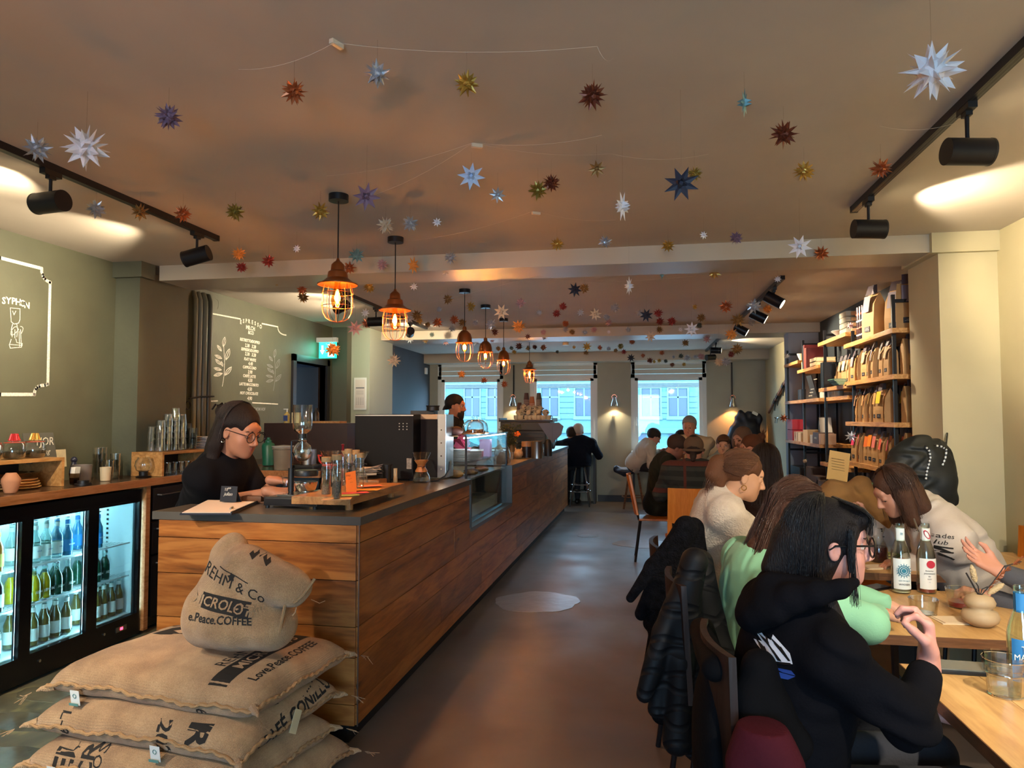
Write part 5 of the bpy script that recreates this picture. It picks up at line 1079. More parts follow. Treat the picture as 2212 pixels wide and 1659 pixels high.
# ---------------------------------------------------------------- burlap
mBl,nt,p=newmat('burlap'); L=nt.links.new; tc=N(nt,'ShaderNodeTexCoord')
n1=N(nt,'ShaderNodeTexNoise'); n1.inputs['Scale'].default_value=7; n1.inputs['Detail'].default_value=6; L(tc.outputs['Object'],n1.inputs['Vector'])
n2=N(nt,'ShaderNodeTexNoise'); n2.inputs['Scale'].default_value=260; n2.inputs['Detail'].default_value=2; L(tc.outputs['Object'],n2.inputs['Vector'])
ad=N(nt,'ShaderNodeMath',operation='MULTIPLY_ADD'); ad.inputs[1].default_value=.6; L(n2.outputs[0],ad.inputs[0]); L(n1.outputs[0],ad.inputs[2])
L(ramp(nt,ad.outputs[0],[(.55,'8a6a4a'),(.8,'a88660'),(1.0,'bd9c74')]),p.inputs['Base Color']); p.inputs['Roughness'].default_value=.9; p.inputs['Sheen Weight'].default_value=.2
w1=N(nt,'ShaderNodeTexWave'); w1.inputs['Scale'].default_value=90; w1.inputs['Distortion'].default_value=2; L(tc.outputs['Object'],w1.inputs['Vector'])
w2=N(nt,'ShaderNodeTexWave',bands_direction='Y'); w2.inputs['Scale'].default_value=90; w2.inputs['Distortion'].default_value=2; L(tc.outputs['Object'],w2.inputs['Vector'])
mu=N(nt,'ShaderNodeMath',operation='ADD'); L(w1.outputs[1],mu.inputs[0]); L(w2.outputs[1],mu.inputs[1]); m3=N(nt,'ShaderNodeMath',operation='ADD'); L(mu.outputs[0],m3.inputs[0]); L(n2.outputs[0],m3.inputs[1])
bb=N(nt,'ShaderNodeBump'); bb.inputs['Strength'].default_value=.5; bb.inputs['Distance'].default_value=.003; L(m3.outputs[0],bb.inputs['Height']); L(bb.outputs[0],p.inputs['Normal'])
mInk=M('black_print','1d1a18',.85); mStitch=M('stitch_thread','a5835c',.9,bump=.6,bs=120)
def sack(cx,cy,z,a,b_,Tk,rz,label,seed,lift=0):
    r=random.Random(seed); t=T('coffee_sack',label,'sack',(cx,cy,z),rz,'jute coffee sacks stacked on the floor'); nu,nv=44,32; ph=[r.uniform(0,6) for _ in range(6)]
    def P(u,v,sd):
        e=max(0,(1-abs(u)**6))*max(0,(1-abs(v)**6)); k=e**.42
        x=a*u*(1+.02*(abs(v)**4)-.02); y=b_*v*(1+.025*(abs(u)**4)-.02)
        zz=Tk*k*sd*(1+.10*math.sin(2.2*u+ph[0])*math.sin(2.6*v+ph[1])+.04*math.sin(7*u+ph[2])*math.cos(6*v+ph[3]))
        if sd<0: zz*=.8
        zz+= -.018*(abs(u)**6+abs(v)**6)*(.6+.4*math.sin(4*u+ph[4])) + .006*math.sin(13*u+9*v+ph[5])*(1-k)
        return Vector((x,y,zz))
    bb=B(); vs=[]; 
    for sd in(1,-1):
        for j in range(nv+1):
            for i in range(nu+1): vs.append(P(-1+2*i/nu,-1+2*j/nv,sd))
    w=(nu+1)*(nv+1); fs=[]
    for o_ in(0,w):
        for j in range(nv):
            for i in range(nu):
                q=(o_+j*(nu+1)+i,o_+j*(nu+1)+i+1,o_+(j+1)*(nu+1)+i+1,o_+(j+1)*(nu+1)+i); fs.append(q if o_==0 else q[::-1])
    bb.add(vs,fs); bmesh.ops.remove_doubles(bb.bm,verts=bb.bm.verts[:],dist=.0006); body=bb.o('sack_body',mBl,t,2)
    sm=B(); 
    for side in range(4):
        pts=[]
        for i in range(61):
            s_=-1+2*i/60; u,v=((s_,-1),(1,s_),(s_,1),(-1,s_))[side]; q=P(u,v,1); q.z+=.004*math.sin(i*1.7)+.002; q.x*=1.006; q.y*=1.01; pts.append(q)
        sm.tube(pts,[.007+.0012*math.sin(i*2.1) for i in range(61)],6)
    sm.o('hem_seam',mStitch,t,True)
    for (u,v) in((-1,-1),(1,-1),(1,1),(-1,1)):
        q=P(u,v,1); d=Vector((u,v*.8,-.25)).normalized(); eb=B(); eb.tube([q-d*.03,q+d*.0,q+d*.018+Vector((0,0,.004)),q+d*.034],[.018,.014,.009,.003],8)
        for k in range(4): e=q+d*.05; eb.tube([e,e+d*r.uniform(.01,.03)+Vector((r.uniform(-.01,.01),r.uniform(-.01,.01),-.005)),e+d*r.uniform(.03,.06)+Vector((r.uniform(-.02,.02),r.uniform(-.02,.02),r.uniform(-.04,0)))],.0012,3)
        eb.o('corner_tuft',mBl,t,True)
    return t,body
def sprint(t,body,s,size,x,y,ang,sub=1,side=None,bold=.0,shear=0,mat=None,geo=None):
    """ink print on the sack; side None = top face, 'f' = front flank, 'r' = right flank; local sack coordinates"""
    bv=bvh_of(body); g=geo or text_geo(s,size,shear,bold,sub=sub)
    if side is None: X=(math.cos(ang),math.sin(ang),0); Y=(-math.sin(ang),math.cos(ang),0); o_=(x,y,.1)
    elif side=='f': a_=Vector((math.cos(ang),0,math.sin(ang))); b_=Vector((-math.sin(ang),-.0,math.cos(ang))); X,Y=a_,b_; o_=(x,-.3,y)
    else: X=(0,math.cos(ang),math.sin(ang)); Y=(0,-math.sin(ang),math.cos(ang)); o_=(.5,x,y)
    return decal(bv,g,o_,X,Y,mat or mInk,t,'ink_print')
S4,b4=sack(-1.80,2.86,.075,.50,.31,.08,-.10,'lowest jute coffee sack, printed WEIGHT 30 KG, corner showing at the right',1)
S3,b3=sack(-1.86,2.76,.205,.50,.33,.085,-.14,'third jute sack from the top with large rotated letters on its front',2)
S2,b2_=sack(-1.86,2.80,.345,.50,.34,.085,-.13,'second jute sack from the top, printed 2024 and CAFE, with a paper tag',3)
S1,b1=sack(-1.83,2.84,.485,.50,.335,.09,-.125,'uppermost flat jute sack with black face print and coffee lettering',4)
# prints
PI2=PI/2
sprint(S1,b1,'REHM & CO',.075,.22,-.0,PI2*1.02); sprint(S1,b1,'',.1,.30,-.02,PI2,geo=grid_geo(.56,.085,20,3)); sprint(S1,b1,'MICROLOTS',.07,.305,.0,PI2,mat=mBl,bold=.001).location=(0,0,.0015)
sprint(S1,b1,'Love.Peace.COFFEE',.055,.405,-.02,PI2*1.02,bold=.001)
fc=[Vector((x,y,0)) for x,y in((-.02,-.03),(.02,.05),(.06,.09),(.12,.11),(.17,.10),(.22,.05),(.25,.0),(.19,-.03),(.10,-.045),(.04,-.05))]
def star_poly(pts,n=6):
    c=sum(pts,Vector())/len(pts); V=[c]; Fc=[]
    for i,p_ in enumerate(pts):
        for k in range(1,n+1): V.append(c.lerp(p_,k/n))
    m=len(pts)
    for i in range(m):
        j=(i+1)%m; Fc.append([0,1+i*n,1+j*n])
        for k in range(n-1): Fc.append([1+i*n+k,1+i*n+k+1,1+j*n+k+1,1+j*n+k])
    return V,Fc
sprint(S1,b1,'',1,-.34,.10,.0,geo=star_poly(fc)); 
for k,(pts) in enumerate((((-.05,.04),(-.12,.075),(-.09,.03)),((-.02,.10),(-.06,.13),(.03,.125)),((.28,.06),(.33,.09),(.30,.03)))): sprint(S1,b1,'',1,-.33,.09,0,geo=star_poly([Vector((x,y,0)) for x,y in pts],3))
sprint(S1,b1,'',1,-.24,.13,.0,geo=star_poly([Vector((x,y,0)) for x,y in ((-.03,-.03),(.02,.0),(.08,-.02),(.03,-.06))],4),mat=mBl).location=(0,0,.0015)
sprint(S1,b1,'6-L',.07,.24,-.075,-PI2,side='f'); sprint(S1,b1,'4',.07,-.24,-.06,-PI2,side='f')
sprint(S2,b2_,'R',.13,.29,.03,-PI2,side='f',bold=.004); sprint(S2,b2_,'2024',.085,.14,-.02,-PI2,side='f',bold=.002); sprint(S2,b2_,'L-9',.07,-.34,-.0,-PI2,side='f')
sprint(S2,b2_,'CAFÉ CONILLO',.075,.05,.0,.15,side='r',bold=.002); sprint(S2,b2_,'CAFÉ',.07,.40,-.10,PI2*.9,bold=.002); sprint(S2,b2_,'N',.07,.41,-.075,-PI2*.9,side='f')
sprint(S3,b3,'EL',.14,-.30,.02,PI2,side='f',bold=.004); sprint(S3,b3,'CR',.09,-.19,.02,PI2,side='f',bold=.002); sprint(S3,b3,'COS',.06,-.14,.02,PI2,side='f'); sprint(S3,b3,'',1,.30,.04,0,geo=grid_geo(.14,.02,8,2),side='f')
sprint(S4,b4,'WEIGHT 30 KG',.055,.02,.0,.05,side='r',bold=.001); sprint(S4,b4,'WEIGHT 30 KG',.055,.43,-.02,PI2*.95,bold=.001)
def tagl(t,x,y,z,par_lbl):
    g=T('paper_tag','','tag'); bpy.data.objects.remove(g)
    o=B().rb((x,y,z),.045,.0015,.06,rx=.15).o('white_label',M('tag_white','d6dcdc',.6),t); B().ring((x,y-.0035,z+.008),.008,.0015,12,4,Matrix.Rotation(PI/2+.15,3,'X')).rb((x,y-.006,z-.024),.045,.002,.010,rx=.15).o('label_emblem',M('tag_teal','5a8a86',.6),o)
tagl(S1,-.33,-.352,-.045,''); tagl(S2,.14,-.357,-.04,''); tagl(S3,-.33,-.345,-.03,'')
o=B().rb((.50,.0,-.02),.002,.05,.09,rx=-.5).o('paper_tag',M('tag_cream','cfc4a0',.7),S2)
# leaning folded sack on top
zt=.555; px0=Vector((-1.62,2.72,zt))
t0=T('coffee_sack','upright half-full jute sack flopped over to the right, on top of the stack','sack',tuple(px0),0,'jute coffee sacks stacked on the floor')
f=Fd((-2.1,2.35,.5),(-1.0,3.15,1.25),.009)
def q(px,py,y): return aY(px,py,y)
f.ell(q(508,1345,2.72),(.18,.13,.11),k=.05).ell(q(590,1350,2.72),(.09,.12,.10),k=.04).ell(q(440,1320,2.74),(.075,.10,.11),k=.05).ell(q(560,1310,2.72),(.10,.12,.07),k=.03).ell(q(455,1345,2.75),(.10,.10,.09),k=.05).ell(q(560,1345,2.74),(.10,.11,.09),k=.05).ell(q(515,1285,2.74),(.15,.11,.09),k=.05)
f.cap(q(490,1255,2.76),.10,q(500,1195,2.80),.075,k=.05).cap(q(500,1195,2.80),.07,q(505,1172,2.80),.035,k=.04)
f.cap(q(520,1235,2.72),.085,q(610,1262,2.68),.07,k=.05).cap(q(540,1215,2.75),.07,q(640,1262,2.70),.05,k=.05).cap(q(610,1275,2.67),.05,q(655,1270,2.68),.032,k=.04).cap(q(560,1250,2.68),.06,q(635,1290,2.66),.035,k=.04)
f.cap(q(445,1310,2.60),.0,q(640,1325,2.60),.0,k=.02); f.plane((0,0,zt+.0),(0,0,-1)); f.fold(.006,24,3,(1,.2,-.6))
sb0=f.mesh('sack_body',mBl,t0,org=px0); bv=bvh_of(sb0,Matrix.Translation(px0)); iv=Matrix.Translation(-px0)
def d0(s,size,px,py,ang,mat=None,geo=None,off=.0015,shear=0,bold=0):
    c=hitpt(bv,px,py); X=_rt*math.cos(ang)+Vector((0,0,1))*math.sin(ang); Y=Vector((0,0,1))*math.cos(ang)-_rt*math.sin(ang)
    decal(bv,geo or text_geo(s,size,shear,bold,sub=1),c,X,Y,mat or mInk,t0,'ink_print',off,iv)
d0('REHM & Co',.062,500,1262,-.33); d0('',1,486,1308,-.12,geo=grid_geo(.22,.062,18,5)); d0('MICROLOTS',.055,482,1308,-.12,mat=mBl,off=.004,bold=.001,shear=.2); d0('e.Peace.COFFEE',.042,470,1341,.0,bold=.001)
d0('',1,505,1242,-.35,geo=grid_geo(.15,.004,14,1)); d0('',1,500,1247,-.3,geo=star_poly([Vector((.018*math.cos(a*PI/5)*(1 if a%2 else .6),.018*math.sin(a*PI/5)*(1 if a%2 else .6),0)) for a in range(10)],3))
d0('',1,565,1185,-.7,geo=grid_geo(.03,.05,4,4)); d0('',1,585,1203,-.8,geo=grid_geo(.04,.035,4,4)); d0('7',.05,575,1194,-.7)
B().tube([q(600,1385,2.66)-px0,q(607,1350,2.64)-px0,q(615,1310,2.63)-px0,q(622,1290,2.63)-px0],.006,6).tube([q(635,1303,2.62)-px0,q(655,1285,2.62)-px0,q(672,1262,2.63)-px0,q(680,1250,2.64)-px0],.006,6).o('hem_seam',mStitch,t0,True)
B().tube([q(672,1295,2.66)-px0,q(690,1303,2.66)-px0,q(702,1298,2.66)-px0],.0015,4).tube([q(640,1312,2.66)-px0,q(638,1322,2.66)-px0,q(632,1330,2.66)-px0],.003,4).o('loose_thread',mBl,t0)
# ================================================================ shelf unit with coffee bags
mShelf=wood('shelf_oak','8a5a2c','b9803f','cf9b5a',.45,sc_=(9,1,9),rnd=.12,knots=False)
SX0,SX1=1.86,2.27
su=T('shelf_rack','black steel shelf rack with oak boards along the right wall','shelf',(1.9,7.6,0))
for i,y in enumerate((5.69,6.70,7.65,8.60,9.46)):
    b=B(); h=(2.47,2.32,2.44,2.44,2.40)[i]
    for x in(.0,.35): b.box(x-.012,y-7.612,0,x+.012,y-7.588,h)
    for z in(.45,1.14,h-.06): b.box(0,y-7.61,z,.35,y-7.59,z+.025)
    b.o('post_frame',mBlackMetal,su)
BO={}
for (y0,y1,zs) in ((5.60,6.84,(2.21,1.87,1.515,1.165,.78)),(6.78,7.77,(2.32,1.85,1.10)),(7.77,8.74,(2.10,1.755,1.275,.80)),(8.72,9.48,(2.22,1.755,1.275,.80))):
    for z in zs:
        BO[(y0,z)]=B().box(SX0-1.9,y0-7.6,z-.036,SX1-1.9,y1-7.6,z,bev=.002).o('shelf_board',mShelf,su)
B().box(.0,6.9-7.6,1.755-.036,.37,7.75-7.6,1.755).o('shelf_board',mShelf,su)
mKr=M('kraft_paper','b48d5c',.75,c2='a37c4c',ns=9,bump=.15,bs=18); mLbB=M('label_black','1c1c22',.6); 
def bag():
    t=T('coffee_bag','','bag'); w,d,h=.058,.037,.175   # faces -x
    b=B(); V=[(-d,-w,0),(-d,w,0),(d,w,0),(d,-w,0),(-d*.98,-w*1.02,h*.5),(-d*.98,w*1.02,h*.5),(d*.98,w*.98,h*.5),(d*.98,-w*.98,h*.5),(-d*.8,-w*.98,h),(-d*.8,w*.98,h),(d*.9,w*.98,h),(d*.9,-w*.98,h),(.0,-w*.9,h*1.35),(.0,w*.9,h*1.35),(.008,w*.9,h*1.35),(.008,-w*.9,h*1.35),(-d*1.08,0,h*.5),(-d*1.0,0,0)]
    b.add(V,[(3,2,1,17,0),(0,17,16,4),(17,1,5,16),(1,2,6,5),(2,3,7,6),(3,0,4,7),(4,16,8),(16,9,8),(16,5,9),(5,6,10,9),(6,7,11,10),(7,4,8,11),(8,9,13,12),(9,10,14,13),(10,11,15,14),(11,8,12,15)]).o('bag_body',mKr,t)
    B().add([(.004,-.03,h*1.34),(.004,.03,h*1.34),(.004,.03,h*1.62),(.004,-.03,h*1.62),(-.03,.03,h*1.30),(-.03,-.03,h*1.30),(-.045,.03,h*.85),(-.045,-.03,h*.85),(-.012,.03,h*1.60),(-.012,-.03,h*1.60)],[(0,1,2,3),(3,2,8,9),(9,8,4,5)]).o('top_strap',M('strap_purple','4a3c44',.6),t)
    B().add([(-.034,.031,h*1.27),(-.034,-.031,h*1.27),(-.048,-.031,h*.78),(-.048,.031,h*.78),(-.033,.031,h*1.27),(-.033,-.031,h*1.27),(-.047,-.031,h*.78),(-.047,.031,h*.78)],[(0,1,2,3),(7,6,5,4),(0,4,5,1),(2,6,7,3)]).o('name_label',M('label_tint','b9a078',.7),t)
    B().box(-d*1.12,-.026,h*.18,-d*1.05,.026,h*.34).o('black_label',mLbB,t); B().box(-d*1.13,-.02,h*.235,-d*1.115,.02,h*.25).box(-d*1.13,-.012,h*.27,-d*1.115,.012,h*.285).o('label_line',M('label_grey','8a8a8a',.6),t)
    return t
bg0=bag(); first=True; rb=random.Random(21)
SL={2.21:('top','tan'),1.87:('second','lilac'),1.515:('third','bright'),1.165:('fourth','bright'),.78:('lowest','green')}
LC={2.21:['9a7f8c','6a5c66'],1.87:['8d7f8c','9a8c78','77707c'],1.515:['d99a72','e6cf2e','e0a35c','d8b44a','dd9a60','e0a878'],1.165:['e03a6c','e2624a','e57a6a','f08a20','e8742c','e5566a'],.78:['8fd0a4','3fc07c','c8dcb0','8fd0a4']}
SCN={'9a7f8c':'dusty pink','6a5c66':'dark violet','8d7f8c':'lilac-grey','9a8c78':'tan','77707c':'grey-violet','d99a72':'salmon','e6cf2e':'yellow','e0a35c':'apricot','d8b44a':'mustard','dd9a60':'orange','e0a878':'peach','e03a6c':'pink','e2624a':'coral','e57a6a':'rose','f08a20':'bright orange','e8742c':'deep orange','e5566a':'raspberry','8fd0a4':'pale green','3fc07c':'green','c8dcb0':'light green'}
def putbag(x,y,z,rz,c,lb,g,s=1):
    global first
    mt={'label_tint':M('bag_label_'+c,c,.6)}
    if first:
        first=False; o=bg0; o.location=(x,y,z); o.rotation_euler.z=rz; o['label']=lb; o['group']=g; o.scale=(s,)*3
        return o
    return dup(bg0,(x,y,z),rz,lb,g,mt,scale=s)
for z in (1.87,1.515,1.165,.78):
    n=7; sn=SL[z][0]
    for i in range(n):
        y=5.86+i*.137+rb.uniform(-.01,.01)
        if z==1.87: y=5.86+i*.137
        c=LC[z][i%len(LC[z])]
        putbag(1.925+rb.uniform(-.01,.015),y,z,rb.uniform(-.35,.15),c,'kraft coffee bag with %s label, %s from the post on the %s shelf'%(SCN[c],ORD[i],sn),'kraft bags, front row of the %s bag shelf'%sn,1+rb.uniform(-.06,.1))
        if i%2==0: putbag(2.06,y+.05,z,rb.uniform(-.3,.3),LC[z][(i+1)%len(LC[z])],'kraft coffee bag half hidden in the back row, %s shelf, %s from the post'%(sn,ORD[i//2]),'kraft bags, back row of the %s bag shelf'%sn,1.08)
    for i,x in enumerate((2.03,2.15,2.25)): putbag(x,5.72,z,PI/2+rb.uniform(-.2,.2),LC[z][-1] if z<1.2 else '77707c','kraft coffee bag at the shaded pillar end of the %s shelf, %s from the post'%(sn,ORD[i]),'kraft bags at the pillar end of the %s bag shelf'%sn,1.15)
for i,(x,y,rz,s) in enumerate(((1.95,6.28,.2,1.55),(2.05,6.02,.5,1.5),(2.03,5.74,1.2,1.5),(2.2,5.76,1.4,1.35))):
    putbag(x,y,2.21,rz,['77707c','8d7f8c','6a5c66','77707c'][i],'large kraft coffee bag on the top shelf, %s from the left'%ORD[i],'large kraft bags on the top shelf',s)
for i in range(4): putbag(1.93,6.86+i*.125,1.85,rb.uniform(-.3,.1),['9a8c78','c8dcb0','9a8c78','77707c'][i],'kraft bag in the second rack bay, %s from the right'%ORD[i],'kraft bags in the second rack bay')
def shbox(x,y,z,sx,sy,sz,c,name,label,cat,group=None,rz=0,c2=None,bev=.002,rx=0,ry=0,metal=0):
    return tag(B().rb((x,y,z+sz/2),sx,sy,sz,rz,rx,ry,bev).o(name,M('p_'+c+(c2 or ''),c,.5,metal,c2=c2,ns=25) ,None),label,cat,group)
mPg=M('book_pages','d9c6a0',.8,c2='c4ad84',ns=60)
def book(x,y,z,w,l,t_,c,label,group=None,lying=True,rz=0):
    """w depth, l height of the cover, t thickness"""
    o=T('book',label,'book',(x,y,z),rz,group); m_=M('cover_'+c,c,.45)
    if lying: B().box(-w/2,-l/2,0,w/2,l/2,.003).box(-w/2,-l/2,t_-.003,w/2,l/2,t_).box(-w/2,-l/2,0,-w/2+.004,l/2,t_).o('cover',m_,o); B().box(-w/2+.004,-l/2+.004,.003,w/2-.004,l/2-.004,t_-.003).o('pages',mPg,o)
    else: B().box(-w/2,-t_/2,0,w/2,-t_/2+.003,l).box(-w/2,t_/2-.003,0,w/2,t_/2,l).box(-w/2,-t_/2,0,-w/2+.004,t_/2,l).o('cover',m_,o); B().box(-w/2+.004,-t_/2+.003,.003,w/2-.004,t_/2-.003,l-.004).o('pages',mPg,o)
    return o
for i in range(4): 
    t=T('folded_cloth','folded pale cloth roll with grey edge, %s of four on the top middle shelf'%['lowest','second','third','topmost'][i],'cloth',(2.0,6.98,2.32+i*.052),0,'folded cloths on the top middle shelf'); B().rb((0,0,.026),.22,.22,.05,bev=.022).o('cloth_roll',M('cloth_grey','a9a494',.8),t); B().rb((.02,-.108,.026),.17,.02,.034,bev=.012).o('inner_fold',M('cloth_tan','c79a72',.8),t)
for i in range(3): 
    o=T('tin_tube','tall patterned glossy tube on the top shelf, %s from the bags'%ORD[i],'tube',(1.93,6.46+i*.07,2.21),0,'patterned tubes on the top shelf'); B().cyl((0,0,0),(0,0,.30),.028,seg=18).o('tube_body',M('tube_dark','23303a',.2,.3,c2='4a2a28',ns=20),o,True)
    for k in range(4): B().cyl((0,0,.05+.06*k),(0,0,.062+.06*k),.0288,seg=18).o('stripe',M('tube_red','c0503a',.4) if k%2 else mWhite,o,True)
# grey bowl scale on top middle shelf, dark grinder below
tag(B().lathe([(.001,0),(.03,0),(.03,.01),(.05,.03),(.105,.075),(.1,.082),(.001,.08)],24).o('grey_bowl',M('bowl_grey','8d8787',.35),None,True,(2.0,7.38,2.32)),'round grey bowl-shaped scale on the top middle shelf','bowl')
gk=T('black_kettle','black pouring kettle between the two upper boards','kettle',(2.03,7.3,1.955)); B().lathe([(.001,0),(.07,0),(.075,.02),(.06,.12),(.04,.13),(.001,.14)],20).tube([(-.06,0,.03),(-.11,0,.06),(-.12,0,.12),(-.15,0,.13)],.006).o('kettle_body',mBlack,gk,True)
for i,z in enumerate((1.85,)):
    tag(B().box(1.90,7.05,1.85,2.2,7.33,1.955,bev=.003).o('framed_case',M('case_brown','7a5a30',.5),None),'brown box with thin pale lid under the black kettle','box')
for i in range(4): book(1.93,7.45+i*.03,1.85,.2,.25,.022,['23262b','3a3f42','2a2a2c','1c2226'][i],'dark glossy book spine at the left end of the second bay, %s from the left'%ORD[3-i],'dark books in the second bay',False)
for i in range(5): 
    o=book(1.90-.008*i,6.98+i*.012,1.85+i*.012,.16,.2,.012,['5d8a70','7fa890','4a7a62','8fb09a','5d8a70'][i],'green leaflet pad fanned out beside the second-bay bags, %s from below'%ORD[i],'green pads in the second bay')
# left bays
sbt=T('shaker','tall pale cocktail shaker bottle at the end of the shelf','bottle',(2.03,9.02,2.22)); B().lathe([(.001,0),(.04,0),(.045,.02),(.045,.12),(.03,.15),(.03,.2),(.02,.22),(.001,.225)],18).o('bottle_body',M('opal','b9b0a0',.2),sbt,True); B().cyl((-.03,0,.17),(-.035,0,.17),.018,seg=14).o('dark_window',mBlack,sbt,True)
v=T('glass_dripper_stack','pale dripper cone under the shaker','dripper',(1.93,8.82,2.22)); B().lathe([(.02,0),(.05,.08),(.055,.085),(.02,.0)],18).o('cone',M('opal','b9b0a0',.2),v,True)
for i,(c,l) in enumerate((('c9a83a','yellow floral tin'),('d8c060','pale yellow tin'))): tag(B().cyl((0,0,0),(0,0,.09),.035,seg=18).o('tin',M('tin_'+c,c,.4,c2='e8e0c0',ns=30),None,True,(1.92,8.62-i*.085,2.10)),l+' on the left bay shelf','tin')
for i,(c,l) in enumerate((('2a3440','dark blue'),('b03a30','red'),('c86a50','salmon'),('8a2f28','crimson'))): book(1.95,8.38-i*.045,2.10,.2,.26 if i<2 else .22,.035,c,l+' book standing upright in the left bay','books in the left bay',False)
for i in range(2): book(1.96,7.99,2.10+i*.045,.2,.26,.04,['d9b98c','e0c49a'][i],'cream book lying flat in the left bay, %s'%['lower','upper'][i],'cream books in the left bay')
tag(B().rb((1.9,8.2,1.755+.125),.01,.22,.27,ry=-.25).o('black_price_card',M('card_dark','3a3834',.6),None),'dark price card with white lines on the middle left shelf','card')
o=bpy.data.objects['black_price_card']; 
for k in range(6): B().rb((1.893-.009+k*.011-.006,8.2+.0,1.79+k*.036),.002,.15,.010,ry=-.25).o('white_line',mChalk,o)
for i in range(3): shbox(1.94,8.95-i*.07,1.755,.05,.05,.13,['1a1a1c','3c3c40','1f1f22'][i],'small_jar','small dark jar on the middle left shelf, %s'%ORD[i],'jar','dark jars on the middle left shelf')
tag(B().lathe([(.001,0),(.03,0),(.035,.05),(.02,.09),(.02,.12),(.001,.12)],16).o('white_jug',M('white_china','dedad2',.3),None,True,(1.95,7.96,1.755)),'white jug right of the dark price card','jug')
for i in range(3): tag(B().lathe([(.001,0),(.04,0),(.045,.06),(.001,.062)],18).o('glass_pot',M('paleglass','cfc8b0',.2,c2='a89a80',ns=20),None,True,(1.98,7.72-i*.12,1.755)),'pale glass pot in a row on the middle shelf, %s from the left'%ORD[i],'pot','pale pots on the middle shelf')
for i,(z) in enumerate((1.275,1.405)): shbox(1.95,9.25,z,.16,.3,.125,'a81f30','gift_box','red gift box with golden dots, %s one'%['lower','upper'][i],'box','red gift boxes at the shelf end')
for i,(y,w,h,c,l) in enumerate(((8.92,.16,.11,'cdb8a0','pale box with a large red V'),(8.72,.14,.10,'d4bc98','pale cardboard box beside the V box'),(8.42,.22,.14,'c9a878','cream archive box in the middle of the low shelf'),(8.15,.1,.09,'b9b4b0','grey leaning card pack'),(7.95,.24,.12,'5a4238','dark brown box with small white lettering'),(7.78,.08,.11,'b08c70','rose-brown carton at the right end of the low shelf'))): 
    o=shbox(1.94,y,1.275,.15,w,h,c,'storage_box',l,'box'); 
    if i==0: text('V',.13,(1.862,y,1.335),(PI/2,0,-PI/2),M('v_red','8a2a2a',.6),o,'lettering',.0004).matrix_parent_inverse=Matrix()
    if i==4: text('KAFFEE',.03,(1.862,y,1.335),(PI/2,0,-PI/2),mChalk,o,'lettering',.0004)
for i in range(6): book(1.98,7.98+i*.018,1.395,.12,.16,.01,['d8cfc0','3a3430'][i%2],'thin booklet fanned in the dark brown box, %s'%ORD[i],'booklets in the dark brown box',False).rotation_euler.x=.1*(i-3)
for i,(y,w,h,c) in enumerate(((9.15,.5,.16,'1a1a1e'),(8.45,.25,.2,'4a3a34'),(8.2,.3,.12,'5a4640'),(7.95,.3,.09,'6a5a50'))): shbox(2.0,y,.80,.2,w,h,c,'storage_box','dark storage box on the lowest left shelf, %s from the left'%ORD[i],'box')
# small display table with yellow menu and stacked tins
dt=T('side_cabinet','low dark cabinet carrying a stack of tins before the bag shelves','cabinet',(1.62,6.25,0)); B().box(-.2,-.25,0,.2,.3,.72,bev=.004).o('cabinet',M('dark_cab','241f1c',.5),dt); B().box(-.202,-.2,.05,-.2,.25,.68).o('door',M('dark_cab2','2c2622',.5),dt)
for i in range(5):
    t=T('tin_box','round black tin with a red and white band, %s of the stack'%['lowest','second','third','fourth','topmost'][i],'tin',(1.64,6.22,.72+i*.062),0,'stack of banded tins'); B().cyl((-.06,0,.03),(.06,0,.03),.03,seg=18).o('tin_body',M('tin_black','1c2226',.3,.4),t,True); B().cyl((-.015,0,.03),(.015,0,.03),.0305,seg=18).o('red_band',M('band_red','b83a44',.4),t,True); B().cyl((.02,0,.03),(.026,0,.03),.0305,seg=18).cyl((-.026,0,.03),(-.02,0,.03),.0305,seg=18).o('white_band',mWhite,t,True)
ym=tag(B().rb((1.62,6.18,1.03+.125),.16,.004,.24,rx=-.18,ry=.18).o('menu_card',M('menu_yellow','e3c07a',.7),None),'yellow menu card leaning on the stack of banded tins','card')
for k in range(8): B().rb((1.615+.0,6.171+.0,1.06+k*.022),.10,.002,.003,rx=-.18,ry=.18).o('printed_line',M('ink_brown','9a7a48',.8),ym)
# ---------------------------------------------------------------- things on the walls
ps=T('framed_poster','white framed notice on the grey pillar by the door','poster',(-3.625,8.995,1.87)); B().box(-.088,-.012,-.215,.088,0,.215).box(-.07,-.014,-.19,.07,-.011,.19).o('frame',mWhite,ps)
B().box(-.07,-.0155,-.19,.07,-.0145,.19).o('print',M('poster_print','c9c2bc',.6),ps); b=B(); b.box(-.06,-.0165,.07,.06,-.0158,.085)
for k in range(5): b.box(-.055,-.0165,.04-k*.012,.05,-.0160,.042-k*.012); b.box(-.055,-.0165,-.06-k*.02,.05,-.0160,-.058-k*.02)
for k in range(4): b.box(-.055+k*.033,-.0165,-.15,-.053+k*.033,-.016,-.05)
b.o('printed_lines',M('poster_ink','5a6068',.7),ps)
ex=T('exit_sign','glowing green emergency exit sign sticking out from the left wall','sign',(-3.82,8.4,2.40)); B().box(-.15,-.03,.10,.12,.03,.16,bev=.005).o('housing',mWhite,ex)
mEx=M('exit_green','10b890',.4,em='10d8a8',es=1.6); mExW=M('exit_white','f0fff8',.4,em='e8fff8',es=2.2)
B().box(-.12,-.008,-.1,.11,.008,.10).o('green_panel',mEx,ex)
B().box(-.085,-.0095,-.0,-.065,-.0085,.06).prism([(-.105,.0),(-.045,.0),(-.075,-.05)],-.0095,-.0085,Matrix(((1,0,0,0),(0,0,1,0),(0,1,0,0),(0,0,0,1)))).box(.0,-.0095,-.08,.085,-.0085,.075).o('arrow_and_door',mExW,ex)
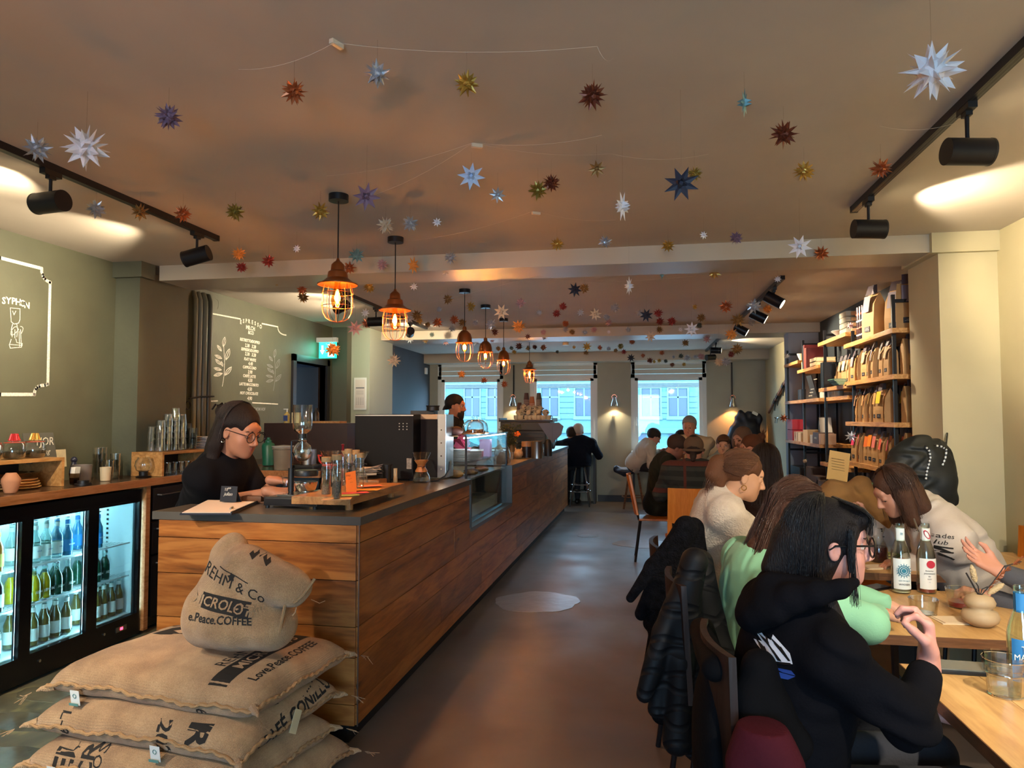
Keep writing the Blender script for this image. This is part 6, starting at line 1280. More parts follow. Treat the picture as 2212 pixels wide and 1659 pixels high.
b=B(); b.sph((.045,-.011,.05),.011,8,6); b.tube([(.045,-.011,.035),(.035,-.011,.0),(.055,-.011,-.03),(.04,-.011,-.06)],.006,5); b.tube([(.035,-.011,.0),(.02,-.011,-.03),(.005,-.011,-.03)],.006,5); b.tube([(.018,-.011,.03),(.045,-.011,.025),(.07,-.011,.005)],.005,5); b.o('running_figure',mEx,ex,True)
l=bpy.data.lights.new('lamp_light','AREA'); l.energy=.35; l.color=(.2,.9,.9); l.size=.2; l.shape='SQUARE'; lo=lk('lamp_light',l,ex,(-.02,-.02,0),(PI/2,0,0))
tag(B().box(XL+.012,13.0,2.38,XL+.05,13.08,2.5,bev=.005).o('wall_sensor',mWhite,None),'small white sensor box high on the far left wall','sensor')
tag(B().cyl((0,0,0),(0,0,.04),.05,seg=20).o('smoke_alarm',M('alarm_cream','c8c2a8',.5),None,True,(-1.1,11.3,CE-.04)),'round smoke alarm on the ceiling beyond the second beam','smoke alarm')
wp=T('wooden_pole','long wooden pole with dark bindings fixed diagonally on the right wall','pole',(XR-.04,11.9,1.9)); P0=aX(1661,891,XR-.04)-wp.location; P1=aX(1716,790,XR-.04)-wp.location
B().tube([P0,P0.lerp(P1,.3),P0.lerp(P1,.7),P1],[.022,.03,.03,.02],8).o('pole_shaft',wood('pole_wood','5a3c2c','7a5238','96684a',.5,knots=False),wp,True)
for t_ in(.28,.4,.62): c=P0.lerp(P1,t_); B().tube([P0.lerp(P1,t_-.03),P0.lerp(P1,t_+.03)],.036,8).tube([c,c+Vector((0,.05,-.16))],.008,5).o('binding',mBlack,wp,True)
tag(B().tube([(XR-.03,12.05,1.56),(XR-.05,12.1,1.54),(XR-.04,12.35,1.55)],.008).tube([(XR-.03,12.15,1.56),(XR-.04,12.16,1.46)],.006).tube([(XR-.03,12.3,1.56),(XR-.04,12.31,1.46)],.006).o('hook_rail',mChrome,None,True),'small metal hook rail on the right wall','hooks')
for px,py,r_,c,k,l in ((1700,769,8,'silver','b','grey paper star ball at the shelf end post'),(1693,903,10,'copper','f','brown flat paper star beside the red boxes'),(1838,943,13,'silver','f','white-silver paper star hanging at the shelf above the yellow menu'),(1739,996,6,'cream','b','tiny cream paper star hanging on a shelf post'),(1837,703,9,'rose','f','pink paper star before the folded cloths')):
    p=aX(px,py,1.83); d=(p-Vector((0,0,H))).dot(_fw); o=lk('paper_star',BM[0] if k=='b' else FM,None,p); o.scale=(r_*d/F,)*3; o.rotation_euler=(0,.2,-.5); sl=o.material_slots[0]; sl.link='OBJECT'; sl.material=stm(c); tag(o,l,'star','paper stars on the shelf rack')
    zt_=min([z for (y0,z) in BO if z>p.z] or [2.6]); th=lk('thread',THR,o); th.matrix_parent_inverse=(Matrix.Translation(p)@o.rotation_euler.to_matrix().to_4x4()@Matrix.Diagonal((*o.scale,1))).inverted(); th.location=p; th.scale=(1,1,zt_-p.z-.03)
o=lk('paper_star',BM[0],None,aY(1325,899,13.29)); o.scale=(.055,)*3; sl=o.material_slots[0]; sl.link='OBJECT'; sl.material=stm('cream'); tag(o,'cream paper star on the far pier under the chrome lamp','star')
# ---------------------------------------------------------------- window bar tables
mBar=M('bar_board','c4beb0',.4)
for (x0,x1,l) in ((-3.8,-2.5,'window bar board below the left window'),(-1.99,-.71,'window bar board below the middle window, behind the coat wearer'),(-.09,1.27,'window bar board below the right window')):
    t=T('window_bar',l,'table',((x0+x1)/2,13.1,0)); B().box(-(x1-x0)/2,-.2,.91,(x1-x0)/2,.24,.945,bev=.003).o('bar_top',mBar,t); B().box(-(x1-x0)/2+.02,-.15,0,-(x1-x0)/2+.06,.2,.91).box((x1-x0)/2-.06,-.15,0,(x1-x0)/2-.02,.2,.91).o('side_support',mEdge,t)
def stool(x,y,label,m_,h,metal):
    t=T('bar_stool',label,'stool',(x,y,0)); B().lathe([(.001,h-.03),(.17,h-.03),(.18,h-.015),(.17,h),(.001,h)],24).o('seat',mBlack if metal else m_,t,True)
    for i in range(4):
        a=PI/4+PI/2*i; c,s_=math.cos(a),math.sin(a); B().tube([(.10*c,.10*s_,h-.03),(.24*c,.24*s_,0)],.011 if metal else .018,8).o('leg',m_,t,True)
    B().ring((0,0,.26 if metal else .2),.195 if metal else .2,.009,24,6).o('foot_ring',m_,t,True)
    if metal: B().ring((0,0,.38),.17,.008,24,6).o('foot_ring',m_,t,True)
stool(-.98,12.62,'chrome bar stool under the person in the long dark coat',mChrome,.72,True)
stool(-.05,12.45,'wooden stool under the man in the beige sweater',wood('stool_wood','4a3424','664832','7d5c42',.5,knots=False),.66,False)
# ================================================================ people
V3=lambda *a: np.array(a,float)
def nz(v): v=np.array(v,float); return v/np.linalg.norm(v)
SK={}
def skin(c): return M('skin_'+c,c,.5,sub=.08,spec=.35,bump=.03,bs=200)
mLip=M('lips','a2564a',.45); mEyeW=M('eye_white','b5aaa4',.4); mIris=M('iris','2a1a12',.2); mNail=M('nail','c98f88',.3)
def ik(a,c,l1,l2,hint):
    a,c,hint=V3(*a),V3(*c),V3(*hint); d=c-a; L_=np.linalg.norm(d); L_=min(L_,(l1+l2)*.999); u=nz(d)
    x=(l1*l1-l2*l2+L_*L_)/(2*L_); h=math.sqrt(max(l1*l1-x*x,0)); n=hint-u*(hint@u); n=nz(n) if np.linalg.norm(n)>1e-6 else nz(np.cross(u,V3(0,0,1)))
    return a+u*x+n*h
def hand(f,w,d,n,side=1,curl=.5,sc_=1,k=.006,mid=0,spread=.12,pinch=False):
    """w wrist, d pointing direction, n palm normal (palm faces n); side=+1 thumb towards d x n"""
    w=V3(*w); d=nz(d); n=nz(np.array(n)-d*(np.array(n)@d)); s=np.cross(d,n)*side; L_=.085*sc_
    f.cap(w-d*.03,.024*sc_,w+d*.01,.024*sc_,k=.01,mid=mid)
    for i,(o,l,r) in enumerate(((.030,.070,.0085),(.011,.078,.009),(-.009,.072,.0085),(-.027,.058,.0075))):
        b=w+d*(L_-(abs(i-1)*.004))+s*o*sc_; f.cap(w+s*o*.55*sc_,.015*sc_,b,.0125*sc_,k=.012,mid=mid)
        ang=0; p=b; c=curl if not hasattr(curl,'__len__') else curl[i]; dd=d+s*spread*(1.4-i)*.6
        for seg,fr in enumerate((.45,.32,.23)):
            ang+=c*(.9 if seg==0 else 1.1); q=p+nz(nz(dd)*math.cos(ang)+n*math.sin(ang))*l*fr*1.05*sc_; f.cap(p,r*(1-.08*seg)*sc_,q,r*(.92-.1*seg)*sc_,k=k,mid=mid); p=q
    t0=w+d*.02*sc_+s*.022*sc_; t1=t0+(s*.55+d*.7+n*.35)*.042*sc_; t2=t1+(nz(s*(.0 if pinch else .35)+d*.9+n*(.9 if pinch else .3)))*.032*sc_; t3=t2+nz(d*.9+n*(.9 if pinch else .2)-s*.2)*.024*sc_
    f.cap(t0,.017*sc_,t1,.0125*sc_,k=.012,mid=mid).cap(t1,.0115*sc_,t2,.010*sc_,k=k,mid=mid).cap(t2,.010*sc_,t3,.0075*sc_,k=k,mid=mid)
class HF: # head frame
    def __init__(s,c,face,up=(0,0,1),sc_=1):
        s.c=V3(*c); s.f=nz(face); s.r=nz(np.cross(s.f,V3(*up))); s.u=np.cross(s.r,s.f); s.s=sc_; s.A=np.array([s.r,s.f,s.u])
    def p(s,x,y,z): return s.c+(s.r*x+s.f*y+s.u*z)*s.s
def head_prims(f,h,det=True,beard=None,eyes='open',lips=True,smile=False):
    E=lambda c,r,k=.02,**q: f.ell(h.p(*c),np.array(r)*h.s,k*h.s,h.A,**q)
    C=lambda a,ra,b,rb_,k=.012,**q: f.cap(h.p(*a),ra*h.s,h.p(*b),rb_*h.s,k*h.s,**q)
    E((0,-.018,.03),(.075,.096,.088)); E((0,.018,-.028),(.063,.072,.082),.03); E((0,.04,-.07),(.05,.045,.04),.03)
    E((0,.066,-.098),(.020,.018,.016),.03); E((.036,.052,-.035),(.022,.022,.024),.02); E((-.036,.052,-.035),(.022,.022,.024),.02)
    E((0,.078,.03),(.045,.014,.02),.02)
    if det:
        for s in(1,-1):
            E((.031*s,.093,-.002),(.017,.013,.010),.012,sub=True)
            if eyes!='down': E((.030*s,.0745,-.003),(.012,.0115,.0095),.002,mid=2)
            if eyes=='open': E((.030*s,.0835,-.004),(.0062,.0045,.0062),.001,mid=3)
            C((.046*s,.078,.006),.004,(.018*s,.087,.006),.004,.004,mid=0)
            if eyes=='down': E((.031*s,.0765,-.001),(.016,.013,.012),.003,mid=0); C((.020*s,.088,-.010),.0016,(.043*s,.084,-.009),.0016,.001,mid=4)
            C((.018*s,.090,.019),.0035,(.047*s,.079,.022),.0025,.004,mid=4)
            E((.077*s,-.006,-.012),(.008,.017,.029),.006); E((.083*s,-.002,-.012),(.004,.009,.017),.004,sub=True)
            E((.010*s,.098,-.040),(.008,.008,.006),.006)
        C((0,.088,.010),.007,(0,.108,-.030),.010,.010); E((0,.108,-.034),(.011,.010,.009),.008)
        if lips:
            C((-.018,.082,-.0625),.0035,(0,.090,-.060),.0055,.004,mid=1); C((.018,.082,-.0625),.0035,(0,.090,-.060),.0055,.004,mid=1); C((-.016,.081,-.068),.0035,(0,.088,-.0705),.006,.004,mid=1); C((.016,.081,-.068),.0035,(0,.088,-.0705),.006,.004,mid=1)
            if smile: C((-.02,.085,-.066),.003,(.02,.085,-.066),.003,.002,mid=2)
    else:
        C((0,.088,.008),.008,(0,.106,-.032),.011,.010)
        for s in(1,-1): E((.077*s,-.006,-.012),(.010,.018,.029),.006); E((.031*s,.090,0),(.014,.008,.008),.01,sub=True); E((.031*s,.079,-.002),(.010,.008,.008),.002,mid=3); C((.018*s,.090,.019),.004,(.047*s,.079,.022),.003,.004,mid=4)
        if lips: C((-.018,.083,-.065),.005,(.018,.083,-.065),.005,.004,mid=1)
    if beard: E((0,.052,-.075),(.056,.045,.048),.012,mid=5); E((0,.072,-.115),(.026,.024,.035),.02,mid=5); E((0,.092,-.052),(.024,.008,.006),.004,mid=5)
    return f
def strandmat(m):
    n=m.name+'_strand'
    if n in MATS: return MATS[n]
    k=m.copy(); k.name=n; p=k.node_tree.nodes['Principled BSDF']; p.inputs['Roughness'].default_value=.34; p.inputs['Specular IOR Level'].default_value=.6
    MATS[n]=k; return k
def skull(S,T_,k,r=(.091,.111,.099),c=(0,-.022,.036)):
    S,T_,c,r=V3(*S),V3(*T_),V3(*c),V3(*r); a=nz((S-c)/r); b_=nz((T_-c)/r); w=math.acos(max(-1,min(1,a@b_))); d=(a*math.sin((1-k)*w)+b_*math.sin(k*w))/max(math.sin(w),1e-4); return tuple(c+d*r)
def strands(par,name,mat,guides,n,jit,r=.0011,seed=0):
    """hair strands: each a thin tube blended between neighbouring guide polylines"""
    rr=random.Random(seed); G=[[Vector(p) for p in g] for g in guides]; b=B()
    for _ in range(n):
        t=rr.uniform(0,len(G)-1.001); i=int(t); t-=i; a,c=G[i],G[i+1]; m=len(a); off=Vector((rr.gauss(0,jit),rr.gauss(0,jit),rr.gauss(0,jit))); ph=rr.uniform(0,6); cut=m if rr.random()<.7 else m-1
        P=[a[k].lerp(c[k],t)+off*(.35+.9*k/m)+Vector((math.sin(ph+k*1.3),math.cos(ph+k),0))*jit*.35 for k in range(cut)]
        Q=[]
        for k in range(cut-1):
            p0,p1,p2,p3=P[max(k-1,0)],P[k],P[k+1],P[min(k+2,cut-1)]
            for s in(0,.5): Q.append(.5*((2*p1)+(p2-p0)*s+(2*p0-5*p1+4*p2-p3)*s*s+(3*p1-p0-3*p2+p3)*s**3))
        Q.append(P[-1]); b.tube(Q,[r*(1-.5*k/len(Q)) for k in range(len(Q))],3,False)
    o=b.o(name,strandmat(mat),par,2); o['kind']='stuff'; return o
def hairmat(c,c2): return M('hair_'+c,c,.55,c2=c2,ns=40,stretch=(3,3,.6),bump=.6,bs=120,spec=.25)
def person(label,hip,neck,head,face,HL,HR,knL=None,knR=None,ftL=None,ftR=None,sw=.165,sk='b07c60',top='15151a',pants='1a1c24',hair='1c1412',hs=1,res=.008,det=True,fat=.022,foldA=.006,foldF=30,eyeb='2a1c16',
           hairfn=None,topfn=None,bodyfn=None,sleeve=1,up=(0,0,1),hL=None,hR=None,beard=False,eyes='open',topm=None,topname='sweater',shd=None,elL=None,elR=None,smile=False,extra=None,legs=True,hairname='hair',tres=None,build=1):
    if head[1]>5: hs*=1.14; sw*=1.1; build*=1.08
    hip,neck,head=V3(*hip),V3(*neck),V3(*head); t=T('person',label,'person',(hip[0],hip[1],0)); inv=(hip[0],hip[1],0)
    h=HF(head,face,up,hs); side=nz(np.cross(nz(face)*(1,1,0),V3(0,0,1))) if shd is None else nz(shd); upv=nz(neck-hip); front=nz(np.cross(upv,side)); side=nz(np.cross(front,upv))
    A=np.array([side,front,upv]); sR=neck-upv*.045+side*sw; sL=neck-upv*.045-side*sw
    if HL is not None and elL is None: elL=ik(sL,HL,.28,.25,V3(*(-side*.5-front*.5-V3(0,0,.8))))
    if HR is not None and elR is None: elR=ik(sR,HR,.28,.25,V3(*(side*.5-front*.5-V3(0,0,.8))))
    knL=hip+front*.42-side*.1+V3(0,0,-.02) if knL is None else V3(*knL); knR=hip+front*.42+side*.1+V3(0,0,-.02) if knR is None else V3(*knR)
    ftL=V3(knL[0],knL[1],.06) if ftL is None else V3(*ftL); ftR=V3(knR[0],knR[1],.06) if ftR is None else V3(*ftR)
    P=[hip,neck,head,sR,sL,knL,knR,ftL,ftR]+[v for v in (HL,HR,elL,elR) if v is not None]
    P=np.array([V3(*p) for p in P]); lo,hi=P.min(0)-.17,P.max(0)+.17
    def torso(f,g):
        f.ell(hip+upv*.03,(.155*build+g,.115*build+g,.12+g),.05,A); f.ell(hip*.6+neck*.4,(.135*build+g,.10*build+g,.19+g),.05,A); f.ell(hip*.27+neck*.73,(sw*.92+g,.108*build+g,.17+g),.05,A)
        f.cap(neck-upv*.03+side*.03,.055+g,sR,.05+g,.05).cap(neck-upv*.03-side*.03,.055+g,sL,.05+g,.05)
    f=Fd(lo,hi,res); torso(f,0)
    f.cap(neck-upv*.03,.056*hs,h.p(0,-.02,-.06),.05*hs,.03)
    head_prims(f,h,det,beard,eyes,smile=smile)
    for S_,E_,W_,hp,sd in ((sL,elL,HL,hL,-1),(sR,elR,HR,hR,1)):
        if W_ is None: continue
        W_=V3(*W_); f.cap(S_,.045,E_,.036,.02).cap(E_,.036,W_,.024,.015)
        if hp: hand(f,W_+nz(W_-E_)*.015,*hp[:2],**hp[2])
        else: hand(f,W_+nz(W_-E_)*.015,nz(W_-E_),(0,0,-1),side=-sd if abs(nz(W_-E_)[2])<.95 else 1,curl=.35)
    if legs:
        for K_,F_ in((knL,ftL),(knR,ftR)):
            s_=1 if K_ is knR else -1; f.cap(hip+side*.085*s_,.078,K_,.052,.03).cap(K_,.05,F_+V3(0,0,.03),.034,.02)
    if bodyfn: bodyfn(f,h)
    mats=[skin(sk),mLip,mEyeW,mIris,M('brow_'+eyeb,eyeb,.7),M('beard_'+hair,hair,.8,bump=.5,bs=180)]
    body=f.mesh('body',mats,t,org=inv)
    # garment
    tr_=tres or res; g=Fd(lo-V3(.12,.12,0),hi+V3(.12,.12,.02),tr_); torso(g,fat)
    for S_,E_,W_ in ((sL,elL,HL),(sR,elR,HR)):
        if W_ is None: continue
        W_=V3(*W_); e=E_+(W_-E_)*(sleeve if sleeve>0 else 0); u_=S_+(E_-S_)*.55
        if sleeve>0: g.cap(S_,.053+fat*.75,E_,.042+fat*.6,.03).cap(E_,.042+fat*.6,e-nz(W_-E_)*.02,.030+fat*.4,.02)
        else: g.cap(S_,.052+fat*.8,S_+(E_-S_)*.66,.05+fat*.8,.03)
    if topfn: topfn(g,h,dict(neck=neck,hip=hip,side=side,front=front,up=upv,sR=sR,sL=sL,elR=elR,elL=elL,A=A))
    if foldA: g.fold(foldA*.55,foldF*2.4,seed=int(abs(hip[0]*100)),dirv=tuple(upv+side*.6))
    g.plane(hip-upv*.10,-upv)
    gm=topm if topm is not None else M('cloth_'+top,top,.9,bump=.25,bs=150,sheen=.02,spec=.12)
    go=g.mesh(topname,gm,t,org=inv)
    if legs:
        p_=Fd(lo,hi,max(res,.009)); p_.ell(hip,(.165*build,.125*build,.12),.05,A)
        for K_,F_ in((knL,ftL),(knR,ftR)):
            s_=1 if K_ is knR else -1; p_.cap(hip+side*.085*s_,.088,K_,.064,.03).cap(K_,.062,F_+V3(0,0,.05),.05,.02)
        p_.fold(.004,26,3); p_.mesh('trousers',M('cloth_'+pants,pants,.85,bump=.2,bs=120),t,org=inv)
        for K_,F_ in((knL,ftL),(knR,ftR)):
            sh=Fd(F_-.2,F_+.2,.01); fr_=nz(V3(front[0],front[1],0)); sh.cap(F_+V3(0,0,-.015)-fr_*.04,.04,F_+fr_*.12+V3(0,0,-.025),.032,.02).cap(F_+V3(0,0,.02),.042,F_+V3(0,0,-.01),.042,.02); sh.plane((F_[0],F_[1],.004),(0,0,-1)); sh.mesh('shoe',mBlack,t,org=inv)
    # hair
    if hair:
        H_=Fd(h.p(0,0,0)-.42,h.p(0,0,0)+.30,max(res*.8,.006)); E=lambda c,r,k=.02,**q: H_.ell(h.p(*c),np.array(r)*hs,k*hs,h.A,**q); C=lambda a,ra,b,rb_,k=.02,**q: H_.cap(h.p(*a),ra*hs,h.p(*b),rb_*hs,k*hs,**q)
        E((0,-.022,.036),(.086,.106,.094)); E((0,.105,-.022),(.060,.068,.098),.01,sub=True); [E((.088*s_,.05,-.018),(.036,.050,.062),.01,sub=True) for s_ in(1,-1)]; 
        if hairfn: hairfn(E,C,H_,h)
        else: E((0,-.03,-.12),(.2,.2,.055),.008,sub=True)
        ho=H_.mesh(hairname,hairmat(hair,hair),t,org=inv)
    if extra: extra(t,h,inv,dict(neck=neck,hip=hip,side=side,front=front,up=upv,go=go,sR=sR,sL=sL,elR=elR,elL=elL,body=body))
    return t,h
def loc(h,inv,pts): return [Vector(h.p(*p)-np.array(inv)) for p in pts]
def glasses(t,h,inv,col='101014',r=.025,wire=.0022):
    b=B(); A=Matrix((h.r,h.f,h.u)).transposed()
    for s in(1,-1):
        m=A@Matrix.Rotation(PI/2,3,'X'); b.ring(h.p(.033*s,.103,-.002)-np.array(inv),r*h.s,wire,22,6,m)
        b.tube(loc(h,inv,[(.057*s,.100,.006),(.074*s,.06,.006),(.083*s,-.005,.004),(.08*s,-.02,-.008)]),wire,5)
    b.tube(loc(h,inv,[(-.009,.108,.004),(0,.112,.007),(.009,.108,.004)]),wire,5)
    g=b.o('glasses',M('frame_'+col,col,.25),t,True)
    b=B(); 
    for s in(1,-1):
        m=A@Matrix.Rotation(PI/2,3,'X'); c=Vector(h.p(.033*s,.103,-.002)-np.array(inv)); b.add([c]+[c+m@Vector((r*h.s*math.cos(a),r*h.s*math.sin(a),0)) for a in [2*PI*i/16 for i in range(16)]],[(0,1+i,1+(i+1)%16) for i in range(16)])
    b.o('lens',glass('lens_glass','f4f6f6',0,1),g)
def guides(h,inv,angs,pathf,n=8): return [[Vector(h.p(*pathf(a,k/(n-1)))-np.array(inv)) for k in range(n)] for a in angs]
# ---- 1 barista -----------------------------------------------------------
hp=aD(519,930,4.18)
def hf(E,C,H_,h):
    for s in(1,-1):
        C((.07*s,-.045,.02),.03,(.085*s,-.045,-.08),.028,.03); C((.085*s,-.045,-.08),.028,(.10*s,-.02,-.26),.034,.03)
    E((0,-.085,-.10),(.09,.05,.16),.03); C((.05,-.08,-.2),.05,(.08,-.06,-.36),.03,.03); C((-.05,-.08,-.2),.05,(-.05,-.09,-.34),.03,.03); E((0,-.125,.055),(.045,.035,.035),.02)
    E((.09,.005,-.015),(.022,.028,.036),.008,sub=True)
def ex_(t,h,inv,d):
    glasses(t,h,inv)
    m=hairmat('1e1412','3c2c26')
    def pf(a,k):
        if k<.45: q=k/.45; ph=.15+q*1.45; return (.092*math.sin(ph)*math.sin(a),-.02-.108*math.sin(ph)*math.cos(a),.036+.098*math.cos(ph))
        q=(k-.45)/.55; return ((.092+.012*q)*math.sin(a),-.02-.108*math.cos(a)*(1-.15*q),.03-.34*q)
    strands(t,'hair_strands',m,guides(h,inv,[-1.55,-1.3,-1.0,-.5,0,.5,1.0,1.3,1.55],pf,10),420,.006,.0012,1)
    b=B(); 
    for k in range(10): c=loc(h,inv,[(R.uniform(-.04,.04),-.15+R.uniform(-.02,.01),.07+R.uniform(-.02,.03))])[0]; b.tube([c,c+Vector((R.uniform(-.03,.03),R.uniform(-.03,.03),R.uniform(-.05,.01)))],.006,5)
    b.o('hair_claw',M('claw_black','141012',.2),t,True)
    B().ring(loc(h,inv,[(.088,-.004,-.05)])[0],.009,.0014,14,5,Matrix.Rotation(PI/2,3,'X')).o('earring',mChrome,t,True)
    tt=Vector(h.p(.088,-.004,-.05)-np.array(inv))
    B().ring(Vector(W1)-Vector(inv)-Vector((.04,-.02,0)),.03,.0018,16,5,Matrix.Rotation(PI/2,3,'Y')).o('bracelet',mBlack,t,True)
W1=aD(583,1062,3.92); W2=aD(592,1040,4.15)
person('barista in a black t-shirt and round glasses looking down behind the counter corner',(hp.x-.30,hp.y+.10,.90),(hp.x-.13,hp.y+.04,hp.z-.20),tuple(hp),(.93,-.22,-.30),tuple(W2),tuple(W1),elR=tuple(aD(470,1085,4.22)),
  knL=(hp.x-.22,hp.y+.14,.5),knR=(hp.x-.24,hp.y-.02,.5),sk='a9745a',top='0e0e12',hair='1a1110',res=.006,sleeve=0,hairfn=hf,extra=ex_,eyes='down',topname='t_shirt',sw=.19,fat=.045,shd=(.05,-1,0),hs=1.25,foldA=.009,foldF=22,build=1.1,
  hL=((.9,.3,-.1),(0,0,-1),dict(side=1,curl=.5,sc_=1.1)),hR=((.95,.15,-.05),(0,.3,-1),dict(side=-1,curl=.55,sc_=1.1)))
# ---- 2 barman --------------------------------------------------------------
hp=aD(985,877,8.6)
def hb_(E,C,H_,h): C((0,-.11,-.03),.03,(0,-.13,-.07),.026,.02); E((0,-.03,-.10),(.2,.2,.055),.008,sub=True)
def ex2(t,h,inv,d):
    g=Fd(h.p(0,0,0)-.2,h.p(0,0,0)+.2,.008); g.ell(h.p(0,-.025,.045),(.093,.112,.095),.01,h.A); g.plane(h.p(0,.05,.028),-(h.u*.95+h.f*.12)); g.mesh('beanie',M('beanie_dark','26292c',.9,bump=.3,bs=90),t,org=inv)
person('bearded barman in a dark beanie and black top, seen in profile before the left window',(hp.x-.06,hp.y,.95),(hp.x-.05,hp.y,hp.z-.16),tuple(hp),(.98,-.1,-.08),(hp.x+.25,hp.y+.12,1.18),(hp.x+.32,hp.y-.12,1.16),
  knL=(hp.x-.02,hp.y+.1,.5),knR=(hp.x-.02,hp.y-.1,.5),sk='a06e56',top='15161a',hair='17120f',beard=True,hairfn=hb_,extra=ex2,sw=.19,build=1.05,topname='black_top',det=True)
# ---- 3/4 window guests -------------------------------------------------------
hp=aD(1249,932,12.5)
def hw(E,C,H_,h): E((0,-.03,-.13),(.2,.2,.04),.008,sub=True)
def coat(g,h,d): g.cap(d['hip']-V3(0,0,.0),.2,d['hip']-V3(0,0,.16),.2,.05).ell(d['neck'],(.10,.09,.05),.03,d['A'])
person('white-haired person in a long dark coat seen from behind at the middle window',(hp.x+.02,hp.y-.05,.80),(hp.x+.01,hp.y-.02,hp.z-.17),tuple(hp),(.05,1,-.15),(hp.x-.22,hp.y+.35,.99),(hp.x+.28,hp.y+.3,.99),
  knL=(hp.x-.12,hp.y+.3,.76),knR=(hp.x+.12,hp.y+.3,.76),ftL=(hp.x-.12,hp.y+.25,.3),ftR=(hp.x+.12,hp.y+.25,.3),sk='b98a72',top='0f1420',hair='b8aca0',hairfn=hw,det=False,sw=.2,fat=.045,topfn=coat,res=.01,topname='long_coat')
hp=aD(1238,938,12.7)
person('person half hidden to the left of the white-haired guest',(hp.x-.12,hp.y-.2,.74),(hp.x-.05,hp.y-.2,hp.z-.17),(hp.x,hp.y-.2,hp.z),(.2,1,-.1),None,None,sk='a67a62',top='1a2028',hair='2c2420',det=False,sw=.17,res=.012,foldA=.004)
# ---- 5 man in beige hoodie -------------------------------------------------
hp=aD(1413,944,11.9)
def hd(E,C,H_,h): E((0,-.03,-.11),(.2,.2,.05),.008,sub=True)
person('man in a beige sweater bending forward on the wooden stool at the window',(hp.x-.34,hp.y-.02,.76),(hp.x-.08,hp.y,hp.z-.13),tuple(hp),(.85,.25,-.5),(hp.x+.1,hp.y+.25,.98),(hp.x+.08,hp.y-.1,.70),
  knL=(hp.x+.06,hp.y+.12,.72),knR=(hp.x+.06,hp.y-.12,.70),ftL=(hp.x+.05,hp.y+.1,.25),ftR=(hp.x+.05,hp.y-.1,.25),sk='c08a76',top='b8ad9e',hair='241f1e',hairfn=hd,det=False,sw=.2,fat=.04,res=.01,foldA=.012,foldF=26,up=(.3,0,1),topname='hoodie',
  topfn=lambda g,h,d: g.cap(d['neck']-d['front']*.06,.075,d['neck']+d['side']*.09-d['front']*.02,.055,.03).cap(d['neck']-d['front']*.06,.075,d['neck']-d['side']*.09-d['front']*.02,.055,.03))
# ---- 6 grey-haired smiling man -----------------------------------------------
hp=aD(1489,921,9.7)
def hg(E,C,H_,h): E((0,.06,.02),(.1,.06,.04),.01,sub=True); E((0,-.03,-.10),(.2,.2,.05),.008,sub=True)
def ex6(t,h,inv,d): B().ring(Vector(d['neck']-np.array(inv))+Vector((0,-.01,.035)),.075,.007,22,6,Matrix.Rotation(-.25,3,'X')).o('dark_collar',M('collar_dark','3a2420',.8),t,True)
person('smiling grey-haired man in a cream sweater facing the camera',(hp.x+.03,hp.y+.1,.75),(hp.x+.03,hp.y+.02,hp.z-.17),tuple(hp),(-.25,-.95,-.18),(hp.x-.2,hp.y-.25,.85),(hp.x+.3,hp.y-.25,.85),
  sk='c08468',top='c0aa88',hair='8d8882',hairfn=hg,det=True,sw=.21,fat=.03,res=.009,extra=ex6,smile=True,build=1.15,eyeb='6a5a50',foldA=.008)
# ---- 7 person with glasses behind ---------------------------------------------
hp=aD(1470,948,11.2)
def ex7(t,h,inv,d): glasses(t,h,inv,'202024',.028,.003)
person('dark-haired person with glasses half hidden left of the smiling man',(hp.x,hp.y+.1,.7),(hp.x,hp.y+.02,hp.z-.17),tuple(hp),(-.6,-.8,-.1),None,None,sk='9a7060',top='4a4e58',hair='1a1818',det=False,sw=.17,res=.01,extra=ex7)
# ---- 8 man in dark green jacket -------------------------------------------------
hp=aD(1462,968,8.0)
person('man in a dark green jacket with his head bowed over the table',(hp.x-.22,hp.y+.0,.55),(hp.x-.12,hp.y+.02,hp.z-.11),tuple(hp),(.80,.1,-.65),(hp.x+.2,hp.y+.15,.84),(hp.x+.16,hp.y-.12,.84),
  knL=(hp.x+.16,hp.y+.1,.5),knR=(hp.x+.16,hp.y-.1,.5),sk='a8745e',top='24271f',hair='3a2a22',hairfn=hd,det=True,sw=.2,fat=.035,res=.008,up=(.6,0,1),topname='jacket',foldA=.01,build=1.1)
# ---- 9 man in beanie and plaid jacket (back) ---------------------------------------
mPl,nt,p=newmat('plaid_jacket'); L=nt.links.new; tc=N(nt,'ShaderNodeTexCoord'); sx=N(nt,'ShaderNodeSeparateXYZ'); L(tc.outputs['Object'],sx.inputs[0])
def band(src,fr,ph,w):
    m=N(nt,'ShaderNodeMath',operation='MULTIPLY_ADD'); m.inputs[1].default_value=fr; m.inputs[2].default_value=ph; L(src,m.inputs[0]); fr_=N(nt,'ShaderNodeMath',operation='FRACT'); L(m.outputs[0],fr_.inputs[0]); g=N(nt,'ShaderNodeMath',operation='LESS_THAN'); g.inputs[1].default_value=w; L(fr_.outputs[0],g.inputs[0]); return g.outputs[0]
a1=band(sx.outputs[2],3.6,.1,.17); a2=band(sx.outputs[0],3.1,.35,.08); mx_=N(nt,'ShaderNodeMath',operation='MAXIMUM'); L(a1,mx_.inputs[0]); L(a2,mx_.inputs[1])
b1_=band(sx.outputs[2],11,.6,.4); c_=N(nt,'ShaderNodeMix',data_type='RGBA'); L(b1_,c_.inputs[0]); c_.inputs[6].default_value=hexc('181a18'); c_.inputs[7].default_value=hexc('2a2e28')
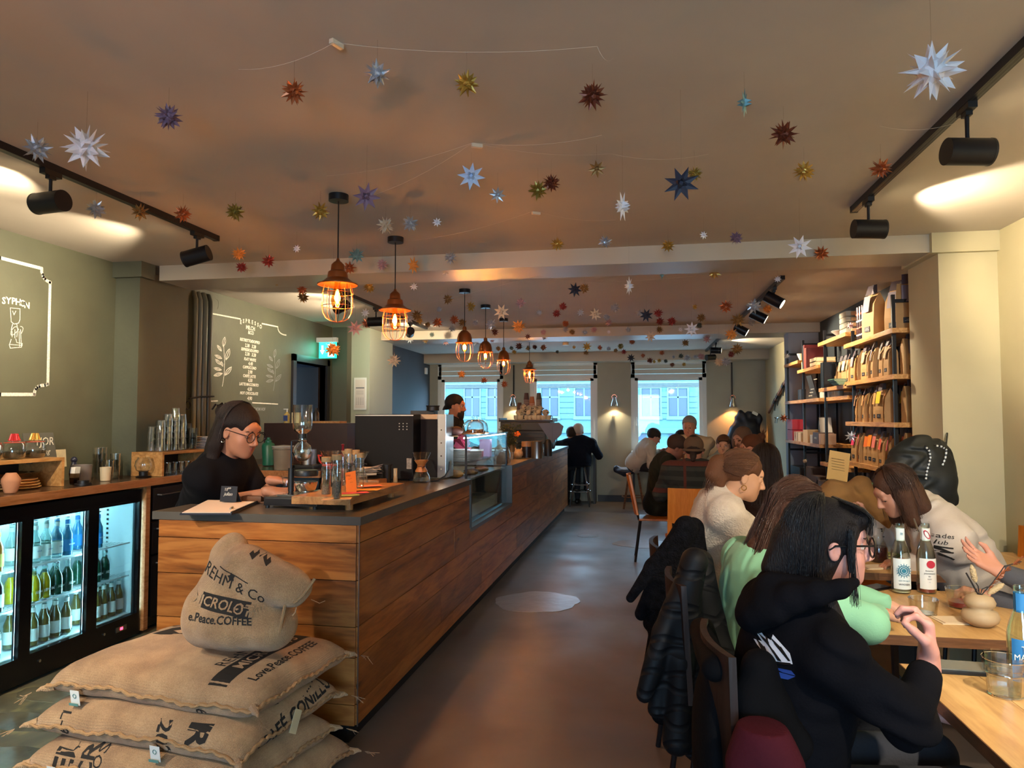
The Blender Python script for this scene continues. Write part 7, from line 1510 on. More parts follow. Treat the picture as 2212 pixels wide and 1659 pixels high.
c2_=N(nt,'ShaderNodeMix',data_type='RGBA'); L(mx_.outputs[0],c2_.inputs[0]); L(c_.outputs[2],c2_.inputs[6]); c2_.inputs[7].default_value=hexc('4e2016'); L(c2_.outputs[2],p.inputs['Base Color']); p.inputs['Roughness'].default_value=.9
hp=aD(1499,972,7.0)
def hbe(E,C,H_,h): E((0,0,.05),(.12,.13,.07),.01,sub=True); C((0,-.09,-.06),.03,(0,-.1,-.09),.02)
def ex9(t,h,inv,d):
    g=Fd(h.p(0,0,0)-.2,h.p(0,0,0)+.2,.007); g.ell(h.p(0,-.02,.04),(.096,.114,.098),.01,h.A); g.plane(h.p(0,0,-.012),-(h.u+h.f*.15)); g.mesh('beanie',M('beanie_brown','5c4632',.95,bump=.6,bs=60),t,org=inv)
    B().ring(Vector(h.p(0,-.018,-.0)-np.array(inv)),.098,.013,26,6,Matrix.Diagonal((1,1.12,1))).o('beanie_cuff',MATS['beanie_brown'],t,True)
person('man in a brown beanie and red-black plaid jacket seen from behind on the plywood chair',(hp.x-.0,hp.y-.02,.52),(hp.x-.0,hp.y-.02,hp.z-.17),tuple(hp),(.15,1,-.12),(hp.x-.24,hp.y+.35,.82),(hp.x+.28,hp.y+.35,.82),
  sk='a8745e',hair='2a1c16',hairfn=hbe,det=False,sw=.2,fat=.06,res=.01,topm=mPl,topname='plaid_jacket',extra=ex9,foldA=.008,topfn=lambda g,h,d: g.cap(d['neck']-d['front']*.07+d['side']*.06,.06,d['neck']-d['front']*.07-d['side']*.06,.06,.03))
# ---- 10 boy ----------------------------------------------------------------------
hp=aD(1563,962,8.9)
person('small boy with light brown hair looking towards the camera',(hp.x+.02,hp.y+.03,.78),(hp.x+.0,hp.y+.02,hp.z-.15),tuple(hp),(-.15,-.98,-.05),(hp.x-.14,hp.y-.1,.92),(hp.x+.16,hp.y-.1,.92),sk='c79878',top='7e8a86',hair='5a3c26',det=True,sw=.12,hs=.93,res=.0075,build=.75,eyeb='6a4a34',
  topfn=lambda g,h,d: g.cap(d['neck']-d['side']*.06,.045,d['neck']+d['side']*.06,.045,.03), hairfn=lambda E,C,H_,h: (C((-.05,.075,.075),.022,(.05,.075,.075),.022,.02),E((0,-.03,-.10),(.2,.2,.045),.008,sub=True)))
# ---- 11 hooded one, 12 bun woman, 13 brown-haired --------------------------------------
hp=aD(1603,948,8.6)
person('person with long ash-brown hair turned away behind the woman with the bun',(hp.x,hp.y+.05,.6),(hp.x,hp.y+.0,hp.z-.17),tuple(hp),(-.6,-.5,-.2),None,None,sk='b98a72',top='6a7064',hair='6a5240',det=False,res=.01,hairfn=lambda E,C,H_,h: (E((0,-.03,-.06),(.095,.09,.14),.03),E((.05,.02,-.05),(.06,.07,.12),.03)))
hp=aD(1622,968,7.6)
def hbu(E,C,H_,h): E((0,-.12,.085),(.04,.04,.035),.02); E((0,-.03,-.11),(.2,.2,.05),.008,sub=True)
def ex12(t,h,inv,d):
    glasses(t,h,inv,'8a6a6a',.023,.0016); strands(t,'hair_strands',hairmat('5a3420','6a4430'),guides(h,inv,[-1,0,1],lambda a,k:(.02*a+.03*a*k,-.13-.03*k,.09+.05*k),4),40,.012,.0016,5)
person('woman with a messy auburn bun and thin glasses in profile',(hp.x+.1,hp.y+.03,.55),(hp.x+.06,hp.y+.02,hp.z-.16),tuple(hp),(-.95,-.2,-.2),(hp.x-.08,hp.y-.05,hp.z-.13),None,elL=(hp.x-.0,hp.y-.1,.84),sk='c08468',top='6a5648',hair='5a3420',det=True,res=.008,hairfn=hbu,extra=ex12,eyeb='5a3a2a')
hp=aD(1652,1000,5.7)
def hlo(E,C,H_,h):
    E((0,-.05,-.05),(.095,.085,.13),.04); E((0,-.06,-.16),(.11,.075,.14),.04); C((.06,-.05,-.15),.05,(.08,-.05,-.3),.05,.04); C((-.05,-.05,-.15),.05,(-.06,-.05,-.3),.05,.04)
def ex13(t,h,inv,d):
    def pf(a,k):
        q=k*1.0; 
        if q<.4: ph=.1+q/.4*1.4; return (.095*math.sin(ph)*math.sin(a),-.03-.11*math.sin(ph)*math.cos(a),.036+.10*math.cos(ph))
        q=(q-.4)/.6; return ((.097+.03*q)*math.sin(a),-.03-.115*math.cos(a),.03-.33*q)
    strands(t,'hair_strands',hairmat('2c1a12','3a2418'),guides(h,inv,[-1.7,-1.1,-.5,0,.5,1.1,1.7],pf,9),260,.006,.0016,9)
person('person with long dark brown hair seen from behind, in the middle of the right tables',(hp.x+.0,hp.y-.05,.52),(hp.x,hp.y-.03,hp.z-.17),tuple(hp),(.0,1,-.15),(hp.x-.2,hp.y+.3,.8),(hp.x+.2,hp.y+.3,.8),sk='b08468',top='2a1c18',hair='2c1a12',det=False,res=.009,hairfn=hlo,extra=ex13)
# ---- 14 white fuzzy sweater woman ---------------------------------------------------
hp=aD(1606,1028,3.62)
def hcl(E,C,H_,h):
    E((0,-.135,.015),(.055,.05,.06),.025); E((.02,-.15,-.03),(.045,.04,.045),.02); C((0,-.13,-.03),.04,(.0,-.125,-.13),.018,.03); C((.02,-.11,-.05),.03,(.03,-.09,-.15),.012,.02); C((-.03,-.12,-.04),.03,(-.04,-.12,-.14),.012,.02); E((0,-.01,-.115),(.2,.16,.035),.008,sub=True)
def ex14(t,h,inv,d):
    m=hairmat('5e3a24','5e3a24')
    def pf(a,k): return skull((.09*math.sin(a),.055*math.cos(a)+.005,.04+.085*math.cos(a)),(.03*math.sin(a),-.12,.02),k)
    strands(t,'hair_strands',m,guides(h,inv,[-2.1,-1.8,-1.5,-1.2,-.9,-.5,0,.5,.9,1.2,1.5,1.8,2.1],pf,8),620,.0035,.0013,3)
    strands(t,'hair_strands',m,guides(h,inv,[-1,0,1],lambda a,k:(.045*a,-.13-.015*math.sin(3*k),.05-.2*k),8),160,.012,.0012,4)
    b=B(); A=Matrix((h.r,h.f,h.u)).transposed()
    b.ring(Vector(h.p(.03,-.085,.03)-np.array(inv)),.035,.006,20,6,A@Matrix.Rotation(PI/2,3,'X')@Matrix.Diagonal((.6,1.2,1))); b.o('hair_clip',M('tortoise','6a3a24',.2,c2='c9a080',ns=60),t,True)
    B().ring(Vector(h.p(.086,.0,-.055)-np.array(inv)),.012,.0022,16,6,Matrix.Rotation(PI/2,3,'X')).o('hoop_earring',M('gold_metal','d8b060',.2,1),t,True)
mFz=M('fuzzy_wool','cdbfae',.95,c2='c2b29f',ns=30,bump=.9,bs=110,sheen=.3)
person('young woman in a fuzzy white sweater with hair clipped up, head bowed to the right',(.36,hp.y+.02,.52),(.42,hp.y+.0,hp.z-.13),tuple(hp),(.95,.04,-.26),(.86,hp.y+.18,.80),(.84,hp.y-.12,.80),sk='c09070',hair='5e3a24',res=.006,tres=.008,hairfn=hcl,extra=ex14,eyes='down',topm=mFz,fat=.042,foldA=.010,foldF=24,sw=.16,eyeb='5a3c28',shd=(.1,-1,0),
  topfn=lambda g,h,d: g.cap(d['neck'],.07,d['neck']+d['up']*.03,.065,.02))
# ---- 15 mint sweater woman -----------------------------------------------------------
hp=aD(1728,1106,2.80)
def hmi(E,C,H_,h):
    E((0,-.05,-.02),(.088,.08,.10),.03); C((.0,-.09,-.08),.045,(.0,-.15,-.17),.038,.03); C((.0,-.15,-.17),.036,(-.01,-.19,-.25),.026,.03); C((.03,-.09,-.08),.03,(.04,-.15,-.19),.02,.02)
def ex15(t,h,inv,d):
    m=hairmat('46291e','5c3a2c')
    def pf(a,k):
        if k<.5: return skull((.088*math.sin(a),.055*math.cos(a)+.01,.05+.075*math.cos(a)),(.045*math.sin(a),-.115,.03),k/.5)
        q=(k-.5)/.5; return (.045*math.sin(a)*(1+.2*q),-.125-.07*q,.025-.29*q)
    strands(t,'hair_strands',m,guides(h,inv,[-1.5,-1,-.5,0,.5,1,1.5],pf,10),420,.007,.0012,6)
mMint=M('cloth_mint','7fb896',.85,bump=.12,bs=200,sheen=.08)
person('woman in a mint green sweater with brown tied hair, her back to the aisle',(.44,2.98,.50),(.48,2.93,hp.z-.19),tuple(hp),(.9,.38,-.22),(.98,3.10,.80),(.86,2.82,.83),elR=(.78,2.66,.84),sk='c09078',hair='46291e',res=.007,hairfn=hmi,extra=ex15,topm=mMint,fat=.038,foldA=.007,foldF=20,sw=.17,shd=(.25,-.97,0))
# ---- 16 black hoodie woman --------------------------------------------------------------
hp=aD(1792,1172,2.02)
W=aD(2003,1432,1.88)
def hho(E,C,H_,h):
    E((0,.075,.075),(.062,.03,.032),.02); C((.074,.04,.05),.016,(.080,.035,-.06),.008,.015); C((-.074,.045,.05),.016,(-.078,.062,-.06),.009,.015)
    E((0,-.05,-.02),(.090,.085,.11),.03); C((.0,-.09,-.08),.055,(.03,-.07,-.20),.05,.03); C((.0,-.11,-.0),.045,(.0,-.15,-.08),.035,.04); C((.04,-.04,-.12),.035,(.09,.02,-.25),.025,.02)
    E((.088,-.008,-.02),(.02,.022,.036),.006,sub=True)
def ex16(t,h,inv,d):
    glasses(t,h,inv,'141416',.0265,.003); m=hairmat('120e10','241c1e')
    def pf(a,k):
        if k<.4: q=k/.4; ph=.1+q*1.45; return (.092*math.sin(ph)*math.sin(a),-.02-.110*math.sin(ph)*math.cos(a),.038+.10*math.cos(ph))
        q=(k-.4)/.6; return (.096*math.sin(a)*(1-.15*q),-.02-.116*math.cos(a)*(1-.05*q),.035-.29*q)
    strands(t,'hair_strands',m,guides(h,inv,[-1.45,-1.1,-.7,-.3,.2,.6,1.0,1.4],pf,10),520,.006,.0009,7)
    def pb(a,k): return (.062*a+.01*a*k,.02+.074*min(1,k*1.6)-.004*k*k,.124-.02*k-.070*k*k) 
    strands(t,'fringe',m,guides(h,inv,[-1.15,-.6,0,.6,1.15],pb,7),260,.003,.0009,8)
    strands(t,'hair_strands',m,guides(h,inv,[0,1],lambda a,k:(.088+.006*a,.028+.010*a+.012*k,.05-.20*k),8),70,.004,.0009,11)
    strands(t,'hair_strands',hairmat('2a1a18','3a2622'),guides(h,inv,[0,1],lambda a,k:(.07+.05*k,-.05+.03*a+.03*k,-.10-.34*k),8),160,.010,.001,12)
    hood(t,inv); bv=bvh_of(d['go'],Matrix.Translation(inv))
    c=hitpt(bv,1690,1405); iv=Matrix.Translation(-Vector(inv)); X=_rt; Y=Vector((0,0,1))
    mW=M('print_white','d9d9e0',.7)
    def pp(pts,mat,off,n=5):
        P=[Vector(((x-1690)*1.85/F,-(y-1405)*1.85/F,0)) for x,y in pts]; decal(bv,star_poly(P,n),c,X,Y,mat,t,'chest_print',off,iv)
    pp([(1643,1365),(1660,1362),(1682,1380),(1700,1405),(1702,1425),(1680,1432),(1668,1440),(1655,1405)],mW,.0015)
    for q in ([(1650,1368),(1672,1385),(1688,1428),(1682,1429),(1664,1392)],[(1664,1366),(1690,1398),(1700,1420),(1697,1422),(1680,1396)],[(1652,1385),(1668,1410),(1672,1432),(1667,1433),(1660,1410)],[(1668,1436),(1700,1424),(1700,1428),(1669,1440)]): pp(q,mBlack,.0028,3)
    for i,q in enumerate(([(1672,1446),(1700,1440),(1706,1448),(1688,1450)],[(1678,1452),(1706,1450),(1695,1462),(1682,1464)])): pp(q,M('print_blue','1f3f8a',.7),.0015,2)
def hoodfn(g,h,d):
    n,s,f_,u=d['neck'],d['side'],d['front'],d['up']
    g.ell(d['hip']*.5+n*.5,(.18,.15,.24),.06,d['A']); g.cap(n+s*.07,.05,n-s*.07,.05,.04)
def hood(t,inv):
    q=[(1846,1258,1.86,.014),(1815,1272,1.84,.022),(1765,1282,1.86,.030),(1710,1294,1.90,.038),(1662,1308,1.95,.046),(1640,1314,2.04,.052),(1680,1300,2.16,.05),(1740,1272,2.2,.045)]
    f=Fd((0,1.5,.7),(.95,2.7,1.5),.007)
    for a,b_ in zip(q,q[1:]): f.cap(tuple(aD(a[0],a[1],a[2])),a[3],tuple(aD(b_[0],b_[1],b_[2])),b_[3],.02)
    f.cap(tuple(aD(1625,1330,2.0)),.045,tuple(aD(1668,1262,2.05)),.045,.04).cap(tuple(aD(1668,1270,1.98)),.045,tuple(aD(1770,1268,1.93)),.025,.03).cap(tuple(aD(1630,1334,1.96)),.026,tuple(aD(1680,1330,1.90)),.020,.03)
    f.fold(.006,70,3,(1,.3,.6)); f.mesh('hood',mHood,t,org=inv)
mHood=M('cloth_hoodie','0b0b0f',.9,c2='0f0f14',ns=8,bump=.2,bs=160,spec=.08)
person('woman in a black hoodie with glasses and dark hair in the foreground, hand raised',(.42,2.22,.50),(.455,2.16,hp.z-.205),tuple(hp),(.99,-.01,-.03),(.80,2.30,.70),tuple(W),elR=tuple(aD(1965,1560,1.80)),sk='b98478',top='15151a',hair='120e10',res=.0055,tres=.007,hairfn=hho,extra=ex16,topm=mHood,fat=.034,foldA=.014,foldF=20,sw=.18,topname='hoodie',topfn=hoodfn,shd=(.28,-.96,0),sleeve=.88,
  hR=((-.05,.05,1),(-1,.1,-.1),dict(side=1,curl=(.95,.75,.8,.9),pinch=True,sc_=1.12,spread=.1)),knL=(.86,2.34,.55),knR=(.86,2.12,.55))
# ---- 17 quarter-zip woman -----------------------------------------------------------------
hp=aD(1932,1062,3.72)
def hzi(E,C,H_,h):
    E((.0,-.04,-.03),(.095,.095,.11),.03); C((.075,.0,-.02),.04,(.085,.03,-.15),.04,.03); C((-.075,.0,-.02),.04,(-.085,.03,-.15),.035,.03); E((0,-.06,-.12),(.10,.06,.09),.03)
def ex17(t,h,inv,d):
    m=hairmat('44291a','5c3c28')
    def pf(a,k):
        if k<.5: q=k/.5; ph=.1+q*1.45; return (.098*math.sin(ph)*math.sin(a),-.02-.112*math.sin(ph)*math.cos(a),.038+.10*math.cos(ph))
        q=(k-.5)/.5; return (.10*math.sin(a),-.02-.112*math.cos(a)+.05*q,.035-.21*q)
    strands(t,'hair_strands',m,guides(h,inv,[-2.1,-1.6,-1.1,-.5,0,.5,1.1,1.6,2.1],pf,9),420,.007,.0013,10)
    bv=bvh_of(d['go'],Matrix.Translation(inv)); iv=Matrix.Translation(-Vector(inv)); X=_rt; Y=Vector((0,0,1))
    def ln(pts,w,mat=mInk,nm='stripe'):
        for (x0,y0),(x1,y1) in zip(pts,pts[1:]):
            c=hitpt(bv,(x0+x1)/2,(y0+y1)/2); L_=math.hypot(x1-x0,y1-y0)*3.72/F; a=math.atan2(-(y1-y0),x1-x0); decal(bv,grid_geo(L_,w,5,1),c,X*math.cos(a)+Y*math.sin(a),Y*math.cos(a)-X*math.sin(a),mat,t,nm,.003,iv)
    ln([(1955,1158),(1985,1172),(2010,1180),(2046,1181)],.007); ln([(1955,1170),(1985,1184),(2012,1191),(2046,1190)],.007)
    decal(bv,text_geo('Palisades\nClub',.03,.3,sub=0),hitpt(bv,2022,1163),X,Y,mInk,t,'chest_lettering',.003,iv)
    B().tube([Vector(aD(1974,1120,3.45))-Vector(inv),Vector(aD(1984,1148,3.45))-Vector(inv)],.004).o('zip_pull',mSteel,t,True)
mZip=M('cloth_white_fleece','c6bdb4',.9,c2='bdb3aa',ns=5,bump=.2,bs=120,sheen=.08)
person('woman in a white quarter-zip sweatshirt leaning over her plate at the far right table',(1.88,4.22,.52),(1.50,4.02,hp.z-.13),tuple(hp),(-.90,-.12,-.50),tuple(aD(1960,1215,3.75)),tuple(aD(1868,1128,3.95)),elR=tuple(aD(1935,1190,4.15)),elL=tuple(aD(2085,1240,3.8)),sk='b07c64',hair='44291a',res=.007,tres=.008,hairfn=hzi,extra=ex17,eyes='down',topm=mZip,fat=.055,foldA=.012,foldF=20,sw=.18,up=(-.5,0,1),topname='sweatshirt',
  topfn=lambda g,h,d:(g.cap(d['neck']+d['side']*.05,.05,d['neck']-d['side']*.05,.05,.03),g.ell(d['hip']*.45+d['neck']*.55,(.21,.17,.26),.06,d['A'])),shd=(.1,.9,.1),
  hR=((-.7,0,.7),(-.3,-.8,.2),dict(side=1,curl=.7)),hL=((-.85,.1,-.1),(0,0,-1),dict(side=-1,curl=.6)),knL=(1.45,4.1,.55),knR=(1.45,4.35,.55))
# ---- 18 person at the right edge (arms enter the frame) -------------------------------------
W=aD(2168,1238,2.95); W2_=aD(2145,1293,3.05)
def tf18(g,h,d): pass
def ex18(t,h,inv,d):
    a=Vector(W)-Vector(inv); e=Vector(d['elR'])-Vector(inv); u=(e-a).normalized(); B().tube([a+u*.035,a+u*.13],[.045,.052],14).tube([a+u*.025,a+u*.045],[.048,.048],14).o('navy_cuff',M('cloth_navy','1c2238',.9,bump=.3,bs=80),t,True)
    B().tube([a+u*.10,a+u*.30],[.052,.06],14).o('ribbed_sleeve',M('cloth_rib','4a5058',.9,c2='2a2e34',ns=90,stretch=(.2,.2,4)),t,True)
person('guest at the right picture edge reaching both hands over the table, grey sleeve',(2.12,3.35,.50),(2.08,3.30,1.0),(2.03,3.28,1.2),(-.98,-.1,-.1),tuple(W),tuple(W2_),elL=tuple(aD(2290,1290,2.9)),elR=tuple(aD(2290,1345,2.9)),sk='c08872',top='4c4c50',hair='3a2a20',res=.007,det=False,fat=.03,sw=.17,hL=((-.85,.1,.55),(-.1,-.5,.85),dict(side=1,curl=.15,spread=.3,sc_=1.1)),hR=((-.95,.1,.2),(.1,.2,-1),dict(side=-1,curl=.8,sc_=1.05)),
  extra=lambda t,h,inv,d: None,shd=(.1,.98,0))
# ================================================================ tables, chairs, coats and what lies on the tables
mTab=wood('table_oak','a87e4c','c0965e','cfa86e',.4,sc_=(5,.8,5),ns=2.2,rnd=.05,knots=False,bump=.05); mTabE=wood('table_edge','4a2e1a','5e3c22','70482a',.5,sc_=(1,1,6),rnd=.05,knots=False)
def table(x0,x1,y0,y1,label,ybords=(.22,)):
    t=T('cafe_table',label,'table',((x0+x1)/2,(y0+y1)/2,0)); X0,X1,Y0,Y1=x0-(x0+x1)/2,x1-(x0+x1)/2,y0-(y0+y1)/2,y1-(y0+y1)/2
    x=X0; k=0
    while x<X1-.01:
        x2=min(x+(.2,.32,.28,.3)[k%4],X1); B().box(x+.0008,Y0+.004,.716,x2-.0008,Y1-.004,.75,bev=.001).o('tabletop_board',mTab,t); x=x2; k+=1
    B().box(X0,Y0,.714,X1,Y0+.004,.7495).box(X0,Y1-.004,.714,X1,Y1,.7495).box(X0-.002,Y0,.714,X0,Y1,.7495).box(X1,Y0,.714,X1+.002,Y1,.7495).o('edge_band',mTabE,t)
    for sx in(X0+.25,X1-.25):
        B().box(sx-.03,-.03,.02,sx+.03,.03,.70).box(sx-.04,Y0+.1,.0,sx+.04,Y1-.1,.025).box(sx-.04,Y0+.1,.69,sx+.04,Y1-.1,.715).o('pedestal_leg',mBlackMetal,t)
    return t
table(.84,2.2,1.68,2.54,'nearest oak cafe table at the lower right, with the water tumbler'); table(.84,2.2,2.86,3.62,'second oak cafe table, carrying the two drink bottles and the stone vase'); table(.84,2.2,3.97,4.72,'third oak cafe table with the carafe and salad plate'); table(.42,1.9,6.95,7.7,'far cafe table where the bowed man and the man in the beanie sit'); table(.5,1.9,8.2,8.9,'farthest cafe table in front of the boy')
mPly=wood('plywood','a8601c','bd6e24','cc7f34',.35,sc_=(8,8,1),ns=1.5,rnd=.08,knots=False,bump=.02)
mPlD=wood('plywood_dark','1e1410','281a14','32201a',.4,sc_=(8,8,1),ns=1.5,rnd=.08,knots=False)
def chair(x,y,rz,label,lean=.12,m_=None):
    """plywood chair, sitter faces local +y"""
    t=T('plywood_chair',label,'chair',(x,y,0),rz); m_=m_ or mPly
    b=B(); n=8; vs=[]; fs=[]
    for k in range(2):
        for j in range(5):
            z=.50+.43*j/4; yy=-.20-lean*(z-.5)-(.02 if k else 0)
            for i in range(n+1): u=-1+2*i/n; vs.append((u*.185*(1-.03*j/4),yy-.03*(1-u*u),z))
    q=lambda k,j,i:k*5*(n+1)+j*(n+1)+i
    for k in range(2):
        for j in range(4):
            for i in range(n): fs.append((q(k,j,i),q(k,j,i+1),q(k,j+1,i+1),q(k,j+1,i)))
    for i in range(n): fs+= [(q(0,4,i),q(0,4,i+1),q(1,4,i+1),q(1,4,i)),(q(0,0,i),q(0,0,i+1),q(1,0,i+1),q(1,0,i))]
    for j in range(4): fs+=[(q(0,j,0),q(0,j+1,0),q(1,j+1,0),q(1,j,0)),(q(0,j,n),q(0,j+1,n),q(1,j+1,n),q(1,j,n))]
    b.add(vs,fs).o('backrest',m_,t,True)
    B().box(-.19,-.2,.44,.19,.2,.46,bev=.008).o('seat',m_,t)
    for sx in(-.17,.17):
        B().tube([(sx,.17,.44),(sx*1.08,.2,0)],.012,8).o('leg',mBlackMetal,t,True); B().tube([(sx,-.18,.44),(sx*1.08,-.24,0)],.012,8).tube([(sx*.8,-.2,.44),(sx*.8,-.245,.62)],.010,8).o('leg',mBlackMetal,t,True)
    return t
chair(.45,6.72,0,'orange plywood chair facing away, under the man in the plaid jacket'); chair(.22,8.02,-PI/2,'plywood chair seen from its side, under the bowed man in green',.2)
chair(.44,2.14,-PI/2+.1,'chair of the woman in the black hoodie, mostly under hung coats',.02,mPlD); chair(.38,2.92,-PI/2+.1,'chair of the woman in mint green, hidden under the quilted coat',.05,mPlD); chair(.33,3.68,-PI/2,'chair of the woman in the fuzzy sweater, hidden under the shaggy coat',.05,mPlD)
mSher=M('shaggy_black','09090b',.95,spec=.1,bump=1.2,bs=120,c2='15151a',ns=40); mQuil,nt,p=newmat('quilted_black'); L=nt.links.new
p.inputs['Base Color'].default_value=hexc('0e0e11'); p.inputs['Roughness'].default_value=.6; p.inputs['Specular IOR Level'].default_value=.22
tc=N(nt,'ShaderNodeTexCoord'); h_=[]
for rot in (.6,-.6):
    mp=N(nt,'ShaderNodeMapping'); mp.inputs['Rotation'].default_value=(rot,0,0); w=N(nt,'ShaderNodeTexWave',bands_direction='Z',wave_profile='SIN'); w.inputs['Scale'].default_value=3.0; w.inputs['Distortion'].default_value=1.2; L(tc.outputs['Object'],mp.inputs[0]); L(mp.outputs[0],w.inputs['Vector']); h_.append(ramp(nt,w.outputs[1],[(0,(0,0,0,1)),(.12,(1,1,1,1))]))
mi_=N(nt,'ShaderNodeMath',operation='MULTIPLY'); L(h_[0],mi_.inputs[0]); L(h_[1],mi_.inputs[1]); bb=N(nt,'ShaderNodeBump'); bb.inputs['Strength'].default_value=.6; bb.inputs['Distance'].default_value=.01; L(mi_.outputs[0],bb.inputs['Height']); L(bb.outputs[0],p.inputs['Normal'])
def sdf(lo,hi,res,ops,fold,mat,name,label,cat,kind=None,cut=None,par=None,part=None):
    f=Fd(lo,hi,res)
    for o_ in ops:
        if o_[0]=='c': f.cap(o_[1],o_[2],o_[3],o_[4],o_[5] if len(o_)>5 else .04)
        else: f.ell(o_[1],o_[2],o_[3] if len(o_)>3 else .05)
    if fold: f.fold(*fold)
    if cut is not None: f.plane(*cut)
    c=(V3(*lo)+V3(*hi))/2
    t=T(name,label,cat,tuple(c)); f.mesh(part or 'cloth_body',mat,t,org=c); return t,c
def fan(tops,bots,r0=.035):
    o=[]
    for k,(px,py,y,r) in enumerate(bots):
        tp=tops[k*len(tops)//len(bots)]; a=V3(*P3(*tp)); b_=V3(*P3(px,py,y)); m=a*.45+b_*.55+V3(-.015,0,.0); o.append(('c',a,r0,m,r0*.4+r*.75,.03)); o.append(('c',m,r0*.4+r*.75,b_,r,.022))
    return o
def P3(px,py,y): return tuple(aY(px,py,y))
sdf((-.3,3.1,.1),(.6,3.95,1.2),.008,fan([(1482,1140,3.42),(1496,1142,3.6)],[(1362,1292,3.40,.022),(1385,1325,3.44,.03),(1408,1345,3.50,.04),(1415,1440,3.48,.05),(1430,1540,3.50,.05),(1475,1545,3.55,.06),(1520,1500,3.6,.06),(1545,1330,3.62,.05)],.04)+[('e',P3(1470,1300,3.58),(.11,.12,.25))],(.005,20,4,(.3,1,.2)),mSher,'shaggy_coat','shaggy black coat hanging over the chair of the woman in fuzzy white','coat')
qc,_c=sdf((-.3,2.4,.1),(.6,3.3,1.2),.008,fan([(1500,1212,2.80),(1512,1215,2.95)],[(1392,1500,2.72,.035),(1418,1530,2.76,.035),(1440,1480,2.84,.05),(1462,1600,2.74,.05),(1505,1612,2.78,.05),(1550,1625,2.82,.055),(1585,1610,2.78,.05),(1575,1440,2.86,.045)],.038)+[('e',P3(1490,1400,2.90),(.10,.11,.27)),('e',P3(1540,1500,2.88),(.09,.10,.20))],(.005,17,9,(.2,1,.15)),mQuil,'quilted_coat','black quilted coat hanging over the chair back in the aisle','coat')
o=B().cyl((.17-_c[0],2.70-_c[1],.26-_c[2]),(.17-_c[0],2.70-_c[1],.235-_c[2]),.006).o('drawstring_tip',mBlack,qc)
sdf((.0,1.65,.0),(.65,2.55,1.15),.008,[('c',(.20,2.34,.88),.04,(.20,2.0,.88),.035,.03),('e',(.20,2.14,.62),(.05,.17,.22))]+fan([(1640,1440,2.02)],[(1622,1560,1.97,.03),(1640,1600,1.95,.035),(1665,1560,2.02,.045),(1700,1640,1.98,.04),(1720,1610,2.0,.045)],.03),(.006,24,12,(.2,1,.2)),M('coat_black','09090c',.85,spec=.1,bump=.2,bs=100),'black_coat','black coat hanging behind the woman in the hoodie','coat')
sdf((.05,1.6,.02),(.7,2.2,.8),.008,[('c',P3(1640,1560,1.86),.025,P3(1612,1655,1.84),.045,.03),('c',P3(1640,1560,1.86),.025,P3(1690,1665,1.82),.05,.03),('e',P3(1650,1630,1.86),(.07,.08,.10))],(.006,28,15,(.6,1,.1)),M('cloth_wine','44121d',.85,c2='380f18',ns=6,bump=.2,bs=120,spec=.15),'red_scarf','dark red cloth hanging down below the black coat at the bottom','scarf')
bd_,c_=sdf((.05,1.75,.0),(.35,2.15,.4),.008,[('c',(.17,2.0,.33),.03,(.19,1.93,.14),.045)],(.006,36,3,(1,1,.2)),M('bandana','15151c',.8),'patterned_cloth','black cloth with white ornaments at the bottom edge by the red cloth','cloth')
tb_=bd_.children[0]; bv=bvh_of(tb_,Matrix.Translation(c_))
decal(bv,text_geo('you',.05,0,.001,sub=0),aZ(1578,1612,.28),_rt,Vector((0,0,1)),M('print_white','d9d9e0',.7),bd_,'ornament_print',.002,Matrix.Translation(-Vector(c_))); decal(bv,text_geo('§&@',.05,0,.001,sub=0),aZ(1582,1642,.24),_rt,Vector((0,0,1)),M('print_white','d9d9e0',.7),bd_,'ornament_print',.002,Matrix.Translation(-Vector(c_)))
mTan_=M('cloth_tan_coat','8a6638',.85,c2='755530',ns=6,bump=.2,bs=90)
def P3(px,py,y): return tuple(aY(px,py,y))
sdf((1.0,4.72,.45),(2.0,5.35,1.25),.010,[('c',P3(1800,1062,4.98),.08,P3(1870,1080,4.98),.09),('c',P3(1790,1085,4.95),.09,P3(1900,1110,4.95),.12),('e',(1.45,4.98,.78),(.26,.15,.26)),('c',P3(1860,1050,5.0),.07,P3(1900,1100,4.95),.08)],(.014,38,5,(1,.3,.5)),mTan_,'tan_coat','crumpled tan canvas coat heaped on a seat behind the third table','coat',cut=((0,0,.47),(0,0,-1)))
chair(1.45,5.08,PI,'plywood chair under the crumpled tan coat',.05)
sdf((1.85,3.3,.5),(2.29,4.3,1.2),.010,[('c',(2.15,3.6,.93),.07,(2.15,4.0,.95),.08),('e',(2.14,3.8,.75),(.09,.24,.22)),('c',(2.1,3.6,.85),.08,(2.1,3.5,.66),.09)],(.008,45,8,(.2,1,.3)),M('puffer_black','1a1a1e',.6,bump=.1),'black_puffer','black puffer coat over a chair back at the right wall','coat')
chair(2.02,3.78,PI/2,'chair against the right wall carrying the black puffer coat',.05); chair(1.95,4.40,PI/2,'chair of the woman in the white sweatshirt',.05)
bgk,c_=sdf((1.45,4.55,.65),(2.1,4.98,1.5),.009,[('e',P3(1990,1010,4.82),(.19,.10,.20)),('c',P3(1960,1000,4.82),.10,P3(2025,1040,4.82),.11),('c',P3(1990,965,4.86),.06,P3(2025,975,4.86),.06),('c',P3(1945,1010,4.8),.07,P3(1935,1060,4.8),.05),('e',P3(2000,1075,4.82),(.18,.09,.12))],(.010,48,6,(1,.2,.6)),M('bag_dark_green','14181a',.6,c2='1b2120',ns=5),'drawstring_bag','black drawstring bag with a black-and-white cord hanging by the pillar','bag')
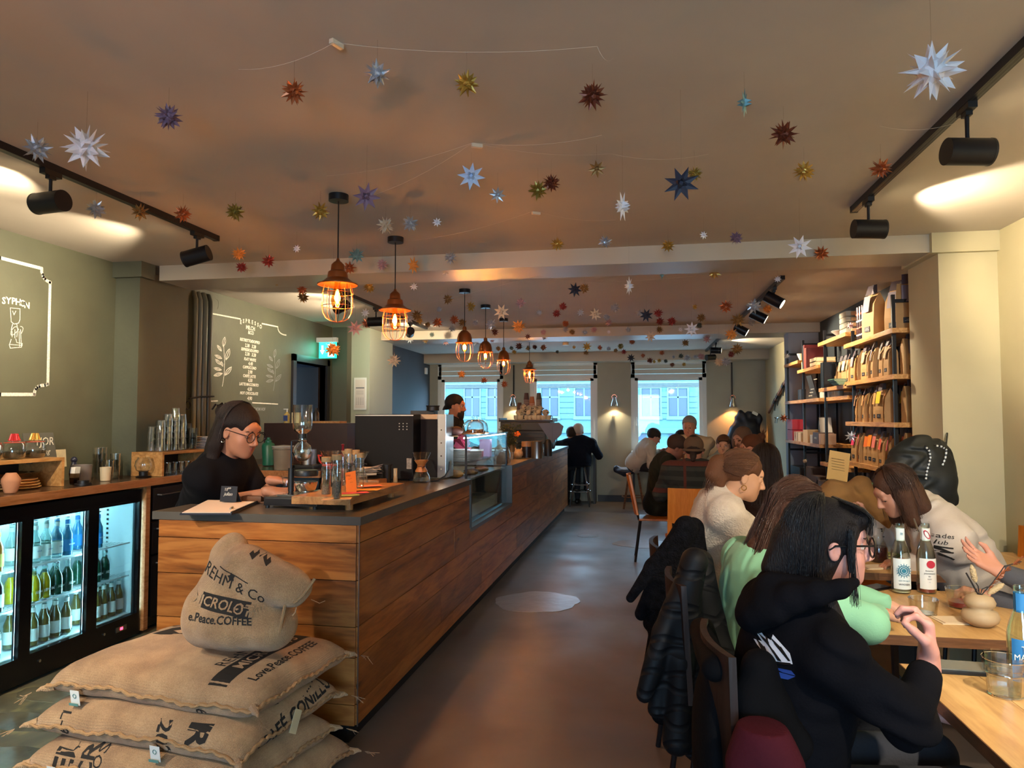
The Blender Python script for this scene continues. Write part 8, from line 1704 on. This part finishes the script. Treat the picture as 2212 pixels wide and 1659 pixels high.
for pts in ([(1998,963),(2008,975),(2010,990),(2006,1005),(2002,1020),(2000,1035)],[(2018,962),(2035,965),(2045,972),(2042,990),(2036,1005)]):
    P=[Vector(aY(x,y,4.70))-Vector(c_) for x,y in pts]; 
    for a_,e_ in zip(P,P[1:]):
        for k in range(4): B().tube([a_.lerp(e_,k/4),a_.lerp(e_,(k+1)/4)],.006,6).o('cord',mWhite if k%2 else mBlack,bgk,True)
B().tube([Vector((1.90,4.84,1.36))-Vector(c_),Vector((1.97,4.99,1.45))-Vector(c_)],.006).o('hanging_loop',mBlack,bgk,True)
cp,c_=sdf((1.2,12.6,.3),(2.3,13.33,1.85),.014,[('e',P3(1612,925,13.08),(.24,.16,.22)),('c',P3(1600,900,13.1),.10,P3(1632,905,13.1),.10),('e',P3(1620,965,13.08),(.27,.17,.38)),('c',P3(1590,930,13.05),.12,P3(1575,960,13.0),.09),('e',P3(1618,1010,13.1),(.22,.16,.4))],(.022,26,4,(1,.2,.7)),M('coats_black','10131c',.5,c2='1c2434',ns=4),'coat_pile','big heap of black coats hung in the far right corner','coats')
B().rb(Vector(aY(1631,893,12.88))-Vector(c_),.10,.004,.05,ry=.5,rx=-.3).o('white_label',mWhite,cp)
mb2,c_=sdf((-.45,12.1,.45),(.2,12.75,.85),.010,[('e',(-.16,12.40,.64),(.22,.15,.06)),('c',(-.34,12.4,.68),.05,(-.2,12.38,.60),.06)],(.010,50,3,(1,.5,.5)),M('jacket_navy','161c2a',.5,c2='3a4a62',ns=8),'folded_jacket','dark blue jacket folded on the wooden stool under the sitting man','jacket')
# ---- bottles and glasses on the tables
def onT(px,py,z=.75): return aZ(px,py,z)
def sodabottle(px,py,label,kind,sc_=1.25,z=.75):
    p=onT(px,py,z); t=T('drink_bottle',label,'bottle',(p.x,p.y,z)); r=.032; pr=[(.001,0),(r*.95,.002),(r,.01),(r,.135),(r*.85,.16),(.014,.20),(.0128,.236),(.0150,.24),(.0150,.25),(.0125,.25)]
    g=B().lathe(pr,24).lathe([(q_[0]*.93,q_[1]+.002) for q_ in pr],20).o('bottle_glass',glass('table_bottle_glass','fafffc',0,1.5),t,True); t.scale=(sc_,)*3
    lp={'red':('dfe0dc',.018,.128),'teal':('d8e4e6',.018,.128),'blue':('2a7ab8',.03,.13)}[kind]; ml=M('blabel_'+kind,lp[0],.6)
    a0=-PI/2-1.15+ (0.1 if kind=='red' else 0); n=14
    for nm_,z0,z1,rr,w in (('paper_label',lp[1],lp[2],r*1.012,2.3),('neck_label',.19,.235,.0158,6.2)):
        vs=[(rr*math.cos(a0+w*i/n),rr*math.sin(a0+w*i/n),zz) for i in range(n+1) for zz in(z0,z1)]; B().add(vs,[(2*i,2*i+2,2*i+3,2*i+1) for i in range(n)]).o(nm_,ml,t,True)
    if kind!='blue': B().lathe([(.001,.004),(r*.9,.006),(r*.9,.03 if kind=='red' else .008),(.001,.03 if kind=='red' else .008)],18).o('drink',M('drink_red','7a2028',.15) if kind=='red' else M('drink_pale','d8dcc0',.1),t,True)
    mk={'red':M('emblem_red','b8263a',.5),'teal':M('emblem_teal','2a7a94',.5),'blue':mWhite}[kind]; ye=-r*1.03
    if kind=='red':
        B().cyl((.004,ye+.0005,.108),(.004,ye-.001,.108),.014,seg=20).ring((0,-.0165,.213),.012,.0018,14,5,Matrix.Rotation(PI/2,3,'X')@Matrix.Rotation(.5,3,'Z')@Matrix.Diagonal((.6,1.3,1))).o('red_emblem',mk,t,True)
        for k,s_ in enumerate(('Rhabarber','Johannisbeere','bio','0,33 l','---')): text(s_,.0065,(-.001,ye-.0008,.085-.010*k),(PI/2,0,0),M('ink_dark','2a2a30',.7),t,'label_lettering',.0002)
    elif kind=='teal':
        b=B(); b.ring((0,ye,.085),.018,.0016,24,5,Matrix.Rotation(PI/2,3,'X')); b.ring((0,ye,.085),.012,.002,20,5,Matrix.Rotation(PI/2,3,'X')); b.cyl((0,ye+.0005,.085),(0,ye-.001,.085),.008,seg=16)
        for k in range(16): a=2*PI*k/16; b.rb((.023*math.cos(a),ye+.0012*abs(math.cos(a)),.085+.023*math.sin(a)),.006,.001,.002,ry=-a)
        b.o('round_emblem',mk,t); text('WASSER',.010,(0,ye-.0006,.036),(PI/2,0,0),M('ink_dark','2a2a30',.7),t,'label_lettering',.0002); text('viva con agua',.007,(0,ye-.0006,.05),(PI/2,0,0),mk,t,'label_lettering',.0002); text('≋',.018,(0,-.0172,.215),(PI/2,0,0),mk,t,'label_lettering',.0002)
    else:
        text('TER\nMACHT',.019,(-.002,ye-.0012,.10),(PI/2,0,0),mWhite,t,'label_lettering',.0002); text('WASSER',.010,(0,ye-.0008,.055),(PI/2,0,0),mWhite,t,'label_lettering',.0002)
    return t
sodabottle(1947,1280,'clear empty bottle with a round teal emblem, left of the two on the second table','teal'); sodabottle(2002,1280,'bottle with a red round emblem and red drink left in it, on the second table','red'); sodabottle(2212,1495,'bottle with a blue label at the right picture edge on the nearest table','blue',1.22)
def wide(px,py,label,liq=None,r=.05,h=.07,z=.75,facets=False):
    p=onT(px,py,z); t=T('drinking_glass',label,'glass',(p.x,p.y,z)); pr=[(.001,0),(r*.86,.001),(r*.9,.006),(r,h)] if not facets else [(.001,0),(r*.78,.001),(r*.82,.008),(r*.9,h*.62),(r,h*.66),(r*1.03,h)]
    b=B().lathe(pr,24 if not facets else 12).lathe([(max(.001,q_[0]-.004),q_[1]+(.012 if facets else .004)) for q_ in pr],24); b.o('glass_body',glass('clear_glass','fbfdfb'),t,not facets)
    if facets: B().ring((0,0,h),r*1.03,.0015,28,5).ring((0,0,.004),r*.78,.003,24,6).ring((0,0,h*.62),r*.93,.0016,12,5).o('glass_rim',glass('rim_glass','ffffff',0,6),t,True)
    else: B().ring((0,0,h),r,.001,28,5).ring((0,0,.002),r*.86,.0015,24,5).o('glass_rim',glass('rim_glass','ffffff',0,6),t,True)
    if liq: B().lathe([(.001,.006),(r*.84,.007),(r*.88,.026),(.001,.026)],24).o('red_drink',M('drink_red','7a2028',.15),t,True)
wide(2078,1312,'low glass with a finger of red drink beside the stone vase',True,.06,.078); wide(1995,1325,'empty low glass behind the raised hand',None,.055,.06); wide(2172,1502,'faceted water tumbler at the right on the nearest table',None,.055,.105,facets=True)
p=onT(1898,1213); t=T('glass_carafe','small waisted carafe half full of dark juice on the third table','carafe',(p.x,p.y,.75)); pr=[(.001,0),(.045,.001),(.05,.012),(.048,.08),(.028,.13),(.026,.15),(.04,.19)]
B().lathe(pr,24).o('carafe_glass',glass('clear_glass','fbfdfb'),t,True); B().ring((0,0,.19),.04,.0016,24,5).o('glass_rim',MATS['rim_glass'],t,True); B().lathe([(.001,.003),(.044,.005),(.046,.07),(.044,.085),(.001,.086)],22).o('dark_drink',M('drink_plum','2a0c12',.15),t,True)
p=onT(1925,1207); t=T('plate_of_salad','white plate with salad beside the carafe','plate',(p.x+.02,p.y+.03,.75)); B().lathe([(.001,0),(.09,.001),(.16,.018),(.165,.022),(.15,.018),(.09,.006),(.001,.005)],28).o('plate',MATS['white_china'],t,True)
b=B(); r=random.Random(6)
for i in range(70):
    a=r.uniform(0,6.28); q_=r.uniform(0,.11); c=Vector((q_*math.cos(a),q_*math.sin(a),r.uniform(.015,.05)-q_*.1)); d=Vector((r.uniform(-1,1),r.uniform(-1,1),r.uniform(-.4,.6))).normalized()*.022; s_=d.orthogonal().normalized()*.009; b.add([c-d,c+s_,c+d,c-s_],[(0,1,2,3)])
o=b.o('salad_leaves',M('salad_green','6f7d34',.6,c2='b8b070',ns=40),t); o['kind']='stuff'
for px,py,l,w,hh,rz,z in ((1885,1226,'pale paper napkin before the carafe',.13,.10,.3,.75),(2062,1342,'pale paper napkin beside the stone vase',.14,.10,.1,.75)):
    p=onT(px,py,z); tag(B().rb((0,0,.002),w,hh,.004,rz=rz).rb((.005,.004,.0055),w*.95,hh*.95,.002,rz=rz+.06).o('napkin',M('napkin_paper','d4bfa0',.85),None,False,(p.x,p.y,z)),l,'napkin')
p=onT(1898,1273); tag(B().rb((0,0,.006),.075,.15,.012,rz=-.9,bev=.004).o('mobile_phone',M('phone_black','101014',.15),None,False,(p.x-.02,p.y,.75)),'black phone lying on the second table beside the mint sleeve','phone')
p=onT(2062,1443); t=T('tablet_case','flat grey tablet in a dark cover at the back edge of the nearest table','tablet',(p.x+.06,p.y-.02,.75),-.05); B().box(-.16,-.05,0,.18,.05,.012,bev=.003).o('dark_cover',mBlack,t); B().box(-.155,-.045,.012,.175,.045,.016).o('grey_screen',M('screen_grey','6a6c66',.25),t)
# stone vase with buds
p=onT(2118,1352); t=T('stone_vase','vase of two stacked pale stone balls with dry flowers on the second table','vase',(p.x,p.y,.75)); b=B().lathe([(.001,.0),(.035,.002),(.06,.02),(.066,.038),(.058,.058),(.038,.068),(.05,.078),(.054,.092),(.046,.11),(.02,.122),(.012,.12),(.012,.10)],28).o('vase_body',M('vase_stone','b39c7c',.6,c2='a58d6c',ns=12),t,2)
b=B(); b.tube([(0,0,.11),(-.02,0,.15),(-.045,.0,.20)],.003).tube([(0,0,.11),(.01,0,.14),(.03,0,.15)],.002).tube([(0,0,.11),(-.004,0,.15),(-.015,.0,.17)],.002).tube([(0,0,.11),(.05,0,.17),(.09,0,.23),(.15,0,.25)],.002)
b.o('dry_stem',M('stem_black','1a1414',.7),t,True)
mBud=M('bud_cream','c2ab84',.8,bump=.8,bs=150); B().tube([(-.012,0,.165),(-.016,0,.18),(-.022,0,.215),(-.026,0,.232)],[.004,.011,.010,.003],10).o('dry_bud',mBud,t,True); B().tube([(.025,-.01,.125),(.04,-.01,.135),(.07,-.01,.158),(.082,-.01,.166)],[.004,.011,.010,.003],10).o('dry_bud',mBud,t,True)
b=B(); r=random.Random(12)
for i in range(60): 
    k=r.uniform(0,1); c=Vector((.03+.13*k,0,.13+.14*k**.7)); d=Vector((r.uniform(.3,1),r.uniform(-.5,.5),r.uniform(-.2,1))).normalized()*.014; b.tube([c,c+d],.0018,3)
o=b.o('dry_plume',M('plume_rust','8a4a26',.8),t); o['kind']='stuff'
p=onT(1470,1062); tag(B().rb((0,0,.002),.18,.12,.003,rz=.2).o('paper_sheet',mWhite,None,False,(.56,7.1,.75)),'white sheet lying at the end of the far table','paper')
# ---------------------------------------------------------------- turn lettering into plain meshes
bpy.context.view_layer.update(); dg=bpy.context.evaluated_depsgraph_get(); cache={}
for o in [o for o in bpy.data.objects if o.type=='FONT']:
    k=o.data.name
    if k not in cache: me=bpy.data.meshes.new_from_object(o.evaluated_get(dg)); me.name=o.name.split('.')[0]; cache[k]=me
    n=o.name; q=bpy.data.objects.new('x',cache[k]); COL.objects.link(q); q.parent=o.parent; q.matrix_parent_inverse=o.matrix_parent_inverse.copy(); q.location=o.location; q.rotation_euler=o.rotation_euler; q.scale=o.scale
    bpy.data.objects.remove(o); q.name=n
for k in used.symmetric_difference(KB):
    for c in kids(KB[k]): bpy.data.objects.remove(c)
    bpy.data.objects.remove(KB[k])
